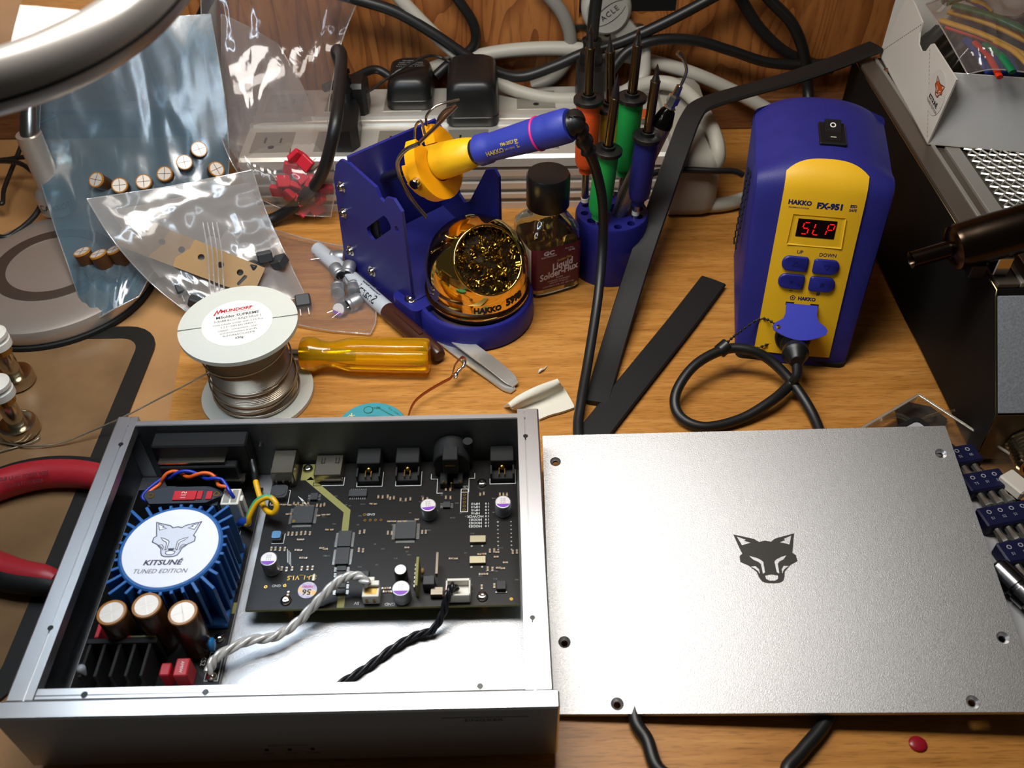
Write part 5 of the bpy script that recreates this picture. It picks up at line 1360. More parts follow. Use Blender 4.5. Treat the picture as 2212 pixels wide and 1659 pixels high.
cord('white_cable', 'thick whitish cable sagging over the power strip behind the large adapter', [W(840, -30, 22), W(890, 25, 22), W(950, 85, 24), W(1020, 145, 28), W(1090, 186, 36), W(1170, 210, 44), W(1240, 214, 46), W(1330, 205, 40), W(1385, 170, 30), W(1392, 120, 24), W(1386, 60, 20)], 5.2, M_CORDW, cat='cable')
cord('grey_cable', 'grey cable curving down the plywood left of the wall outlet', [W(1165, -30, 7), W(1212, 25, 7), W(1232, 80, 7), W(1225, 130, 7), W(1195, 168, 7), W(1150, 188, 8)], 5.2, M_CORDG, cat='cable')
def coil():
    z = 50
    P = [A(1330, 205, 60), A(1395, 178, 60), A(1450, 190, 60), A(1505, 235, 58), A(1540, 290, 56), A(1545, 340, 46), A(1520, 372, 30), A(1470, 392, 20), A(1430, 410, 16), A(1440, 385, 8)]
    cord('white_cable', 'whitish cable coiled round the end cap of the power strip', [A(1360, 190, 60), A(1420, 178, 62), A(1470, 190, 62), A(1515, 235, 60), A(1546, 300, 56), A(1548, 350, 44), A(1520, 382, 26), A(1480, 398, 14), A(1445, 405, 8)], 5.4, M_CORDW, cat='cable')
    cord('white_cable', 'whitish cable lying on the bench from the strip to the blue station', [A(1452, 412, 6), A(1480, 428, 6), A(1520, 443, 6), A(1570, 440, 6), A(1620, 425, 6), A(1700, 395, 6)], 5.4, M_CORDW, cat='cable')
coil()
cord('black_power_cable', 'black cord swooping across the plywood in a long low arc', [W(700, -20, 26), W(790, 4, 26), W(860, 28, 26), W(940, 75, 28), W(1010, 122, 30), W(1075, 156, 32), W(1130, 165, 32), W(1200, 142, 30), W(1260, 116, 28), W(1340, 92, 26), W(1430, 52, 24), W(1520, 5, 22), W(1600, -40, 22)], 4.3, M_RUBBER)
cord('black_power_cable', 'black cord hanging on the plywood above the large adapter', [W(960, -40, 8), W(990, 0, 8), W(1022, 50, 8), W(1026, 92, 8), W(1000, 122, 10), W(968, 140, 14), W(940, 165, 20)], 4.0, M_RUBBER)
cord('black_power_cable', 'black cord arching from the green tip to the right along the plywood', [W(1300, 190, 40), W(1330, 140, 34), W(1362, 107, 30), W(1420, 86, 26), W(1500, 87, 22), W(1580, 110, 20), W(1660, 135, 18), W(1750, 140, 16), W(1850, 128, 14)], 4.0, M_RUBBER)
cord('black_power_cable', 'black cord slanting down the plywood above the station, the left one', [W(1580, -40, 7), W(1605, 5, 7), W(1640, 60, 7), W(1690, 108, 8), W(1740, 132, 9), W(1800, 150, 12)], 4.4, M_RUBBER)
cord('black_power_cable', 'black cord dropping down the plywood behind the blue station', [W(1630, -40, 16), W(1665, 2, 16), W(1710, 50, 17), W(1735, 110, 18), W(1745, 190, 22), W(1748, 260, 40)], 4.4, M_RUBBER)
cord('adapter_cable', 'thin black lead running from the plug to the large adapter', [A(765, 207, 62), A(800, 195, 64), A(850, 160, 72), A(915, 124, 80), A(950, 124, 78), A(985, 142, 74)], 1.2, M_RUBBER, 6)
cord('black_power_cable', 'black cord bunched on the strip between plug and small adapter', [A(700, 190, 60), A(760, 170, 58), A(810, 150, 58), A(850, 170, 52)], 3.4, M_RUBBER)
cord('thin_black_cable', 'short thin black lead from the strip to the station side', [A(1380, 390, 42), A(1420, 372, 44), A(1480, 367, 44), A(1540, 369, 43), A(1585, 370, 41), A(1605, 378, 38)], 2.3, M_RUBBER, 8)
def outlet_plug():
    c = W(1312, 28, 12); R = thing('wall_plug', 'round grey-white angled plug in the outlet hole of the plywood', 'plug', (c.x, WALL_Y - 1, c.z))
    Y = WALL_Y
    m = MB(); m.lathe([(19.5, -12), (19.5, 6), (18, 10), (16, 11.5), (14.5, 11), (0.2, 10.4)], 40, (c.x, Y, c.z), (c.x, Y - 1, c.z)); m.build('hub', mat('hub_white', '#aaa79e', .45), R, world=True, smooth=40)
    d = Vector((.66, 0, -.75)); s = Vector((.75, 0, .66)); cc = Vector((c.x, Y - 4, c.z))
    m = MB(); m.M = mframe(cc, d, s); m.box(12, 36, -8.5, 8.5, -6, 4, 1.5); m.build('neck', bpy.data.materials['hub_white'], R, world=True)
    m = MB(); m.cyl(cc + d * 34, cc + d * 42, 4.2, n=14); m.build('neck_cord', M_CORDW, R, world=True, smooth=40)
    m = MB(); cl = lambda x, y: cc + Vector((0, -7.6 + .6, 0)) + Vector((.78, 0, .62)) * x + Vector((-.62, 0, .78)) * y
    m.text('ACLE', 6.0, lambda x, y: cl(x + 1, y - 2), spacing=1.2); m.stroke([(17 * math.cos(t * pi / 12) * .85 + 1, -2 + 6 * math.sin(t * pi / 12)) for t in range(24)], .5, cl, True); m.build('hub_lettering', M_DARKALU, R, world=True)
    m = MB()
    m.prism(rrect(62, 16, 6, 4, c.x + 2, c.z - 21), -2.4, -.4, holes=[circ(4.6, 14, c.x - 19, c.z - 21), circ(2.4, 12, c.x + 2, c.z - 21), circ(4.6, 14, c.x + 23, c.z - 21)], fn=lambda x, z, t: (x, WALL_Y + t, z)); m.f = [q[::-1] for q in m.f]
    m.build('mounting_strap', M_STEEL, R, world=True)
outlet_plug()
# leads at the far left, beside the lamp
cord('thin_black_cable', 'thin black lead looping over the silver lamp base at far left', [A(-60, 470, 20), A(0, 512, 16), A(40, 497, 16), A(78, 462, 18), A(92, 425, 22), A(86, 390, 26), A(40, 352, 30), A(-40, 348, 20)], 1.9, M_RUBBER, 8)
cord('thin_black_cable', 'upper thin black lead at the far left edge above the lamp base', [A(-60, 350, 20), A(0, 346, 22), A(45, 340, 24), A(85, 338, 26), A(130, 350, 24)], 1.9, M_RUBBER, 8)
cord('thin_black_cable', 'lower thin black lead crossing at the far left edge behind the lamp base', [A(-40, 398, 16), A(2, 440, 14), A(10, 405, 16), A(40, 330, 24), A(62, 282, 30), A(120, 250, 34)], 1.7, M_RUBBER, 8)
cord('black_power_cable', 'black cable arc on the wall behind the bluish bag', [W(470, -40, 10), W(425, 60, 10), W(398, 140, 10), W(395, 210, 11), W(415, 275, 13), W(450, 320, 16)], 4.2, M_RUBBER)
cord('grey_cable', 'grey cable hanging on the wall behind the left edge of the clear bag', [W(452, -60, 8), W(455, 0, 8), W(458, 60, 8), W(470, 140, 8), W(500, 220, 8)], 4.8, M_CORDG, cat='cable')

# ================================================================== magnifier lamp
M_LAMP = mat('lamp_satin_silver', '#bdb3a9', .36, .75, bump=.06, bscale=900)
M_LAMPD = mat('lamp_ring_shadow', '#7c746c', .4, .9)
def lamp():
    bc = Vector((-312, 496, 0)); R = thing('magnifier_lamp', 'silver round-based magnifier lamp whose ring head hangs in at top left', 'lamp', bc)
    m = MB(); m.lathe([(66, 0), (67.5, 1.5), (67.5, 4), (65, 5)], 72, bc, bc + Vector((0, 0, 1))); m.build('base_gasket', M_BLACKM, R, world=True, smooth=40)
    m = MB(); m.lathe([(65.5, 4.5), (66.5, 6), (66.5, 12), (65.5, 14.5), (62, 15.8), (54, 16.6), (46, 17.0), (45, 17.05), (.2, 17.06)], 72, bc, bc + Vector((0, 0, 1))); bs = m.build('base', M_LAMP, R, world=True, smooth=40)
    gc = A(70, 500, 17.8)
    m = MB(); m.prism(circ(40, 64, bc.x + 2, bc.y + 4), 17.0, 17.5, holes=[circ(31, 64, bc.x + 2, bc.y + 4)]); m.build('base_ring', M_LAMPD, bs, world=True)  # flat dark ring: shadow of the ring head painted onto the base
    cc = A(118, 455, 20); m = MB(); m.lathe([(13, 0), (13, 14), (10, 18), (8.5, 20), (8.5, 60)], 28, (cc.x, cc.y + 8, 17), (cc.x, cc.y + 8, 18)); m.build('column', M_LAMP, R, world=True, smooth=40)
    m = MB(); m.text('CARSON', 6.4, lambda a, b: Vector((cc.x + 13.15 * math.sin(a / 13 + .35), cc.y + 8 - 13.15 * math.cos(a / 13 + .35), 24.5 + b))); m.build('lettering', M_INK, R, world=True)
    hc = Vector((-180, 317, 285)); HN = Vector((0, -.2, .98)).normalized()
    P = cr([(cc.x, cc.y + 8, 74), (cc.x + 8, cc.y + 30, 120), (cc.x + 24, cc.y + 30, 200), (cc.x + 44, cc.y - 10, 270), (cc.x + 66, cc.y - 70, 300), (hc.x - 14, hc.y + 92, 290), (hc.x - 6, hc.y + 73, 296)], 12)
    m = MB(); m.tube(P, [6.2 + (.35 if i % 2 else 0) for i in range(len(P))], 14); m.build('gooseneck', M_STEEL, R, world=True, smooth=50)
    up = hc + HN
    m = MB(); m.lathe([(64, -8), (64, 0), (65, 1.6), (67, 2.4), (72, 1.6), (75, -.6), (76.5, -4), (77, -11), (76, -13.2), (75, -14)], 96, hc, up, cap=False); m.lathe([(75, -14), (75, -12), (65, -12), (64, -8)], 96, hc, up, cap=False); hd = m.build('ring_head', mat('lamp_head_silver', '#aaa5a0', .30, .6), R, world=True, smooth=40)
    m = MB(); m.lathe([(76.9, -8.6), (77.2, -8.2), (77.2, -7.8), (76.9, -7.4)], 96, hc, up, cap=False); m.build('head_seam', M_BLACKM, hd, world=True, smooth=60)
    m = MB(); m.lathe([(.3, -10), (36, -8.2), (63.8, -4)], 64, hc, up, cap=False, flip=True); m.lathe([(63.8, -4), (63.8, -1.6), (36, 2.4), (.3, 4.2)], 64, hc, up, cap=False); m.build('lens', mat('lens_glass', '#f4f4ff', .02, trans=1.0, ior=1.5), hd, world=True, smooth=60)
    # cool white LED ring under the head
    m = MB(); m.M = mframe(hc, (1, 0, 0), HN.cross(Vector((1, 0, 0)))); m.prism(circ(74.5, 72), -12.6, -12.2, holes=[circ(65.5, 72)]); led = bpy.data.materials.new('led_ring'); led.use_nodes = True
    nt = led.node_tree; b = nt.nodes['Principled BSDF']; b.inputs['Base Color'].default_value = (.8, .85, .9, 1); b.inputs['Emission Color'].default_value = (.72, .86, 1.0, 1); b.inputs['Emission Strength'].default_value = LED_POWER
    m.build('led_ring', led, hd, world=True)
LED_POWER = 46.0
lamp()

# ================================================================== plastic bags
def pillow(name, label, rows, m_, thick=3.0, wr=2.5, seed=1, nu=36, nv=44, cat='bag', base=None, seam=.45):
    """rows: control rows of points; two film layers joined at the edges"""
    rows = [[Vector(p) for p in r] for r in rows]
    C = [cr(r, 8) for r in rows]; nc = len(C[0])
    cols = [cr([C[j][i] for j in range(len(C))], 8) for i in range(nc)]
    nr = len(cols[0])
    def at_(u, v):
        x = u * (nc - 1); y = v * (nr - 1); i = min(int(x), nc - 2); j = min(int(y), nr - 2); a, b = x - i, y - j
        return (cols[i][j] * (1 - a) + cols[i + 1][j] * a) * (1 - b) + (cols[i][j + 1] * (1 - a) + cols[i + 1][j + 1] * a) * b
    def nrm(u, v):
        e = .02; p = at_(min(1, u + e), v) - at_(max(0, u - e), v); q = at_(u, min(1, v + e)) - at_(u, max(0, v - e)); n = p.cross(q)
        n.normalize(); cam_ = Vector((0, 0, CAM_H)) - at_(u, v)
        return n if n.dot(cam_) > 0 else -n
    m = MB()
    for s in (1, -1):
        def fn(u, v):
            p = at_(u, v); n = nrm(u, v); e = min(1, 6 * min(u, 1 - u)) * min(1, 6 * min(v, 1 - v))
            w = noise.noise(Vector((u * 5 + seed, v * 6, s * 3.3))) * .6 + .4 * (1 - abs(noise.noise(Vector((u * 9 + seed * 2, v * 4.0, s)))) * 2)
            return p + n * (s * thick * e * .5 + w * wr * (.35 + .65 * e))
        m.grid(fn, nu, nv, flip=(s < 0))
    b = min(m.v, key=lambda p: p.z) if base is None else Vector(base)
    o = m.build(name, m_, None, origin=b, world=True, smooth=80)
    if seam:
        ed = [at_(t / 30, 0) for t in range(31)] + [at_(1, t / 30) for t in range(1, 31)] + [at_(1 - t / 30, 1) for t in range(1, 31)] + [at_(0, 1 - t / 30) for t in range(1, 30)]
        k = MB(); k.tube(ed, seam, 6, closed=True); k.build('seal_edge', F_SEAM, o, world=True, smooth=60)
    return tag(o, label, cat), at_, nrm
F_SEAM = film('film_edge', '#f6f4f2', gloss=.6, rough=.15, milk=.4, milkcol='#c8c4c0', bump=0.0)
F_BLUE = film('antistatic_film', '#c6d5dc', gloss=.22, rough=.2, milk=.20, milkcol='#8099a8', bump=.08, bscale=14)
F_CLEAR = film('clear_poly_film', '#f4f2f0', gloss=.12, rough=.1, milk=.07, milkcol='#b8b0b0', bump=.18, bscale=18)
F_MILK = film('milky_poly_film', '#f0eeec', gloss=.1, rough=.3, milk=.30, milkcol='#b4aaa8', bump=.1, bscale=14)
F_ZIP = film('zip_bag_film', '#f2f0ee', gloss=.2, rough=.16, milk=.26, milkcol='#aaa6a2', bump=.05, bscale=12)
bb, bb_at, bb_n = pillow('antistatic_bag', 'bluish antistatic bag of capacitors leaning behind the lamp base', [
    [AY(50, 235, 590), AY(240, 60, 622), AY(455, 30, 640)],
    [AY(85, 380, 566), AY(290, 300, 590), AY(490, 260, 600)],
    [AY(125, 510, 512), AY(300, 470, 540), AY(480, 420, 566)],
    [AY(160, 610, 474), AY(250, 590, 480), AY(350, 560, 502)],
    [AY(188, 704, 446), AY(238, 672, 452), AY(300, 640, 462)]], F_BLUE, 10, 4, 2)
cb, cb_at, cb_n = pillow('clear_bag', 'clear plastic bag holding the red capacitors against the wall', [
    [AY(432, -40, 655), AY(600, -50, 672), AY(800, -60, 690)],
    [AY(440, 110, 640), AY(600, 110, 655), AY(735, 100, 672)],
    [AY(462, 240, 612), AY(590, 270, 612), AY(708, 262, 614)],
    [AY(500, 350, 576), AY(600, 380, 572), AY(725, 380, 572)],
    [AY(560, 430, 574), AY(640, 462, 566), AY(715, 468, 564)]], F_CLEAR, 14, 4.5, 5)
ib, ib_at, ib_n = pillow('milky_bag', 'milky plastic sleeve inside the clear bag above the red capacitors', [
    [AY(478, 30, 652), AY(540, 60, 660), AY(600, 95, 668)],
    [AY(480, 180, 640), AY(560, 200, 644), AY(655, 190, 652)],
    [AY(490, 300, 622), AY(590, 320, 626), AY(700, 310, 634)],
    [AY(520, 355, 606), AY(610, 375, 609), AY(715, 370, 617)]], F_MILK, 3, 2, 8)
zb, zb_at, zb_n = pillow('zip_bag', 'clear zip bag with a brown tape strip lying in front of the blue bag', [
    [A(188, 430, 66), A(370, 402, 66), A(545, 367, 64)],
    [A(245, 520, 50), A(400, 480, 46), A(572, 450, 42)],
    [A(325, 610, 22), A(450, 580, 20), A(612, 540, 20)],
    [A(405, 675, 6), A(520, 668, 6), A(660, 640, 6)]], F_ZIP, 7, 3, 11)
fb, fb_at, fb_n = pillow('flat_bag', 'flat clear bag on the bench under the grey capacitors', [
    [A(540, 480, 7), A(680, 520, 5), A(830, 545, 4)],
    [A(540, 560, 8), A(680, 590, 6), A(812, 620, 4)],
    [A(560, 640, 6), A(690, 660, 5), A(812, 690, 3)],
    [A(590, 690, 3), A(700, 712, 2.5), A(800, 722, 2)]], F_CLEAR, 2.0, 1.2, 17)

# zip ridge, paper and tape strip in the zip bag
def zipstuff():
    m = MB()
    for k in range(4):
        x = 438 + 10 * k; m.tube(cr([A(x, 480, 56), A(x + 10, 540, 42), A(x + 14, 600, 26), A(x + 18, 650, 16)], 6), .5, 5)
    o = m.build('zip_ridge', film('zip_ridge_film', '#e8e6e2', .5, .1, .35, '#d8d4d0'), zb, world=True); tag(o, kind='stuff')
    def quad_sheet(name, label, pts, ms, t=.3, cat='paper'):
        m = MB(); P = [Vector(p) for p in pts]; n = (P[1] - P[0]).cross(P[3] - P[0]).normalized()
        f = lambda u, w: (P[0] * (1 - u) + P[1] * u) * (1 - w) + (P[3] * (1 - u) + P[2] * u) * w + n * (1.2 * math.sin(u * 5 + w * 3))
        m.grid(lambda u, w: f(u, w) + n * t / 2, 10, 8); m.grid(lambda u, w: f(u, w) - n * t / 2, 10, 8, flip=True)
        o = m.build(name, ms, None, origin=min(P, key=lambda p: p.z), world=True, smooth=60); return tag(o, label, cat), f, n
    pp, f, n = quad_sheet('packing_slip', 'faded packing slip inside the clear zip bag', [A(235, 455, 50), A(540, 395, 52), A(585, 530, 22), A(345, 600, 20)], mat('slip_paper', '#8f8884', .7))
    m = MB()
    for i, w in enumerate((.12, .22, .32, .42, .52, .62, .74, .86)):
        m.text('CAP ALUM 470UF 20% 35V  RADIAL  QTY 25' if i % 2 else 'DIGI PART  LOT 1522  MADE IN JAPAN', 4.2, lambda a, b: f(min(.98, max(.02, w)), .45 + a / 130) + n * .5 + Vector((b * .6, b * .5, 0)))
    m.build('slip_print', mat('slip_ink', '#6f6966', .7), pp, world=True)
    # tape strip with holes
    a, b = A(262, 492, 47), A(560, 608, 17)
    dx = (b - a); L = dx.length; ex = dx.normalized(); ey = (A(300, 560, 40) - A(330, 490, 52)); ey = (ey - ex * ey.dot(ex)).normalized(); ez = ex.cross(ey)
    m = MB(); m.prism([(0, -3), (2, -11), (L, -10), (L, 11), (2, 12)], -.2, .2, holes=[circ(2.2, 12, 14 + 13.5 * k, -1) for k in range(int(L / 13.5) - 1)], fn=lambda x, y, z: a + ex * x + ey * y + ez * z)
    tag(m.build('tape_strip', mat('kraft_tape', '#86632c', .55), None, origin=b, world=True), 'brown perforated component tape strip inside the zip bag', 'tape strip')
zipstuff()
def ecap_thing(p, ax, r, L, label, group, dark=True, name='electrolytic_capacitor', lead=True, sleeve=None, top=None, wire=10):
    p = Vector(p); ax = Vector(ax).normalized(); R = thing(name, label, 'capacitor', p, group=group)
    P = lambda t: p + ax * t
    m = MB(); m.lathe([(r * .95, -L), (r, -L + .6), (r, -L + 2), (r * .94, -L + 2.4), (r, -L + 3), (r, -.8), (r * .94, 0)], 20, P(0), P(1)); m.build('sleeve', sleeve or M_CAPBROWN, R, world=True, smooth=40)
    x, y, d, _ = m.frame(P(0), P(1)); m = MB(); m.cyl(P(-.1), P(.12), r * .84, n=20); m.build('top', top or M_CAPTOP, R, world=True)
    if dark:
        m = MB(); m.lathe([(r * 1.02, -.9), (r * .98, .1), (r * .84, .1)], 20, P(0), P(1), cap=False); m.build('rim', M_CAPRIM, R, world=True, smooth=50)
        m = MB(); m.M = mframe(P(.14), x, y); m.box(-r * .8, r * .8, -.18, .18, 0, .06); m.box(-.18, .18, -r * .8, r * .8, 0, .06); m.build('score_lines', M_IC, R, world=True)
    if lead:
        for s in (-1, 1):
            m = MB(); m.tube([P(-L) + x * s * r * .4, P(-L - wire * .6) + x * s * r * .45, P(-L - wire) + x * s * r * .7], .3, 6); m.build('lead', M_SOLDER, R, world=True)
    return R
g = 'capacitors in the antistatic bag'
for i, (px, py, Y, ax) in enumerate([(207, 388, 548, (-.2, -.6, .8)), (258, 400, 548, (.1, -.6, .8)), (310, 392, 556, (.1, -.6, .8)), (355, 375, 562, (0, -.6, .8)), (398, 350, 568, (.2, -.6, .8)), (430, 322, 576, (.4, -.6, .7)), (468, 365, 570, (.5, -.5, .6))]):
    nm = ['first', 'second', 'third', 'fourth', 'fifth', 'sixth', 'last'][i]
    ecap_thing(AY(px, py, Y + 2), ax, 5.6, 22, 'brown capacitor, %s from the left in the upper row of the bluish bag' % nm, g, lead=False)
for i, (px, py, Y, ax) in enumerate([(176, 543, 500, (-.2, .55, .8)), (211, 548, 500, (-.25, .55, .8)), (246, 538, 506, (-.3, .5, .8))]):
    ecap_thing(A(px, py, 37), (ax[0], .1, .98), 5.6, 19.5, 'brown capacitor, %s of the lower three in the bluish bag' % ['leftmost', 'middle', 'rightmost'][i], g, lead=False)
# red film capacitors
M_REDCAP = mat('red_box_capacitor', '#b81f2e', .4)
rnd = random.Random(12)
spots = [(640, 338), (660, 352), (628, 362), (652, 380), (612, 392), (636, 402), (674, 392), (664, 418), (622, 420), (692, 425), (600, 412), (645, 432), (684, 450), (655, 452), (706, 408)]
where = ['topmost of the red heap', 'just under the topmost', 'on the upper left slope', 'in the middle of the heap, upper', 'on the left shoulder', 'in the middle of the heap, lower', 'on the upper right slope', 'low right of centre', 'low left of centre', 'right of the heap by the blue stand', 'at the far left foot', 'at the bottom centre', 'at the bottom right', 'lowest of all', 'at the right edge by the black cord']
for i, (px, py) in enumerate(spots):
    Y = 574 - 6 * (py - 335) / 120 + rnd.uniform(-3, 3); p = AY(px, py, Y); R = thing('red_capacitor', 'red box film capacitor in the clear bag, ' + where[i], 'capacitor', p, group='red capacitors in the clear bag')
    rot = Matrix.Rotation(rnd.uniform(-1.2, 1.2), 4, 'Z') @ Matrix.Rotation(rnd.uniform(-.9, .9), 4, 'X') @ Matrix.Rotation(rnd.uniform(-1, 1), 4, 'Y')
    m = MB(); m.M = Matrix.Translation(p) @ rot; m.box(-5, 5, -2.2, 2.2, -4.5, 4.5, .5); m.build('body', M_REDCAP, R, world=True)
    if i in (2, 3, 5, 7, 9, 11):
        for s in (-1, 1):
            m = MB(); m.M = Matrix.Translation(p) @ rot; m.tube([(s * 2.5, 0, 4.5), (s * 2.5, 0, 16)], .3, 5); m.build('lead', M_BRASS, R, world=True)
# grey polymer capacitors on the flat bag
g = 'grey capacitors on the flat bag'
for i, (px, py, z, ax, lb) in enumerate([(744, 555, 8, (1, -.1, .05), 'topmost, lying sideways with open end left'), (722, 577, 12, (-.4, .6, .1), 'upper left, leaning'), (756, 570, 12, (.1, .9, .2), 'upper right, beside the marker'), (730, 634, 8, (.15, -1, .1), 'left of the middle pair'), (765, 632, 8, (.15, -1, .1), 'right of the middle pair'), (731, 668, 6.5, (-.25, -.8, .55), 'bottom left with purple marked end'), (778, 645, 6.5, (.75, .55, .1), 'bottom right with open end')]):
    R = ecap_thing(A(px, py, z), ax, 4.7, 9.5, 'grey metal capacitor on the clear bag, ' + lb, g, dark=False, sleeve=M_ALCAN, top=M_CANTOP if i == 5 else M_ALCAN, wire=14)
    p = A(px, py, z); a = Vector(ax).normalized(); m = MB(); m.cyl(p - a * 9.52, p - a * 9.62, 3.4, n=16); m.build('seal', M_BLACKM, R, world=True)
    if i == 5:
        x, y, d, _ = m.frame(p, p + a); m = MB(); m.M = mframe(p + a * .16, x, y); m.prism([(q[0] * 3.9, q[1] * 3.9) for q in [(math.cos(t * .2 + 3.4), math.sin(t * .2 + 3.4)) for t in range(12)]], 0, .03); m.build('purple_mark', M_PURPLE, R, world=True)
# dark square parts in the bags
for i, (px, py, z, lb) in enumerate([(396, 622, 16, 'left end of the zip bag'), (425, 648, 11, 'bottom of the zip bag'), (548, 578, 20, 'left of the dark trio under the tape strip'), (572, 555, 24, 'middle of the dark trio under the tape strip'), (604, 566, 20, 'right of the dark trio under the tape strip'), (520, 605, 16, 'lowest behind the solder spool'), (655, 652, 6, 'under the film left of the grey capacitors')]):
    p = A(px, py, z); m = MB(); m.M = Matrix.Rotation(.5 + i, 4, 'Z') @ Matrix.Rotation(.4, 4, 'X'); m.box(-5, 5, -4.5, 4.5, -3.5, 3.5, .8)
    m.m = 1; m.box(-3, -2.4, -10, -4.4, -.3, .3); m.box(2.4, 3, -10, -4.4, -.3, .3)
    tag(m.build('dark_component', [M_IC, M_SOLDER], None, origin=p), 'dark square component in a clear bag, ' + lb, 'component', 'dark components in the clear bags')

# ================================================================== bench mat
def bench_mat():
    R = thing('bench_mat', 'brown translucent bench mat with a black rubber border at left', 'mat', (-380, 320, 0))
    o = rrect(300, 264, 22, 6, -378, 320); i = rrect(277, 241, 12, 6, -378, 320)
    m = MB(); m.prism(o, .0, 1.3, holes=[i]); m.build('border', mat('mat_border', '#15130f', .5, var=.2, vscale=40), R, world=True)
    m = MB(); m.prism(i, 0, .9); m.build('panel', mat('mat_panel', '#74593c', .32, var=.22, vscale=28, bump=.05), R, world=True)
bench_mat()
# ================================================================== solder spool
M_SPOOL = mat('translucent_spool', '#c9c8bc', .4, trans=.15, ior=1.3)
def spool():
    c = Vector((-153.5, 389, 0)); R = thing('solder_spool', 'off-white spool of solder wire with a round white paper label', 'spool', c)
    zt = 57.0
    for z, nm in ((0.6, 'lower_flange'), (zt - 2.6, 'upper_flange')):
        pts = []
        for k in range(96):
            a = 2 * pi * k / 96; pts.append((33.2 * math.cos(a), 33.2 * math.sin(a)))
        # two radial slots
        def slotted():
            out = []
            for k in range(96):
                a = 360 * k / 96
                x, y = pts[k]
                if k in (3, 51):
                    aa = math.radians(a); d = Vector((math.cos(aa), math.sin(aa))); s = Vector((-d.y, d.x)); L = 14
                    out += [tuple(d * 33 - s * .55), tuple(d * (33 - L) - s * .35), tuple(d * (33 - L) + s * .35), tuple(d * 33 + s * .55)]
                else: out.append((x, y))
            return out
        m = MB(); m.prism(slotted() if nm == 'upper_flange' else pts, z, z + 2.6, fn=lambda x, y, zz: (c.x + x, c.y + y, zz)); m.build(nm, M_SPOOL, R, world=True)
    # wound solder: stacked turns as a ribbed surface
    prof = [(22.5, 3.2)]; n = 46
    for k in range(n):
        z = 3.4 + (zt - 6.4) * k / n; h = (zt - 6.4) / n
        bulge = 1.4 * math.exp(-((z - 10) / 6) ** 2)
        prof += [(22.3 + bulge, z), (23.2 + bulge, z + h * .5)]
    prof.append((22.3, zt - 3))
    SW = mat('solder_wire', '#b8ad9a', .34, .9)
    m = MB(); m.lathe(prof, 64, c, c + Vector((0, 0, 1))); m.build('wound_wire', SW, R, world=True, smooth=60)
    for k, (z0, tl, ph) in enumerate(((9, 3, 0), (12, 4.2, 1.0), (17, 3.0, 2.0), (28, 5, 1.6), (40, 3, .5), (7, 1.5, 2.5))):
        q = [c + Vector(((24.6 + .35 * (k % 3)) * math.cos(a), (24.6 + .35 * (k % 3)) * math.sin(a), z0 + tl * math.cos(a - ph))) for a in [2 * pi * i / 48 for i in range(48)]]
        m = MB(); m.tube(q, .55, 6, closed=True); m.build('loose_turn', SW, R, world=True, smooth=60)
    q = cr([A(460, 800, 30), A(400, 832, 24), A(330, 868, 17), A(262, 903, 12), A(200, 930, 7), A(130, 957, 3.2), A(60, 964, 3), A(0, 955, 3), A(-50, 945, 3)], 8)
    m = MB(); m.tube(q, .55, 6); m.build('wire_end', SW, R, world=True, smooth=60)
    # label
    m = MB(); m.cyl(c + Vector((-.5, 0, zt)), c + Vector((-.5, 0, zt + .15)), 19.6, n=56); lb = m.build('paper_label', M_PAPER, R, world=True)
    an = math.radians(14); L = lambda dx, dy: (lambda a, b: Vector((c.x - .5 + (dx + a) * math.cos(an) - (dy + b) * math.sin(an), c.y + (dx + a) * math.sin(an) + (dy + b) * math.cos(an), zt + .2)))
    m = MB(); m.text('MUNDORF', 3.6, L(0, 11.8), bold=.04, shear=.1); m.stroke([(-12.5, 9.2), (-10.6, 13.2), (-10.2, 10.6), (-8.3, 14)], 1.0, lambda x, y: L(x, y)(0, 0)); m.stroke([(-7, 9.6), (10, 9.6)], .2, lambda x, y: L(x, y)(0, 0)); m.build('label_brand', mat('label_red', '#b01f2a', .6), lb, world=True)
    m = MB()
    for t, y, s in (('MSolder SUPREME', 6.6, 3.1), ('S-Sn88.6Cu1.8Ag9.5Au0.1', 3.3, 2.5), ('1mm tubular solder with 2.5% flux', 0.2, 2.0), ('2.2.3 / DIN EN 29454-1', -2.4, 2.0), ('copper-, component-, user-', -5.0, 2.0), ('and environment-friendly', -7.6, 2.0), ('RoHS/REACH #2478', -10.2, 2.0), ('330g', -13.2, 2.4)): m.text(t, s, L(.5, y), bold=.02 if y > 6 or y < -13 else 0)
    m.build('label_text', mat('label_black', '#2b2a2a', .6), lb, world=True)
spool()
tag((lambda m: (m.tube(cr([A(86, 940, 3), A(80, 950, 2.8), A(55, 960, 2.2), A(20, 970, 2.2), A(-10, 978, 2.2)], 8), .5, 6), m.build('solder_offcut', bpy.data.materials['solder_wire'], None, origin=A(40, 966, 2), world=True, smooth=60))[1])(MB()), 'short loose length of solder wire on the brown mat', 'solder wire')
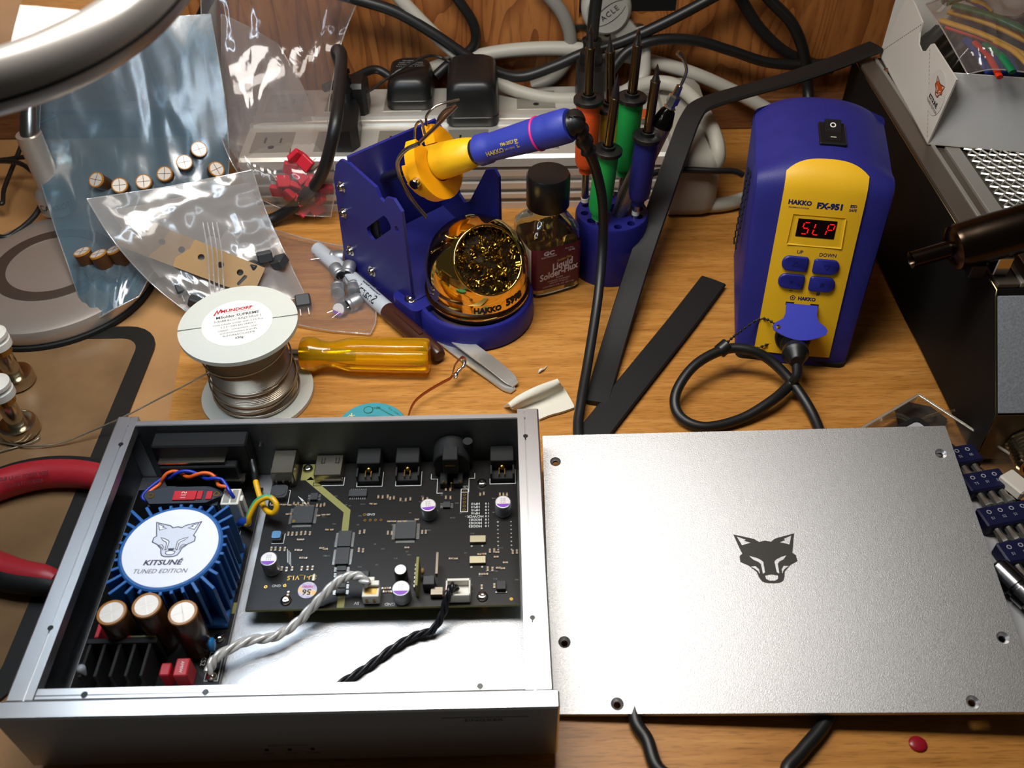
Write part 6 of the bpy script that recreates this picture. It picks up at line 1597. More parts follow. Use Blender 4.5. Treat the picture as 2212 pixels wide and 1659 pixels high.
# ================================================================== screwdriver
def screwdriver():
    p0, p1 = A(652, 764, 11.2), A(928, 769, 11.2); ax = (p1 - p0).normalized(); L = (p1 - p0).length
    R = thing('screwdriver', 'screwdriver with a clear yellow fluted plastic handle', 'screwdriver', (p0.x, p0.y, 0))
    m = MB(); v = []; n = 48
    prof = [(0, 9.0), (1.0, 10.2), (4, 10.7), (8, 10.6), (12, 8.6), (17, 8.0), (22, 8.6), (28, 10.2), (33, 10.9), (L - 4, 11.0), (L - 1.2, 10.8), (L, 9.6)]
    x, y, d, _ = m.frame(p0, p1)
    rings = []
    for t, r in prof:
        fl = 0 if t < 20 else min(1, (t - 20) / 12)
        rings.append([p0 + ax * t + (x * math.cos(a) + y * math.sin(a)) * (r - fl * 1.5 * max(0, math.cos(6 * a)) ** 6) for a in [2 * pi * k / n for k in range(n)]])
    v = [p for r in rings for p in r]; f = []
    for i in range(len(rings) - 1):
        for k in range(n): f.append((i * n + k, i * n + (k + 1) % n, (i + 1) * n + (k + 1) % n, (i + 1) * n + k))
    f += [tuple(range(n))[::-1], tuple((len(rings) - 1) * n + k for k in range(n))]
    m.add(v, f); m.build('handle', mat('clear_amber', '#ecb312', .12, trans=.72, ior=1.42), R, world=True, smooth=50)
    m = MB(); m.cyl(p0 - ax * 14, p0 + ax * 34, 2.9, n=16); m.build('shaft', M_STEEL, R, world=True, smooth=40)
screwdriver()
# ================================================================== marker pen
def marker():
    p0, p1 = A(684, 536, 5.9), A(951, 770, 5.9); ax = (p1 - p0).normalized(); L = (p1 - p0).length
    R = thing('marker_pen', 'grey permanent marker with a brown cap beside the iron stand', 'marker', (p1.x, p1.y, 0))
    P = lambda t: p0 + ax * t; tc = (A(848, 668, 5.9) - p0).dot(ax)
    m = MB(); m.lathe([(3.5, 0), (5.0, .8), (5.4, 4), (5.6, tc)], 28, P(0), P(1)); m.build('barrel', mat('marker_grey', '#a9adb2', .35), R, world=True, smooth=40)
    m = MB(); m.lathe([(5.7, tc - 1), (5.9, tc), (5.8, tc + 20), (5.4, L - 14), (5.2, L - 12.5), (5.0, L - 3), (4.0, L - .5), (3, L)], 28, P(0), P(1)); m.build('cap', mat('marker_brown', '#3a1e14', .3), R, world=True, smooth=40)
    m = MB(); m.M = mframe(P(tc + 8) + Vector((0, 0, 5.5)), ax, Vector((0, 0, 1)).cross(ax)); m.box(0, 30, -1.4, 1.4, -.4, 1.1, .4); m.build('clip', bpy.data.materials['marker_brown'], R, world=True)
    m = MB(); s = Vector((0, 0, 1)).cross(ax).normalized(); upv = (Vector((0, 0, CAM_H)) - P(tc * .6)).normalized(); upv = (upv - ax * upv.dot(ax)).normalized(); sd = ax.cross(upv)
    w = lambda t, b: P(t) + (upv * math.cos(b / 5.6) + sd * math.sin(b / 5.6)) * 5.68
    m.text('Sharpie', 9.0, lambda a, b: w(tc - 22 - a, -(b - 1.0)), sx=.9, bold=.01); m.text('Permanent Marker', 2.6, lambda a, b: w(tc - 22 - a, -(b + 4.6)), bold=.02)
    m.build('lettering', M_INK, R, world=True)
marker()
# ================================================================== tweezers
def tweezers():
    R = thing('tweezers', 'flat silver steel tweezers lying in front of the marker cap', 'tweezers', A(1000, 770, 0))
    for nm, z, dx in (('upper_arm', 5.5, 0), ('lower_arm', 2.0, 5)):
        cl = [(868, 690), (905, 700), (940, 715), (985, 745), (1030, 778), (1070, 806), (1100, 828), (1114, 838)]
        wd = [.7, 1.2, 3.0, 4.6, 4.8, 4.6, 4.2, 2.2]
        pts = [A(x - dx, y + dx * 2.0, 0) for x, y in cl]; C = cr(pts, 5); Wd = cr([(w, 0, 0) for w in wd], 5); N = len(C); m = MB(); v = []
        zz = [(z - .8) * max(0.18, math.sin(min(1, i / (N - 1) * 1.0) * pi * .95)) + (1.2 if nm == 'upper_arm' else .5) for i in range(N)]
        for i in range(N):
            t = (C[min(i + 1, N - 1)] - C[max(i - 1, 0)]).normalized(); s = Vector((-t.y, t.x, 0)); w = Wd[i].x
            for sw in (-1, 1):
                for h in (0, .9): v.append(C[i] + s * w * sw + Vector((0, 0, zz[i] + h)))
        f = []
        for i in range(N - 1):
            a, b = 4 * i, 4 * i + 4
            f += [(a, b, b + 2, a + 2)[::-1], (a + 1, a + 3, b + 3, b + 1)[::-1], (a, a + 1, b + 1, b), (a + 2, b + 2, b + 3, a + 3)]
        f += [(0, 2, 3, 1), (4 * N - 4, 4 * N - 3, 4 * N - 1, 4 * N - 2)]
        m.add(v, f); m.build(nm, mat('brushed_steel_' + nm, '#c6c2ba', .34, .85, bump=.1, bscale=700), R, world=True, smooth=30)
tweezers()
# ================================================================== desoldering braid
def braid():
    c = A(802, 925, 9); R = thing('braid_reel', 'teal plastic reel of copper desoldering braid behind the chassis', 'reel', (c.x, c.y, 0))
    TEAL = mat('teal_plastic', '#3f8f98', .35, trans=.1)
    m = MB(); m.lathe([(19.5, 0), (20.5, .6), (20.5, 8.6), (19.8, 9.4), (17, 9.6), (10, 9.2), (8.5, 7.5), (6, 7.2), (.2, 7.2)], 56, c - Vector((0, 0, 9)), c); m.build('reel_body', TEAL, R, world=True, smooth=35)
    m = MB()
    ar = lambda r, a0: (lambda a, b: Vector((c.x + (r + b) * math.cos(a0 - a / r), c.y + (r + b) * math.sin(a0 - a / r), .62 + c.z)))
    m.text('CHEM-WICK', 4.0, ar(15.4, math.radians(178)), bold=.02); m.text('10', 3, ar(12.4, math.radians(190))); m.build('light_lettering', mat('cream_print', '#c9c08a', .5), R, world=True)
    m = MB(); m.text('Chemtronics', 3.4, lambda a, b: Vector((c.x + 8.5 - a * .75 + b * .5, c.y + 11.2 - b - a * .55 * -1, c.z + .62)), bold=.01); m.text('4-4808 USA', 2.4, lambda a, b: Vector((c.x + 12.5 - a * .7, c.y + 12 - b + a * .6, c.z + .62)))
    m.text('BRU', 2.4, lambda a, b: Vector((c.x + 1.5 - a, c.y + 15.5 - b, c.z + .62)), bold=.02); m.stroke([(c.x - 3 + 2.6 * math.cos(t * pi / 10), c.y + 14 + 2.6 * math.sin(t * pi / 10)) for t in range(20)], .5, lambda x, y: Vector((x, y, c.z + .62)), True); m.build('dark_lettering', mat('green_print', '#175c40', .5), R, world=True)
    COP = mat('copper_braid', '#b06a48', .35, .9, bump=.8, bscale=1500)
    P = cr([c + Vector((19, 1, -3)), A(884, 893, 5), A(893, 872, 6), A(908, 856, 7), A(935, 838, 8), A(958, 825, 9), A(975, 815, 9), A(980, 798, 10), A(985, 785, 12), A(998, 772, 12), A(1006, 780, 11), A(998, 795, 10), A(985, 806, 8)], 6)
    m = MB(); m.tube(P, 1, 8, sq=(1.5, .45)); m.build('braid_ribbon', COP, R, world=True, smooth=50)
    m = MB(); m.tube(cr([A(1002, 776, 12), A(1002, 790, 11), A(990, 802, 9), A(984, 812, 8), A(986, 818, 7)], 5), [.9, 1.2, 1.0, 1.3, .9, 1.1, 1.2, .8, 1.0, 1.4, 1.3, .9, 1.2, 1.5, 1.8, 1.6, 1.9, 1.4, 1.6, 1.2, 1.0], 7); m.build('soldered_end', M_SOLDER, R, world=True, smooth=60)
braid()
# ================================================================== cotton pad
def pad():
    def sheet(rows, th):
        m = MB(); C = [cr([A(*p) for p in r], 6) for r in rows]; nc = len(C[0]); cols = [cr([C[j][i] for j in range(len(C))], 6) for i in range(nc)]; nr = len(cols[0])
        g_ = lambda u, v, dz: cols[round(u * (nc - 1))][round(v * (nr - 1))] + Vector((0, 0, dz))
        m.grid(lambda u, v: g_(u, v, th), nc - 1, nr - 1); b0 = len(m.v); m.grid(lambda u, v: g_(u, v, 0), nc - 1, nr - 1, flip=True)
        w = nc
        def bd(o): return [o + i for i in range(w)] + [o + j * w + w - 1 for j in range(1, nr)] + [o + (nr - 1) * w + i for i in range(w - 2, -1, -1)] + [o + j * w for j in range(nr - 2, 0, -1)]
        a, b = bd(0), bd(b0)
        for i in range(len(a)): j = (i + 1) % len(a); m.f.append((a[i], a[j], b[j], b[i])); m.mi.append(0)
        return m
    COT = mat('cotton', '#cfc9b8', .9, bump=.6, bscale=500)
    m = sheet([[(1088, 880, .4), (1115, 868, 3), (1150, 848, 5), (1200, 828, 5)], [(1098, 876, 6), (1120, 858, 9), (1160, 838, 11), (1204, 822, 10)], [(1105, 884, 5), (1132, 868, 8), (1172, 850, 9), (1210, 832, 9)], [(1118, 888, .8), (1150, 876, 1.2), (1190, 862, 1.4), (1222, 848, 1.2)], [(1140, 896, .6), (1172, 888, .8), (1212, 876, .8), (1238, 876, .8)], [(1166, 909, .5), (1188, 900, .6), (1214, 893, .6), (1240, 884, .5)]], 1.6)
    bm_ = m; o = m.build('cotton_pad', COT, None, origin=A(1165, 885, 0), world=True, smooth=60)
    bm = bmesh.new(); bm.from_mesh(o.data); bmesh.ops.recalc_face_normals(bm, faces=bm.faces); bm.to_mesh(o.data); bm.free()
    tag(o, 'folded off-white cotton pad behind the right chassis corner', 'cotton pad')
    m = MB(); m.tube(cr([A(1163, 806, .5), A(1168, 799, 2), A(1175, 797, 1), A(1182, 790, .5)], 4), [.2, .5, .8, .9, .7, .9, .8, .6, .5, .4, .3, .2, .2], 6); tag(m.build('lint_scrap', COT, None, origin=A(1172, 798, 0), world=True, smooth=60), 'tiny white lint scrap on the bench near the tweezers', 'scrap')
    m = MB(); p = A(1982, 1608, 0); m.sphere((0, 0, .6), 4, 14, 8, (1.0, .9, .25)); tag(m.build('red_wax_drop', mat('red_wax', '#8a1420', .3), None, origin=p, smooth=60), 'small red blob on the bench in front of the lid', 'blob')
pad()
# ================================================================== cutters with red handles
def cutters():
    R = thing('wire_cutters', 'wire cutters with red and black cushioned handles left of the chassis', 'wire cutters', A(60, 1130, 0))
    RED = mat('red_grip', '#9c1d26', .42); z = 9
    for nm, ctr, wid in (('upper_handle', [(-150, 1130), (-70, 1080), (0, 1048), (60, 1030), (120, 1022), (180, 1024), (235, 1034), (290, 1050)], [6, 7.5, 8.4, 8.4, 8.2, 8.0, 7.5, 6.5]), ('lower_handle', [(-150, 1150), (-90, 1180), (-40, 1212), (0, 1228), (40, 1240), (80, 1246), (105, 1250), (122, 1254)], [6, 7.5, 8.2, 8.0, 7.4, 6.8, 6.0, 4.0])):
        C = cr([A(x, y, z) for x, y in ctr], 8); Wd = cr([(w, 0, 0) for w in wid], 8)
        m = MB(); m.tube(C, [w.x for w in Wd], 18); o = m.build(nm, RED, R, world=True, smooth=60)
        m = MB(); sg = 1 if nm == 'upper_handle' else -1; m.tube([p + Vector((0, 2.6 * sg * 1.2, -.6)) for p in C], [w.x * .93 for w in Wd], 18); m.build('black_backing', M_BLACKM, o, world=True, smooth=60)
        if nm == 'upper_handle':
            m = MB(); P0 = A(60, 1035, z); ln = (A(120, 1024, z) - A(20, 1042, z)).normalized(); sd = Vector((0, -.62, .0)); nn = Vector((0, -.42, .9))
            f = lambda x, y: P0 + ln * x + Vector((0, y * .62, z * 0 + 8.6 + y * .12))
            m.text('MAX CUT 1.3 mm COPPER WIRE', 2.5, lambda a, b: A(40 + 3.6 * a, 1030 - .55 * a - 4.2 * b, 17.4), bold=.01); m.text('USE SAFETY GLASSES', 2.5, lambda a, b: A(50 + 3.6 * a, 1044 - .55 * a - 4.2 * b, 15.6), bold=.01); m.build('handle_print', mat('handle_ink', '#3a0b10', .6), o, world=True)
    m = MB(); p = A(-150, 1140, 8); m.cyl(p - Vector((0, 0, 5)), p + Vector((0, 0, 5)), 10, n=20); m.box(p.x - 40, p.x, p.y - 8, p.y + 8, 5, 11, 2); m.build('jaw', M_STEEL, R, world=True, smooth=40)
cutters()
# ================================================================== chrome posts with white collars
def posts():
    for (px, py), lb in (((48, 945), 'front chrome terminal post with white collar on the brown mat'), ((40, 838), 'rear chrome terminal post with white collar beside the lamp base')):
        c = A(px, py - 12, 1.4); c.z = 1.4; R = thing('terminal_post', lb, 'terminal post', c, group='chrome terminal posts on the mat')
        P = lambda z: c + Vector((0, 0, z))
        NI = bpy.data.materials.get('warm_nickel') or mat('warm_nickel', '#c4b8a2', .2, 1.0)
        m = MB(); m.lathe([(9, 0), (10.6, 1), (10.8, 6), (10.2, 8), (8, 8.6), (5, 8.2)], 36, c, P(1)); m.build('foot_disc', NI, R, world=True, smooth=40)
        m = MB(); m.lathe([(5.0, 8), (5.0, 25), (4.6, 25.5)], 28, c, P(1)); m.build('shaft', NI, R, world=True, smooth=40)
        m = MB(); n = 40; v = []
        m.lathe([(5.8, 25), (6.2, 25.4), (6.2, 29.5), (5.6, 30)], 24, c, P(1)); m.build('knurled_ring', M_BRASS, R, world=True)
        m = MB(); m.lathe([(6.4, 30), (8.0, 30.6), (8.0, 35), (7.0, 35.6), (7.0, 37), (8.0, 37.6), (8.0, 40), (6.5, 41)], 28, c, P(1)); m.build('white_collar', mat('collar_white', '#c9c4b8', .45) if 'collar_white' not in bpy.data.materials else bpy.data.materials['collar_white'], R, world=True, smooth=35)
        m = MB(); m.cyl(P(41), P(48), 3, n=14); m.build('threaded_end', M_BRASS, R, world=True, smooth=40)
posts()

# ================================================================== heat-shrink strips
def ribbon(pts, hw, th, upv=(0, 0, 1), k=8):
    P = cr(pts, k); N = len(P); m = MB(); v = []; prof = [(-1, 0), (-.9, .8), (0, 1), (.9, .8), (1, 0), (.9, -.8), (0, -1), (-.9, -.8)]
    for i in range(N):
        t = (P[min(i + 1, N - 1)] - P[max(i - 1, 0)]).normalized(); vw = Vector((0, 0, CAM_H)) - P[i]; nrm_ = (Vector(upv) - t * Vector(upv).dot(t)).normalized(); s = t.cross(nrm_)
        h = hw[min(i // k, len(hw) - 1)] if isinstance(hw, (list, tuple)) else hw
        for a, b in prof: v.append(P[i] + s * a * h + nrm_ * b * th)
    n = len(prof); f = []
    for i in range(N - 1):
        for j in range(n): f.append((i * n + j, i * n + (j + 1) % n, (i + 1) * n + (j + 1) % n, (i + 1) * n + j))
    f += [tuple(range(n))[::-1], tuple((N - 1) * n + j for j in range(n))]
    m.add(v, f); return m
HS = mat('heat_shrink_black', '#1b1b1b', .5, spec=.4, bump=.1, bscale=300)
m = ribbon([A(1288, 872, 2.2), A(1325, 745, 6), A(1378, 575, 24), A(1428, 430, 46), A(1465, 325, 64), A(1492, 256, 75), A(1520, 226, 79), A(1600, 200, 83), A(1700, 172, 88), A(1800, 138, 92), A(1850, 118, 94), A(1892, 101, 96)], 7.6, 2.0)
o = m.build('heat_shrink_strip', HS, None, origin=A(1288, 872, 0), world=True, smooth=40)
bm = bmesh.new(); bm.from_mesh(o.data); bmesh.ops.recalc_face_normals(bm, faces=bm.faces); bm.to_mesh(o.data); bm.free()
tag(o, 'long folded black heat-shrink strip reaching up to the white box', 'heat shrink')
m = ribbon([A(1541, 607, 3.2), A(1470, 700, 3), A(1390, 800, 3), A(1320, 888, 2.6), A(1268, 955, 2.4), A(1240, 992, 2.2)], 9.2, 1.5)
o = m.build('heat_shrink_strip', HS, None, origin=A(1390, 800, 0), world=True, smooth=40)
bm = bmesh.new(); bm.from_mesh(o.data); bmesh.ops.recalc_face_normals(bm, faces=bm.faces); bm.to_mesh(o.data); bm.free()
tag(o, 'short flat black heat-shrink strip running from the station under the lid', 'heat shrink')

# ================================================================== black preheater case
BX, BZT = 256.0, 88.0
M_GUN = mat('gunmetal_frame', '#655a50', .38, .5)
M_FRAMEL = mat('frame_light', '#a09c94', .35, .5)
def case():
    R = thing('preheater', 'black steel preheater case with chrome frame and metal mesh at right', 'preheater', (330, 480, 0))
    sec = [(326, 3), (328, 38), (371, 83), (373, 86), (645, 86), (645, 3)]
    m = MB(); m.prism(sec, BX, 440, fn=lambda y, z, x: (x, y, z)); o = m.build('case_body', mat('case_black', '#0b0a0a', .6, spec=.25), R, world=True)
    bm = bmesh.new(); bm.from_mesh(o.data); bmesh.ops.recalc_face_normals(bm, faces=bm.faces); bm.to_mesh(o.data); bm.free()
    def slab(y0, z0, y1, z1, x0, x1, t, ms, name):
        d = Vector((0, y1 - y0, z1 - z0)); L = d.length; d.normalize(); n = Vector((1, 0, 0)).cross(d)
        if n.y > 0: n = -n
        m = MB(); m.M = mframe((x0, y0, z0), (1, 0, 0), d); 
        zz = (0, t) if (Vector((1, 0, 0)).cross(d)).dot(n) > 0 else (-t, 0)
        m.box(0, x1 - x0, 0, L, zz[0], zz[1], .4); return m.build(name, ms, R, world=True)
    slab(328.5, 38, 371.5, 83, BX + .4, 440, 1.2, mat('grey_hammer_paint', '#80848a', .42, spec=.4, var=.2, vscale=900, bump=.3, bscale=900), 'front_panel')
    slab(326.5, 4, 328.5, 37.5, BX + .4, 440, .8, mat('brown_metal', '#6e5a44', .35, .5), 'lower_panel')
    m = MB(); m.tube([(BX, 325.6, 3), (BX, 327.4, 38), (BX, 370.6, 83.4), (BX, 372, 86.4), (BX, 645, 86.4)], .6, 6); m.build('edge_bead', mat('edge_brass', '#8a7a5c', .25, 1.0), R, world=True, smooth=60)
    # threaded socket
    c = AY(2200, 950, 326); m = MB(); pr = [(10, 0)]
    for k in range(7): pr += [(9.0, .8 + 2.2 * k), (10, 1.9 + 2.2 * k)]
    pr += [(9, 17), (7.4, 17.2), (7.2, 6)]
    m.lathe(pr, 32, (c.x + 4, 326, c.z - 2), (c.x + 4, 325, c.z - 2), cap=False); m.build('threaded_socket', mat('nickel_thread', '#a89c80', .22, 1.0), R, world=True, smooth=20)
    m = MB(); m.cyl((c.x + 4, 319, c.z - 2), (c.x + 4, 318.8, c.z - 2), 7.4, n=24); m.build('socket_core', M_BLACKM, R, world=True)
    # top frame strips along the left, front cross strip and inner tray
    for x0, x1, z1, ms, nm in ((BX + .6, BX + 12, 89, M_GUN, 'outer_frame'), (BX + 12.4, BX + 15, 89.6, M_FRAMEL, 'frame_lip'), (BX + 15.2, BX + 21, 87.4, M_GUN, 'frame_channel'), (BX + 21.2, BX + 30, 89.0, M_FRAMEL, 'inner_frame')):
        m = MB(); m.box(x0, x1, 374, 640, 86, z1, .4); m.build(nm, ms, R, world=True)
    for y0, y1, z1, ms, nm in ((373.5, 386, 89, M_GUN, 'front_frame'), (600, 612, 88.6, M_FRAMEL, 'rear_frame')):
        m = MB(); m.box(BX + 30.5, 440, y0, y1, 86, z1, .4); m.build(nm, ms, R, world=True)
    m = MB(); m.lathe([(4.5, 0), (4.5, .6), (3, 1.4), (1.5, 2.4), (.2, 2.6)], 16, (BX + 18, 618, 89), (BX + 18, 618, 90)); m.build('frame_screw', M_CHROME, R, world=True, smooth=50)
    m = MB(); m.box(BX + 30.5, 440, 386.5, 599.5, 86, 86.6); m.build('tray_floor', mat('tray_grey', '#6b6860', .35, .8), R, world=True)
    # expanded metal mesh: near strands as geometry
    m = MB(); dx, dy = 6.4, 3.6; x0, y0, z = BX + 32, 390, 89.2
    for j in range(34):
        for s in (0,):
            q = []
            for i in range(22): q.append((x0 + i * dx / 2 + 0, y0 + j * dy + (dy * .42 if (i + j) % 2 else -dy * .42), z + (.5 if i % 2 else -.5)))
            m.tube(q, .75, 4)
    tag(m.build('mesh_grille', mat('mesh_aluminium', '#c4c0b8', .35, .6), R, world=True), kind='stuff')
case()
# ================================================================== hot-air handpiece
def hotair():
    e = A(1968, 562, 97); R = thing('hot_air_handpiece', 'dark coppery hot-air handpiece with narrow nozzle lying on the preheater', 'hot air gun', A(2140, 560, 89))
    a1 = A(2212, 492, 112); ax = (a1 - e).normalized(); P = lambda t: e + ax * t
    HM = mat('heat_stained_copper', '#463a30', .24, 1.0)
    m = MB(); m.lathe([(4.6, 0), (4.7, 26), (4.3, 26.2), (3.9, 26), (3.9, 1), (4.6, 0)], 28, e, P(1), cap=False); m.build('nozzle', HM, R, world=True, smooth=40)
    m = MB(); m.lathe([(4.6, 20), (9.2, 21), (11.6, 22.5), (12.4, 25), (12.4, 32), (12.6, 32.5), (12.6, 70), (14.5, 78), (15, 82), (15, 180)], 36, e, P(1)); m.build('barrel', HM, R, world=True, smooth=35)
    m = MB(); m.lathe([(16, 62), (18.5, 66), (18.5, 150)], 32, P(0) + Vector((8, 10, 8)), P(1) + Vector((8, 10, 8))); m.build('handle', M_BLACKM, R, world=True, smooth=40)
    for t in (36, 50):
        p = P(t); m = MB(); m.box(p.x - 4, p.x + 4, p.y - 10, p.y - 2, 89.2, p.z - 9, .5); m.build('rest_bracket', M_CHROME if t > 40 else M_BLACK, R, world=True)
hotair()
# ================================================================== white carton with tubes
def carton():
    z0 = 89.6
    BL, FL = A(1900, 120, z0), A(2003, 312, z0); dl = (FL - BL); Ln = dl.length; dl.normalize(); nl = Vector((dl.y, -dl.x, 0))
    FRp = A(2240, 332, z0); df = (FRp - FL).normalized(); nf = Vector((df.y, -df.x, 0))
    if nf.y > 0: nf = -nf
    R = thing('carton', 'open white carton with a fox sticker on the preheater holding colourful tubes', 'box', (FL + BL) / 2)
    def onwall(px, py):
        d = ray(px, py); o = Vector((0, 0, CAM_H)); t = (BL - o).dot(nl) / d.dot(nl); P = o + d * t
        return ((P - BL).dot(dl), P.z)
    out = [(0, z0)] + [onwall(*p) for p in [(1962, -14), (1975, 8), (1992, 48), (1986, 70), (1984, 95), (1990, 110), (2000, 110), (2010, 96), (2016, 94), (2066, 172)]] + [(Ln, z0)]
    if nl.x > 0: nl = -nl
    CB_ = mat('white_card', '#cbc6bd', .75); 
    m = MB(); m.prism(out, 0, -1.0, fn=lambda x, z, t: BL + dl * x + Vector((0, 0, z - BL.z)) + nl * t); o = m.build('left_wall', CB_, R, world=True)
    bm = bmesh.new(); bm.from_mesh(o.data); bmesh.ops.recalc_face_normals(bm, faces=bm.faces); bm.to_mesh(o.data); bm.free()
    top = onwall(2066, 172)[1]
    def wall(p, q, h, name, ms=CB_, t=1.0):
        d = (q - p); L = d.length; d.normalize(); n = Vector((d.y, -d.x, 0)); m = MB(); m.M = mframe(p, d, (0, 0, 1)); m.box(0, L, 0, h, -t, 0, .1); return m.build(name, ms, R, world=True)
    FR_ = FL + df * 150; BR_ = BL + df * 150
    wall(FL, FR_, top - z0, 'front_wall', mat('grey_card', '#cfcfcf', .7)); wall(FR_, BR_, top - z0, 'right_wall'); wall(BR_, BL, top - z0 + 14, 'back_wall')
    m = MB(); m.add([FL, FR_, BR_, BL, FL + Vector((0, 0, .8)), FR_ + Vector((0, 0, .8)), BR_ + Vector((0, 0, .8)), BL + Vector((0, 0, .8))], [(0, 3, 2, 1), (4, 5, 6, 7), (0, 1, 5, 4), (1, 2, 6, 5), (2, 3, 7, 6), (3, 0, 4, 7)]); m.build('carton_floor', CB_, R, world=True)
    # perforation lines and fox sticker
    W2_ = lambda x, z, off=.12: BL + dl * x + Vector((0, 0, z - BL.z)) + nl * off
    m = MB(); q0, q1 = onwall(1902, 112), onwall(1992, 52)
    for k in range(22):
        t0, t1 = k / 22, (k + .55) / 22; m.stroke([(q0[0] + (q1[0] - q0[0]) * t, q0[1] + (q1[1] - q0[1]) * t) for t in (t0, t1)], .5, lambda x, y: W2_(x, y, .08))
    q0, q1 = onwall(2009, 106), onwall(2003, 300)
    for k in range(22):
        t0, t1 = k / 22, (k + .55) / 22; m.stroke([(q0[0] + (q1[0] - q0[0]) * t, q0[1] + (q1[1] - q0[1]) * t) for t in (t0, t1)], .5, lambda x, y: W2_(x, y, .08))
    tag(m.build('perforation', mat('card_shadow_cut', '#5c5850', .8), o, world=True), kind='stuff')
    # sticker ellipse from photo outline
    c = onwall(2027, 200)
    def sk(px, py): x, z = onwall(px, py); return (x, z)
    cx, cz = onwall(2026, 205); r1 = onwall(2052, 195); r = abs(cz - onwall(2026, 250)[1]) * 1.55
    m = MB(); m.prism([(cx - 3 + r * 1.05 * math.cos(2 * pi * k / 40), cz + r * math.sin(2 * pi * k / 40)) for k in range(40)], .15, .3, fn=lambda x, z, t: W2_(x, z, t)); st = m.build('fox_sticker', mat('sticker_white', '#c9c4bc', .5), R, world=True)
    bm = bmesh.new(); bm.from_mesh(st.data); bmesh.ops.recalc_face_normals(bm, faces=bm.faces); bm.to_mesh(st.data); bm.free()
    k = r * .42; sg = 1
    T = lambda off: (lambda x, y, z=0: W2_(cx - 1 + x * k * 1.3, cz + r * .52 + y * k * 1.0, .32 + off))
    m = MB(); m.prism(fox_outline(), 0, 0, fn=T(.02)); m.m = 1
    for p in fox_cuts(): m.prism(p, 0, 0, fn=T(.06))
    m.m = 2; m.stroke(fox_outline(), .07, T(.1), True); m.prism(flipy(FOX_NOSE), 0, 0, fn=T(.12))
    m.text('KITSUNÉ', r * .30, lambda a, b: W2_(cx - 3 + a, cz - r * .42 + b, .4), bold=.04); m.text('TUNED EDITION', r * .2, lambda a, b: W2_(cx - 3 + a, cz - r * .66 + b, .4))
    m.build('sticker_print', [mat('fox_orange', '#b8501e', .5), bpy.data.materials['sticker_white'], M_INK], st, world=True)
    return BL, FL, dl, df, top
CBL, CFL, CDL, CDF, CTOP = carton()
def inner():
    # black crumpled bag filling the carton
    c0 = CBL + CDF * 8 + CDL * 10; m = MB(); rnd_ = 3
    LX, LY = 135, 78
    def fn(u, v):
        p = CBL + CDF * (5 + LX * u) + CDL * (5 + (LY) * v); e = min(1, 5 * min(u, 1 - u, v, 1 - v))
        z = 90.6 + (CTOP - 94) * e + 7 * e * noise.noise(Vector((u * 6, v * 4, 1))) + 3 * e * noise.noise(Vector((u * 15, v * 10, 4)))
        return Vector((p.x, p.y, z))
    m.grid(fn, 60, 40, flip=True); o = m.build('black_plastic_bag', mat('black_glossy_film', '#17150f', .16, spec=.6), None, origin=c0, world=True, smooth=80)
    bm = bmesh.new(); bm.from_mesh(o.data); bmesh.ops.recalc_face_normals(bm, faces=bm.faces); bm.to_mesh(o.data); bm.free()
    tag(o, 'glossy black plastic bag stuffed inside the white carton', 'bag')
    cols = {'yellow': '#d2b81c', 'red': '#cc3014', 'blue': '#153a8c', 'green': '#0f6b42'}
    tubes = [('yellow', (2050, 25), (2230, 95), 3.2, 'upper yellow sleeve tube in the carton'), ('yellow', (2032, 44), (2230, 128), 3.0, 'lower long yellow sleeve tube in the carton'), ('yellow', (2150, 90), (2230, 150), 2.6, 'short yellow sleeve tube at the right edge of the carton'), ('red', (2045, 58), (2230, 135), 3.0, 'long red sleeve tube crossing the carton'), ('red', (2106, 92), (2160, 167), 2.6, 'short red sleeve tube pointing down to the carton front'), ('blue', (2086, 86), (2138, 160), 3.4, 'left flat blue sleeve tube under the red one'), ('blue', (2112, 96), (2172, 162), 4.4, 'right wide blue sleeve tube under the red one'), ('green', (2060, 12), (2230, 75), 4.0, 'dark green sleeve tube behind the yellow ones'), ('green', (2128, 96), (2188, 156), 3.0, 'green sleeve tube between blue and yellow at the front'), ('green', (2042, 4), (2120, -10), 5.0, 'wide green sleeve tube at the back of the carton'), ('blue', (2085, -4), (2165, 58), 2.2, 'thin blue sleeve tube across the top of the bundle'), ('yellow', (2090, 0), (2142, 26), 2.4, 'folded yellow sleeve tube at the back of the bundle'), ('red', (2110, 30), (2230, 84), 2.4, 'thin red sleeve tube between green and yellow'), ('blue', (2160, 110), (2196, 160), 3.0, 'short blue sleeve tube at the carton front right')]
    for i, (c, a, b, r, lb) in enumerate(tubes):
        r *= .78
        z = CTOP + 2 + (i * 37 % 11) * .9 - (8 if c == 'blue' else 0); pa, pb = A(*a, z), A(*b, z - 2); mid = (pa + pb) / 2 + Vector((0, 0, 2))
        ms = bpy.data.materials.get('sleeve_' + c) or mat('sleeve_' + c, cols[c], .42)
        m = MB(); P = cr([pa, mid, pb], 6); m.tube(P, r, 12, sq=(r * .7, r)); m.m = 1; d = (P[0] - P[1]).normalized(); m.cyl(P[0] + d * .02, P[0] + d * .06, r * .6, n=10)
        o = m.build('sleeve_tube', [ms, M_BLACKM], None, origin=pb, world=True, smooth=50); tag(o, lb, 'tube', 'coloured sleeve tubes in the carton')
    pillow('tube_bag', 'clear film bag wrapping the coloured tubes in the carton', [
        [A(2000, 10, CTOP + 8), A(2110, -30, CTOP + 16), A(2250, -40, CTOP + 16)],
        [A(2040, 70, CTOP + 12), A(2130, 50, CTOP + 20), A(2250, 50, CTOP + 20)],
        [A(2090, 160, CTOP + 4), A(2150, 150, CTOP + 8), A(2250, 160, CTOP + 8)]], F_CLEAR, 2, 5, 23, 30, 30)
inner()
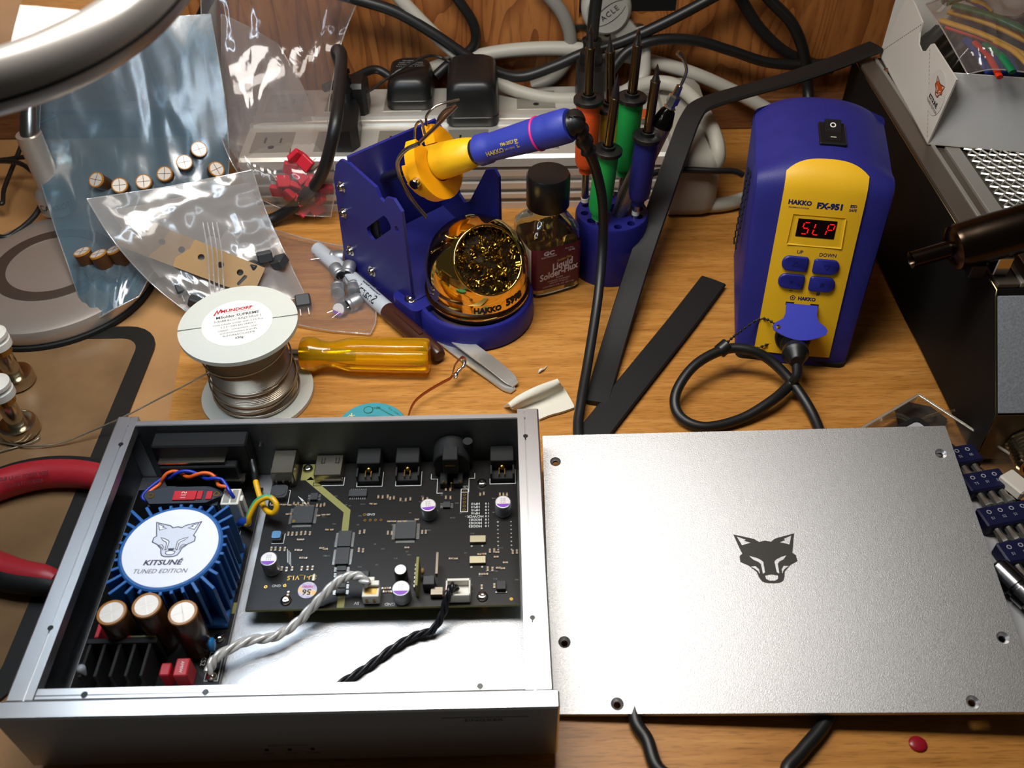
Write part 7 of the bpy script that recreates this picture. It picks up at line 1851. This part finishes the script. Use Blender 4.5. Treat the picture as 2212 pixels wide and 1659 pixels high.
# ================================================================== clear case lid and bit set
def clearcase():
    CP = film('clear_acrylic', '#f0eee8', .4, .03, .03, '#d8d4c8', bump=0.0)
    R = thing('clear_case', 'clear hinged plastic case standing open behind the lid', 'case', A(1990, 930, 0))
    Pc, Pl, Pr = A(1985, 853, 14), A(1850, 932, 14), A(2230, 1012, 14)
    def wall(p, q, z0, z1, t=1.2, nm='side_wall'):
        d = (q - p); L = d.length; d.normalize(); m = MB(); m.M = mframe(Vector((p.x, p.y, z0)), d, (0, 0, 1)); m.box(0, L, 0, z1 - z0, -t, 0, .2); return m.build(nm, CP, R, world=True)
    Pf = Pl + Pr - Pc
    wall(Pl, Pc, 1, 14); wall(Pc, Pr, 1, 14)
    m = MB(); v = [Vector((p.x, p.y, z)) for z in (.3, 1.3) for p in (Pc, Pl, Pf, Pr)]; m.add(v, [(0, 1, 2, 3)[::-1], (4, 5, 6, 7), (0, 1, 5, 4), (1, 2, 6, 5), (2, 3, 7, 6), (3, 0, 4, 7)]); m.build('case_floor', CP, R, world=True)
    for a, b in ((Pl, Pc), (Pc, Pr)):
        m = MB(); m.tube([a, b], .8, 6); m.build('rim', film('acrylic_rim', '#f4f2ec', .9, .1, .35, '#d8d2c4', bump=0), R, world=True, smooth=60)
    m = MB(); m.tube(cr([A(1880, 925, 2), A(1905, 905, 9), A(1940, 898, 9), A(1968, 910, 6)], 8), 1.6, 8); m.tube(cr([A(1958, 922, 3), A(2010, 898, 8), A(2062, 886, 12)], 8), .9, 6); m.build('handle_rib', CP, R, world=True, smooth=60)
    m = MB(); m.M = None; p = A(1955, 885, 2.2); m.prism([(x + p.x, y + p.y) for x, y in [(-8, -14), (10, -22), (22, -8), (16, 2), (4, 6), (-6, 0)]], 1.8, 2.4); m.build('foam_pad', mat('dark_foam', '#2a1c12', .7), R, world=True)
clearcase()
def bitset():
    # local frame along the case edge
    e0, e1 = A(2050, 938, 16), A(2230, 1085, 16); ex = (e1 - e0).normalized(); ey = Vector((ex.y, -ex.x, 0))
    if ey.x > 0: ey = -ey
    ey = Vector((-ex.y, ex.x, 0)); 
    if ey.y > 0: ey = -ey
    R = thing('bit_case', 'white bit-set tray with black edge half under the lid', 'bit case', (e0.x + 20, e0.y - 40, 0))
    F_ = lambda x, y, z: e0 + ex * x + ey * y + Vector((0, 0, z - e0.z))
    m = MB(); m.prism(rrect(150, 74, 4, 3, 55, 38), 0, 11, fn=F_); o = m.build('tray', mat('tray_white', '#a7a8aa', .5), R, world=True)
    bm = bmesh.new(); bm.from_mesh(o.data); bmesh.ops.recalc_face_normals(bm, faces=bm.faces); bm.to_mesh(o.data); bm.free()
    m = MB(); m.prism(rrect(152, 76, 4, 3, 55, 38), 9, 12, holes=[rrect(147, 71, 3, 3, 55, 38)], fn=F_); o = m.build('tray_edge', M_BLACKM, R, world=True)
    bm = bmesh.new(); bm.from_mesh(o.data); bmesh.ops.recalc_face_normals(bm, faces=bm.faces); bm.to_mesh(o.data); bm.free()
    m = MB(); c = A(2190, 1052, 17); m.M = mframe(c, ex, ey); m.box(-7, 7, -5, 5, -5, 1, .8); m.build('latch', mat('latch_white', '#c6bfb4', .5), R, world=True)
    HB = mat('bit_holder_blue', '#0d0f34', .45); BITM = mat('bit_steel', '#a9a8a2', .24, .9)
    spec = [((2078, 990), 2, 'first, by the lid corner'), ((2124, 1046), 3, 'second, with printed sizes'), ((2172, 1118), 4, 'third, wide'), ((2204, 1196), 3, 'fourth, lowest beside the chrome handle')]
    dn = (A(2172, 1118, 15) - A(2078, 990, 15)).normalized(); ac = Vector((-dn.y, dn.x, 0))
    if ac.x < 0: ac = -ac
    for (px, py), n, lb in spec:
        c = A(px, py, 15); w = 6.2 * n + 4
        H = thing('bit_holder', 'dark blue bit holder block in the tray, ' + lb, 'bit holder', (c.x, c.y, 11.2), group='bit holders in the tray')
        m = MB(); m.M = mframe((c.x, c.y, 11.2), ac, Vector((-ac.y, ac.x, 0))); m.box(-w / 2, w / 2, -6, 6, 0, 8, .8); m.build('block', HB, H, world=True)
        m = MB(); fr = mframe((c.x, c.y, 19.25), ac, Vector((-ac.y, ac.x, 0))); m.M = fr
        for k in range(n): m.text('O', 3.4, lambda a, b: Vector((-w / 2 + 5 + 6.2 * k + a, 2.2 + b, 0)), bold=.02); m.text(random.choice(('S1', '05', 'S2', 'T5')), 2.2, lambda a, b: Vector((-w / 2 + 5 + 6.2 * k + a, -1.6 + b, 0)))
        m.build('size_print', mat('bit_print', '#9a9aa0', .6) if 'bit_print' not in bpy.data.materials else bpy.data.materials['bit_print'], H, world=True)
        for k in range(n):
            p = Vector((c.x, c.y, 15.5)) + ac * (-w / 2 + 5 + 6.2 * k); d = Vector((ac.y, -ac.x, 0)); q = p + d * 4
            m = MB(); m.lathe([(2.0, 0), (2.0, 6), (2.9, 8), (3.0, 10.5), (2.2, 11.5), (2.2, 17), (1.8, 17.4)], 8, q, q + d); o = m.build('screwdriver_bit', BITM, None, origin=(q.x, q.y, 12.4), world=True, smooth=30)
            tag(o, 'steel screwdriver bit in the %s blue holder, position %s' % (lb.split(',')[0], ['nearest the lid', 'second from the lid', 'third from the lid', 'farthest from the lid'][k]), 'bit', 'bits in the blue holders')
    a, b = A(2150, 1222, 18), A(2260, 1330, 18); d = (b - a).normalized()
    m = MB(); m.lathe([(4.5, 0), (6.0, 1.5), (6.2, 13), (5.2, 13.4), (5.2, 15), (6.2, 15.4), (6.2, 22), (5.2, 22.4), (5.2, 24), (6.2, 24.4), (6.2, 60)], 28, a, b); o = m.build('precision_driver', [mat('driver_chrome', '#8f8f92', .18, 1.0)], None, origin=(a.x, a.y, 11.5), world=True, smooth=30)
    tag(o, 'chrome precision driver handle with grooves beside the lid edge', 'screwdriver')
bitset()
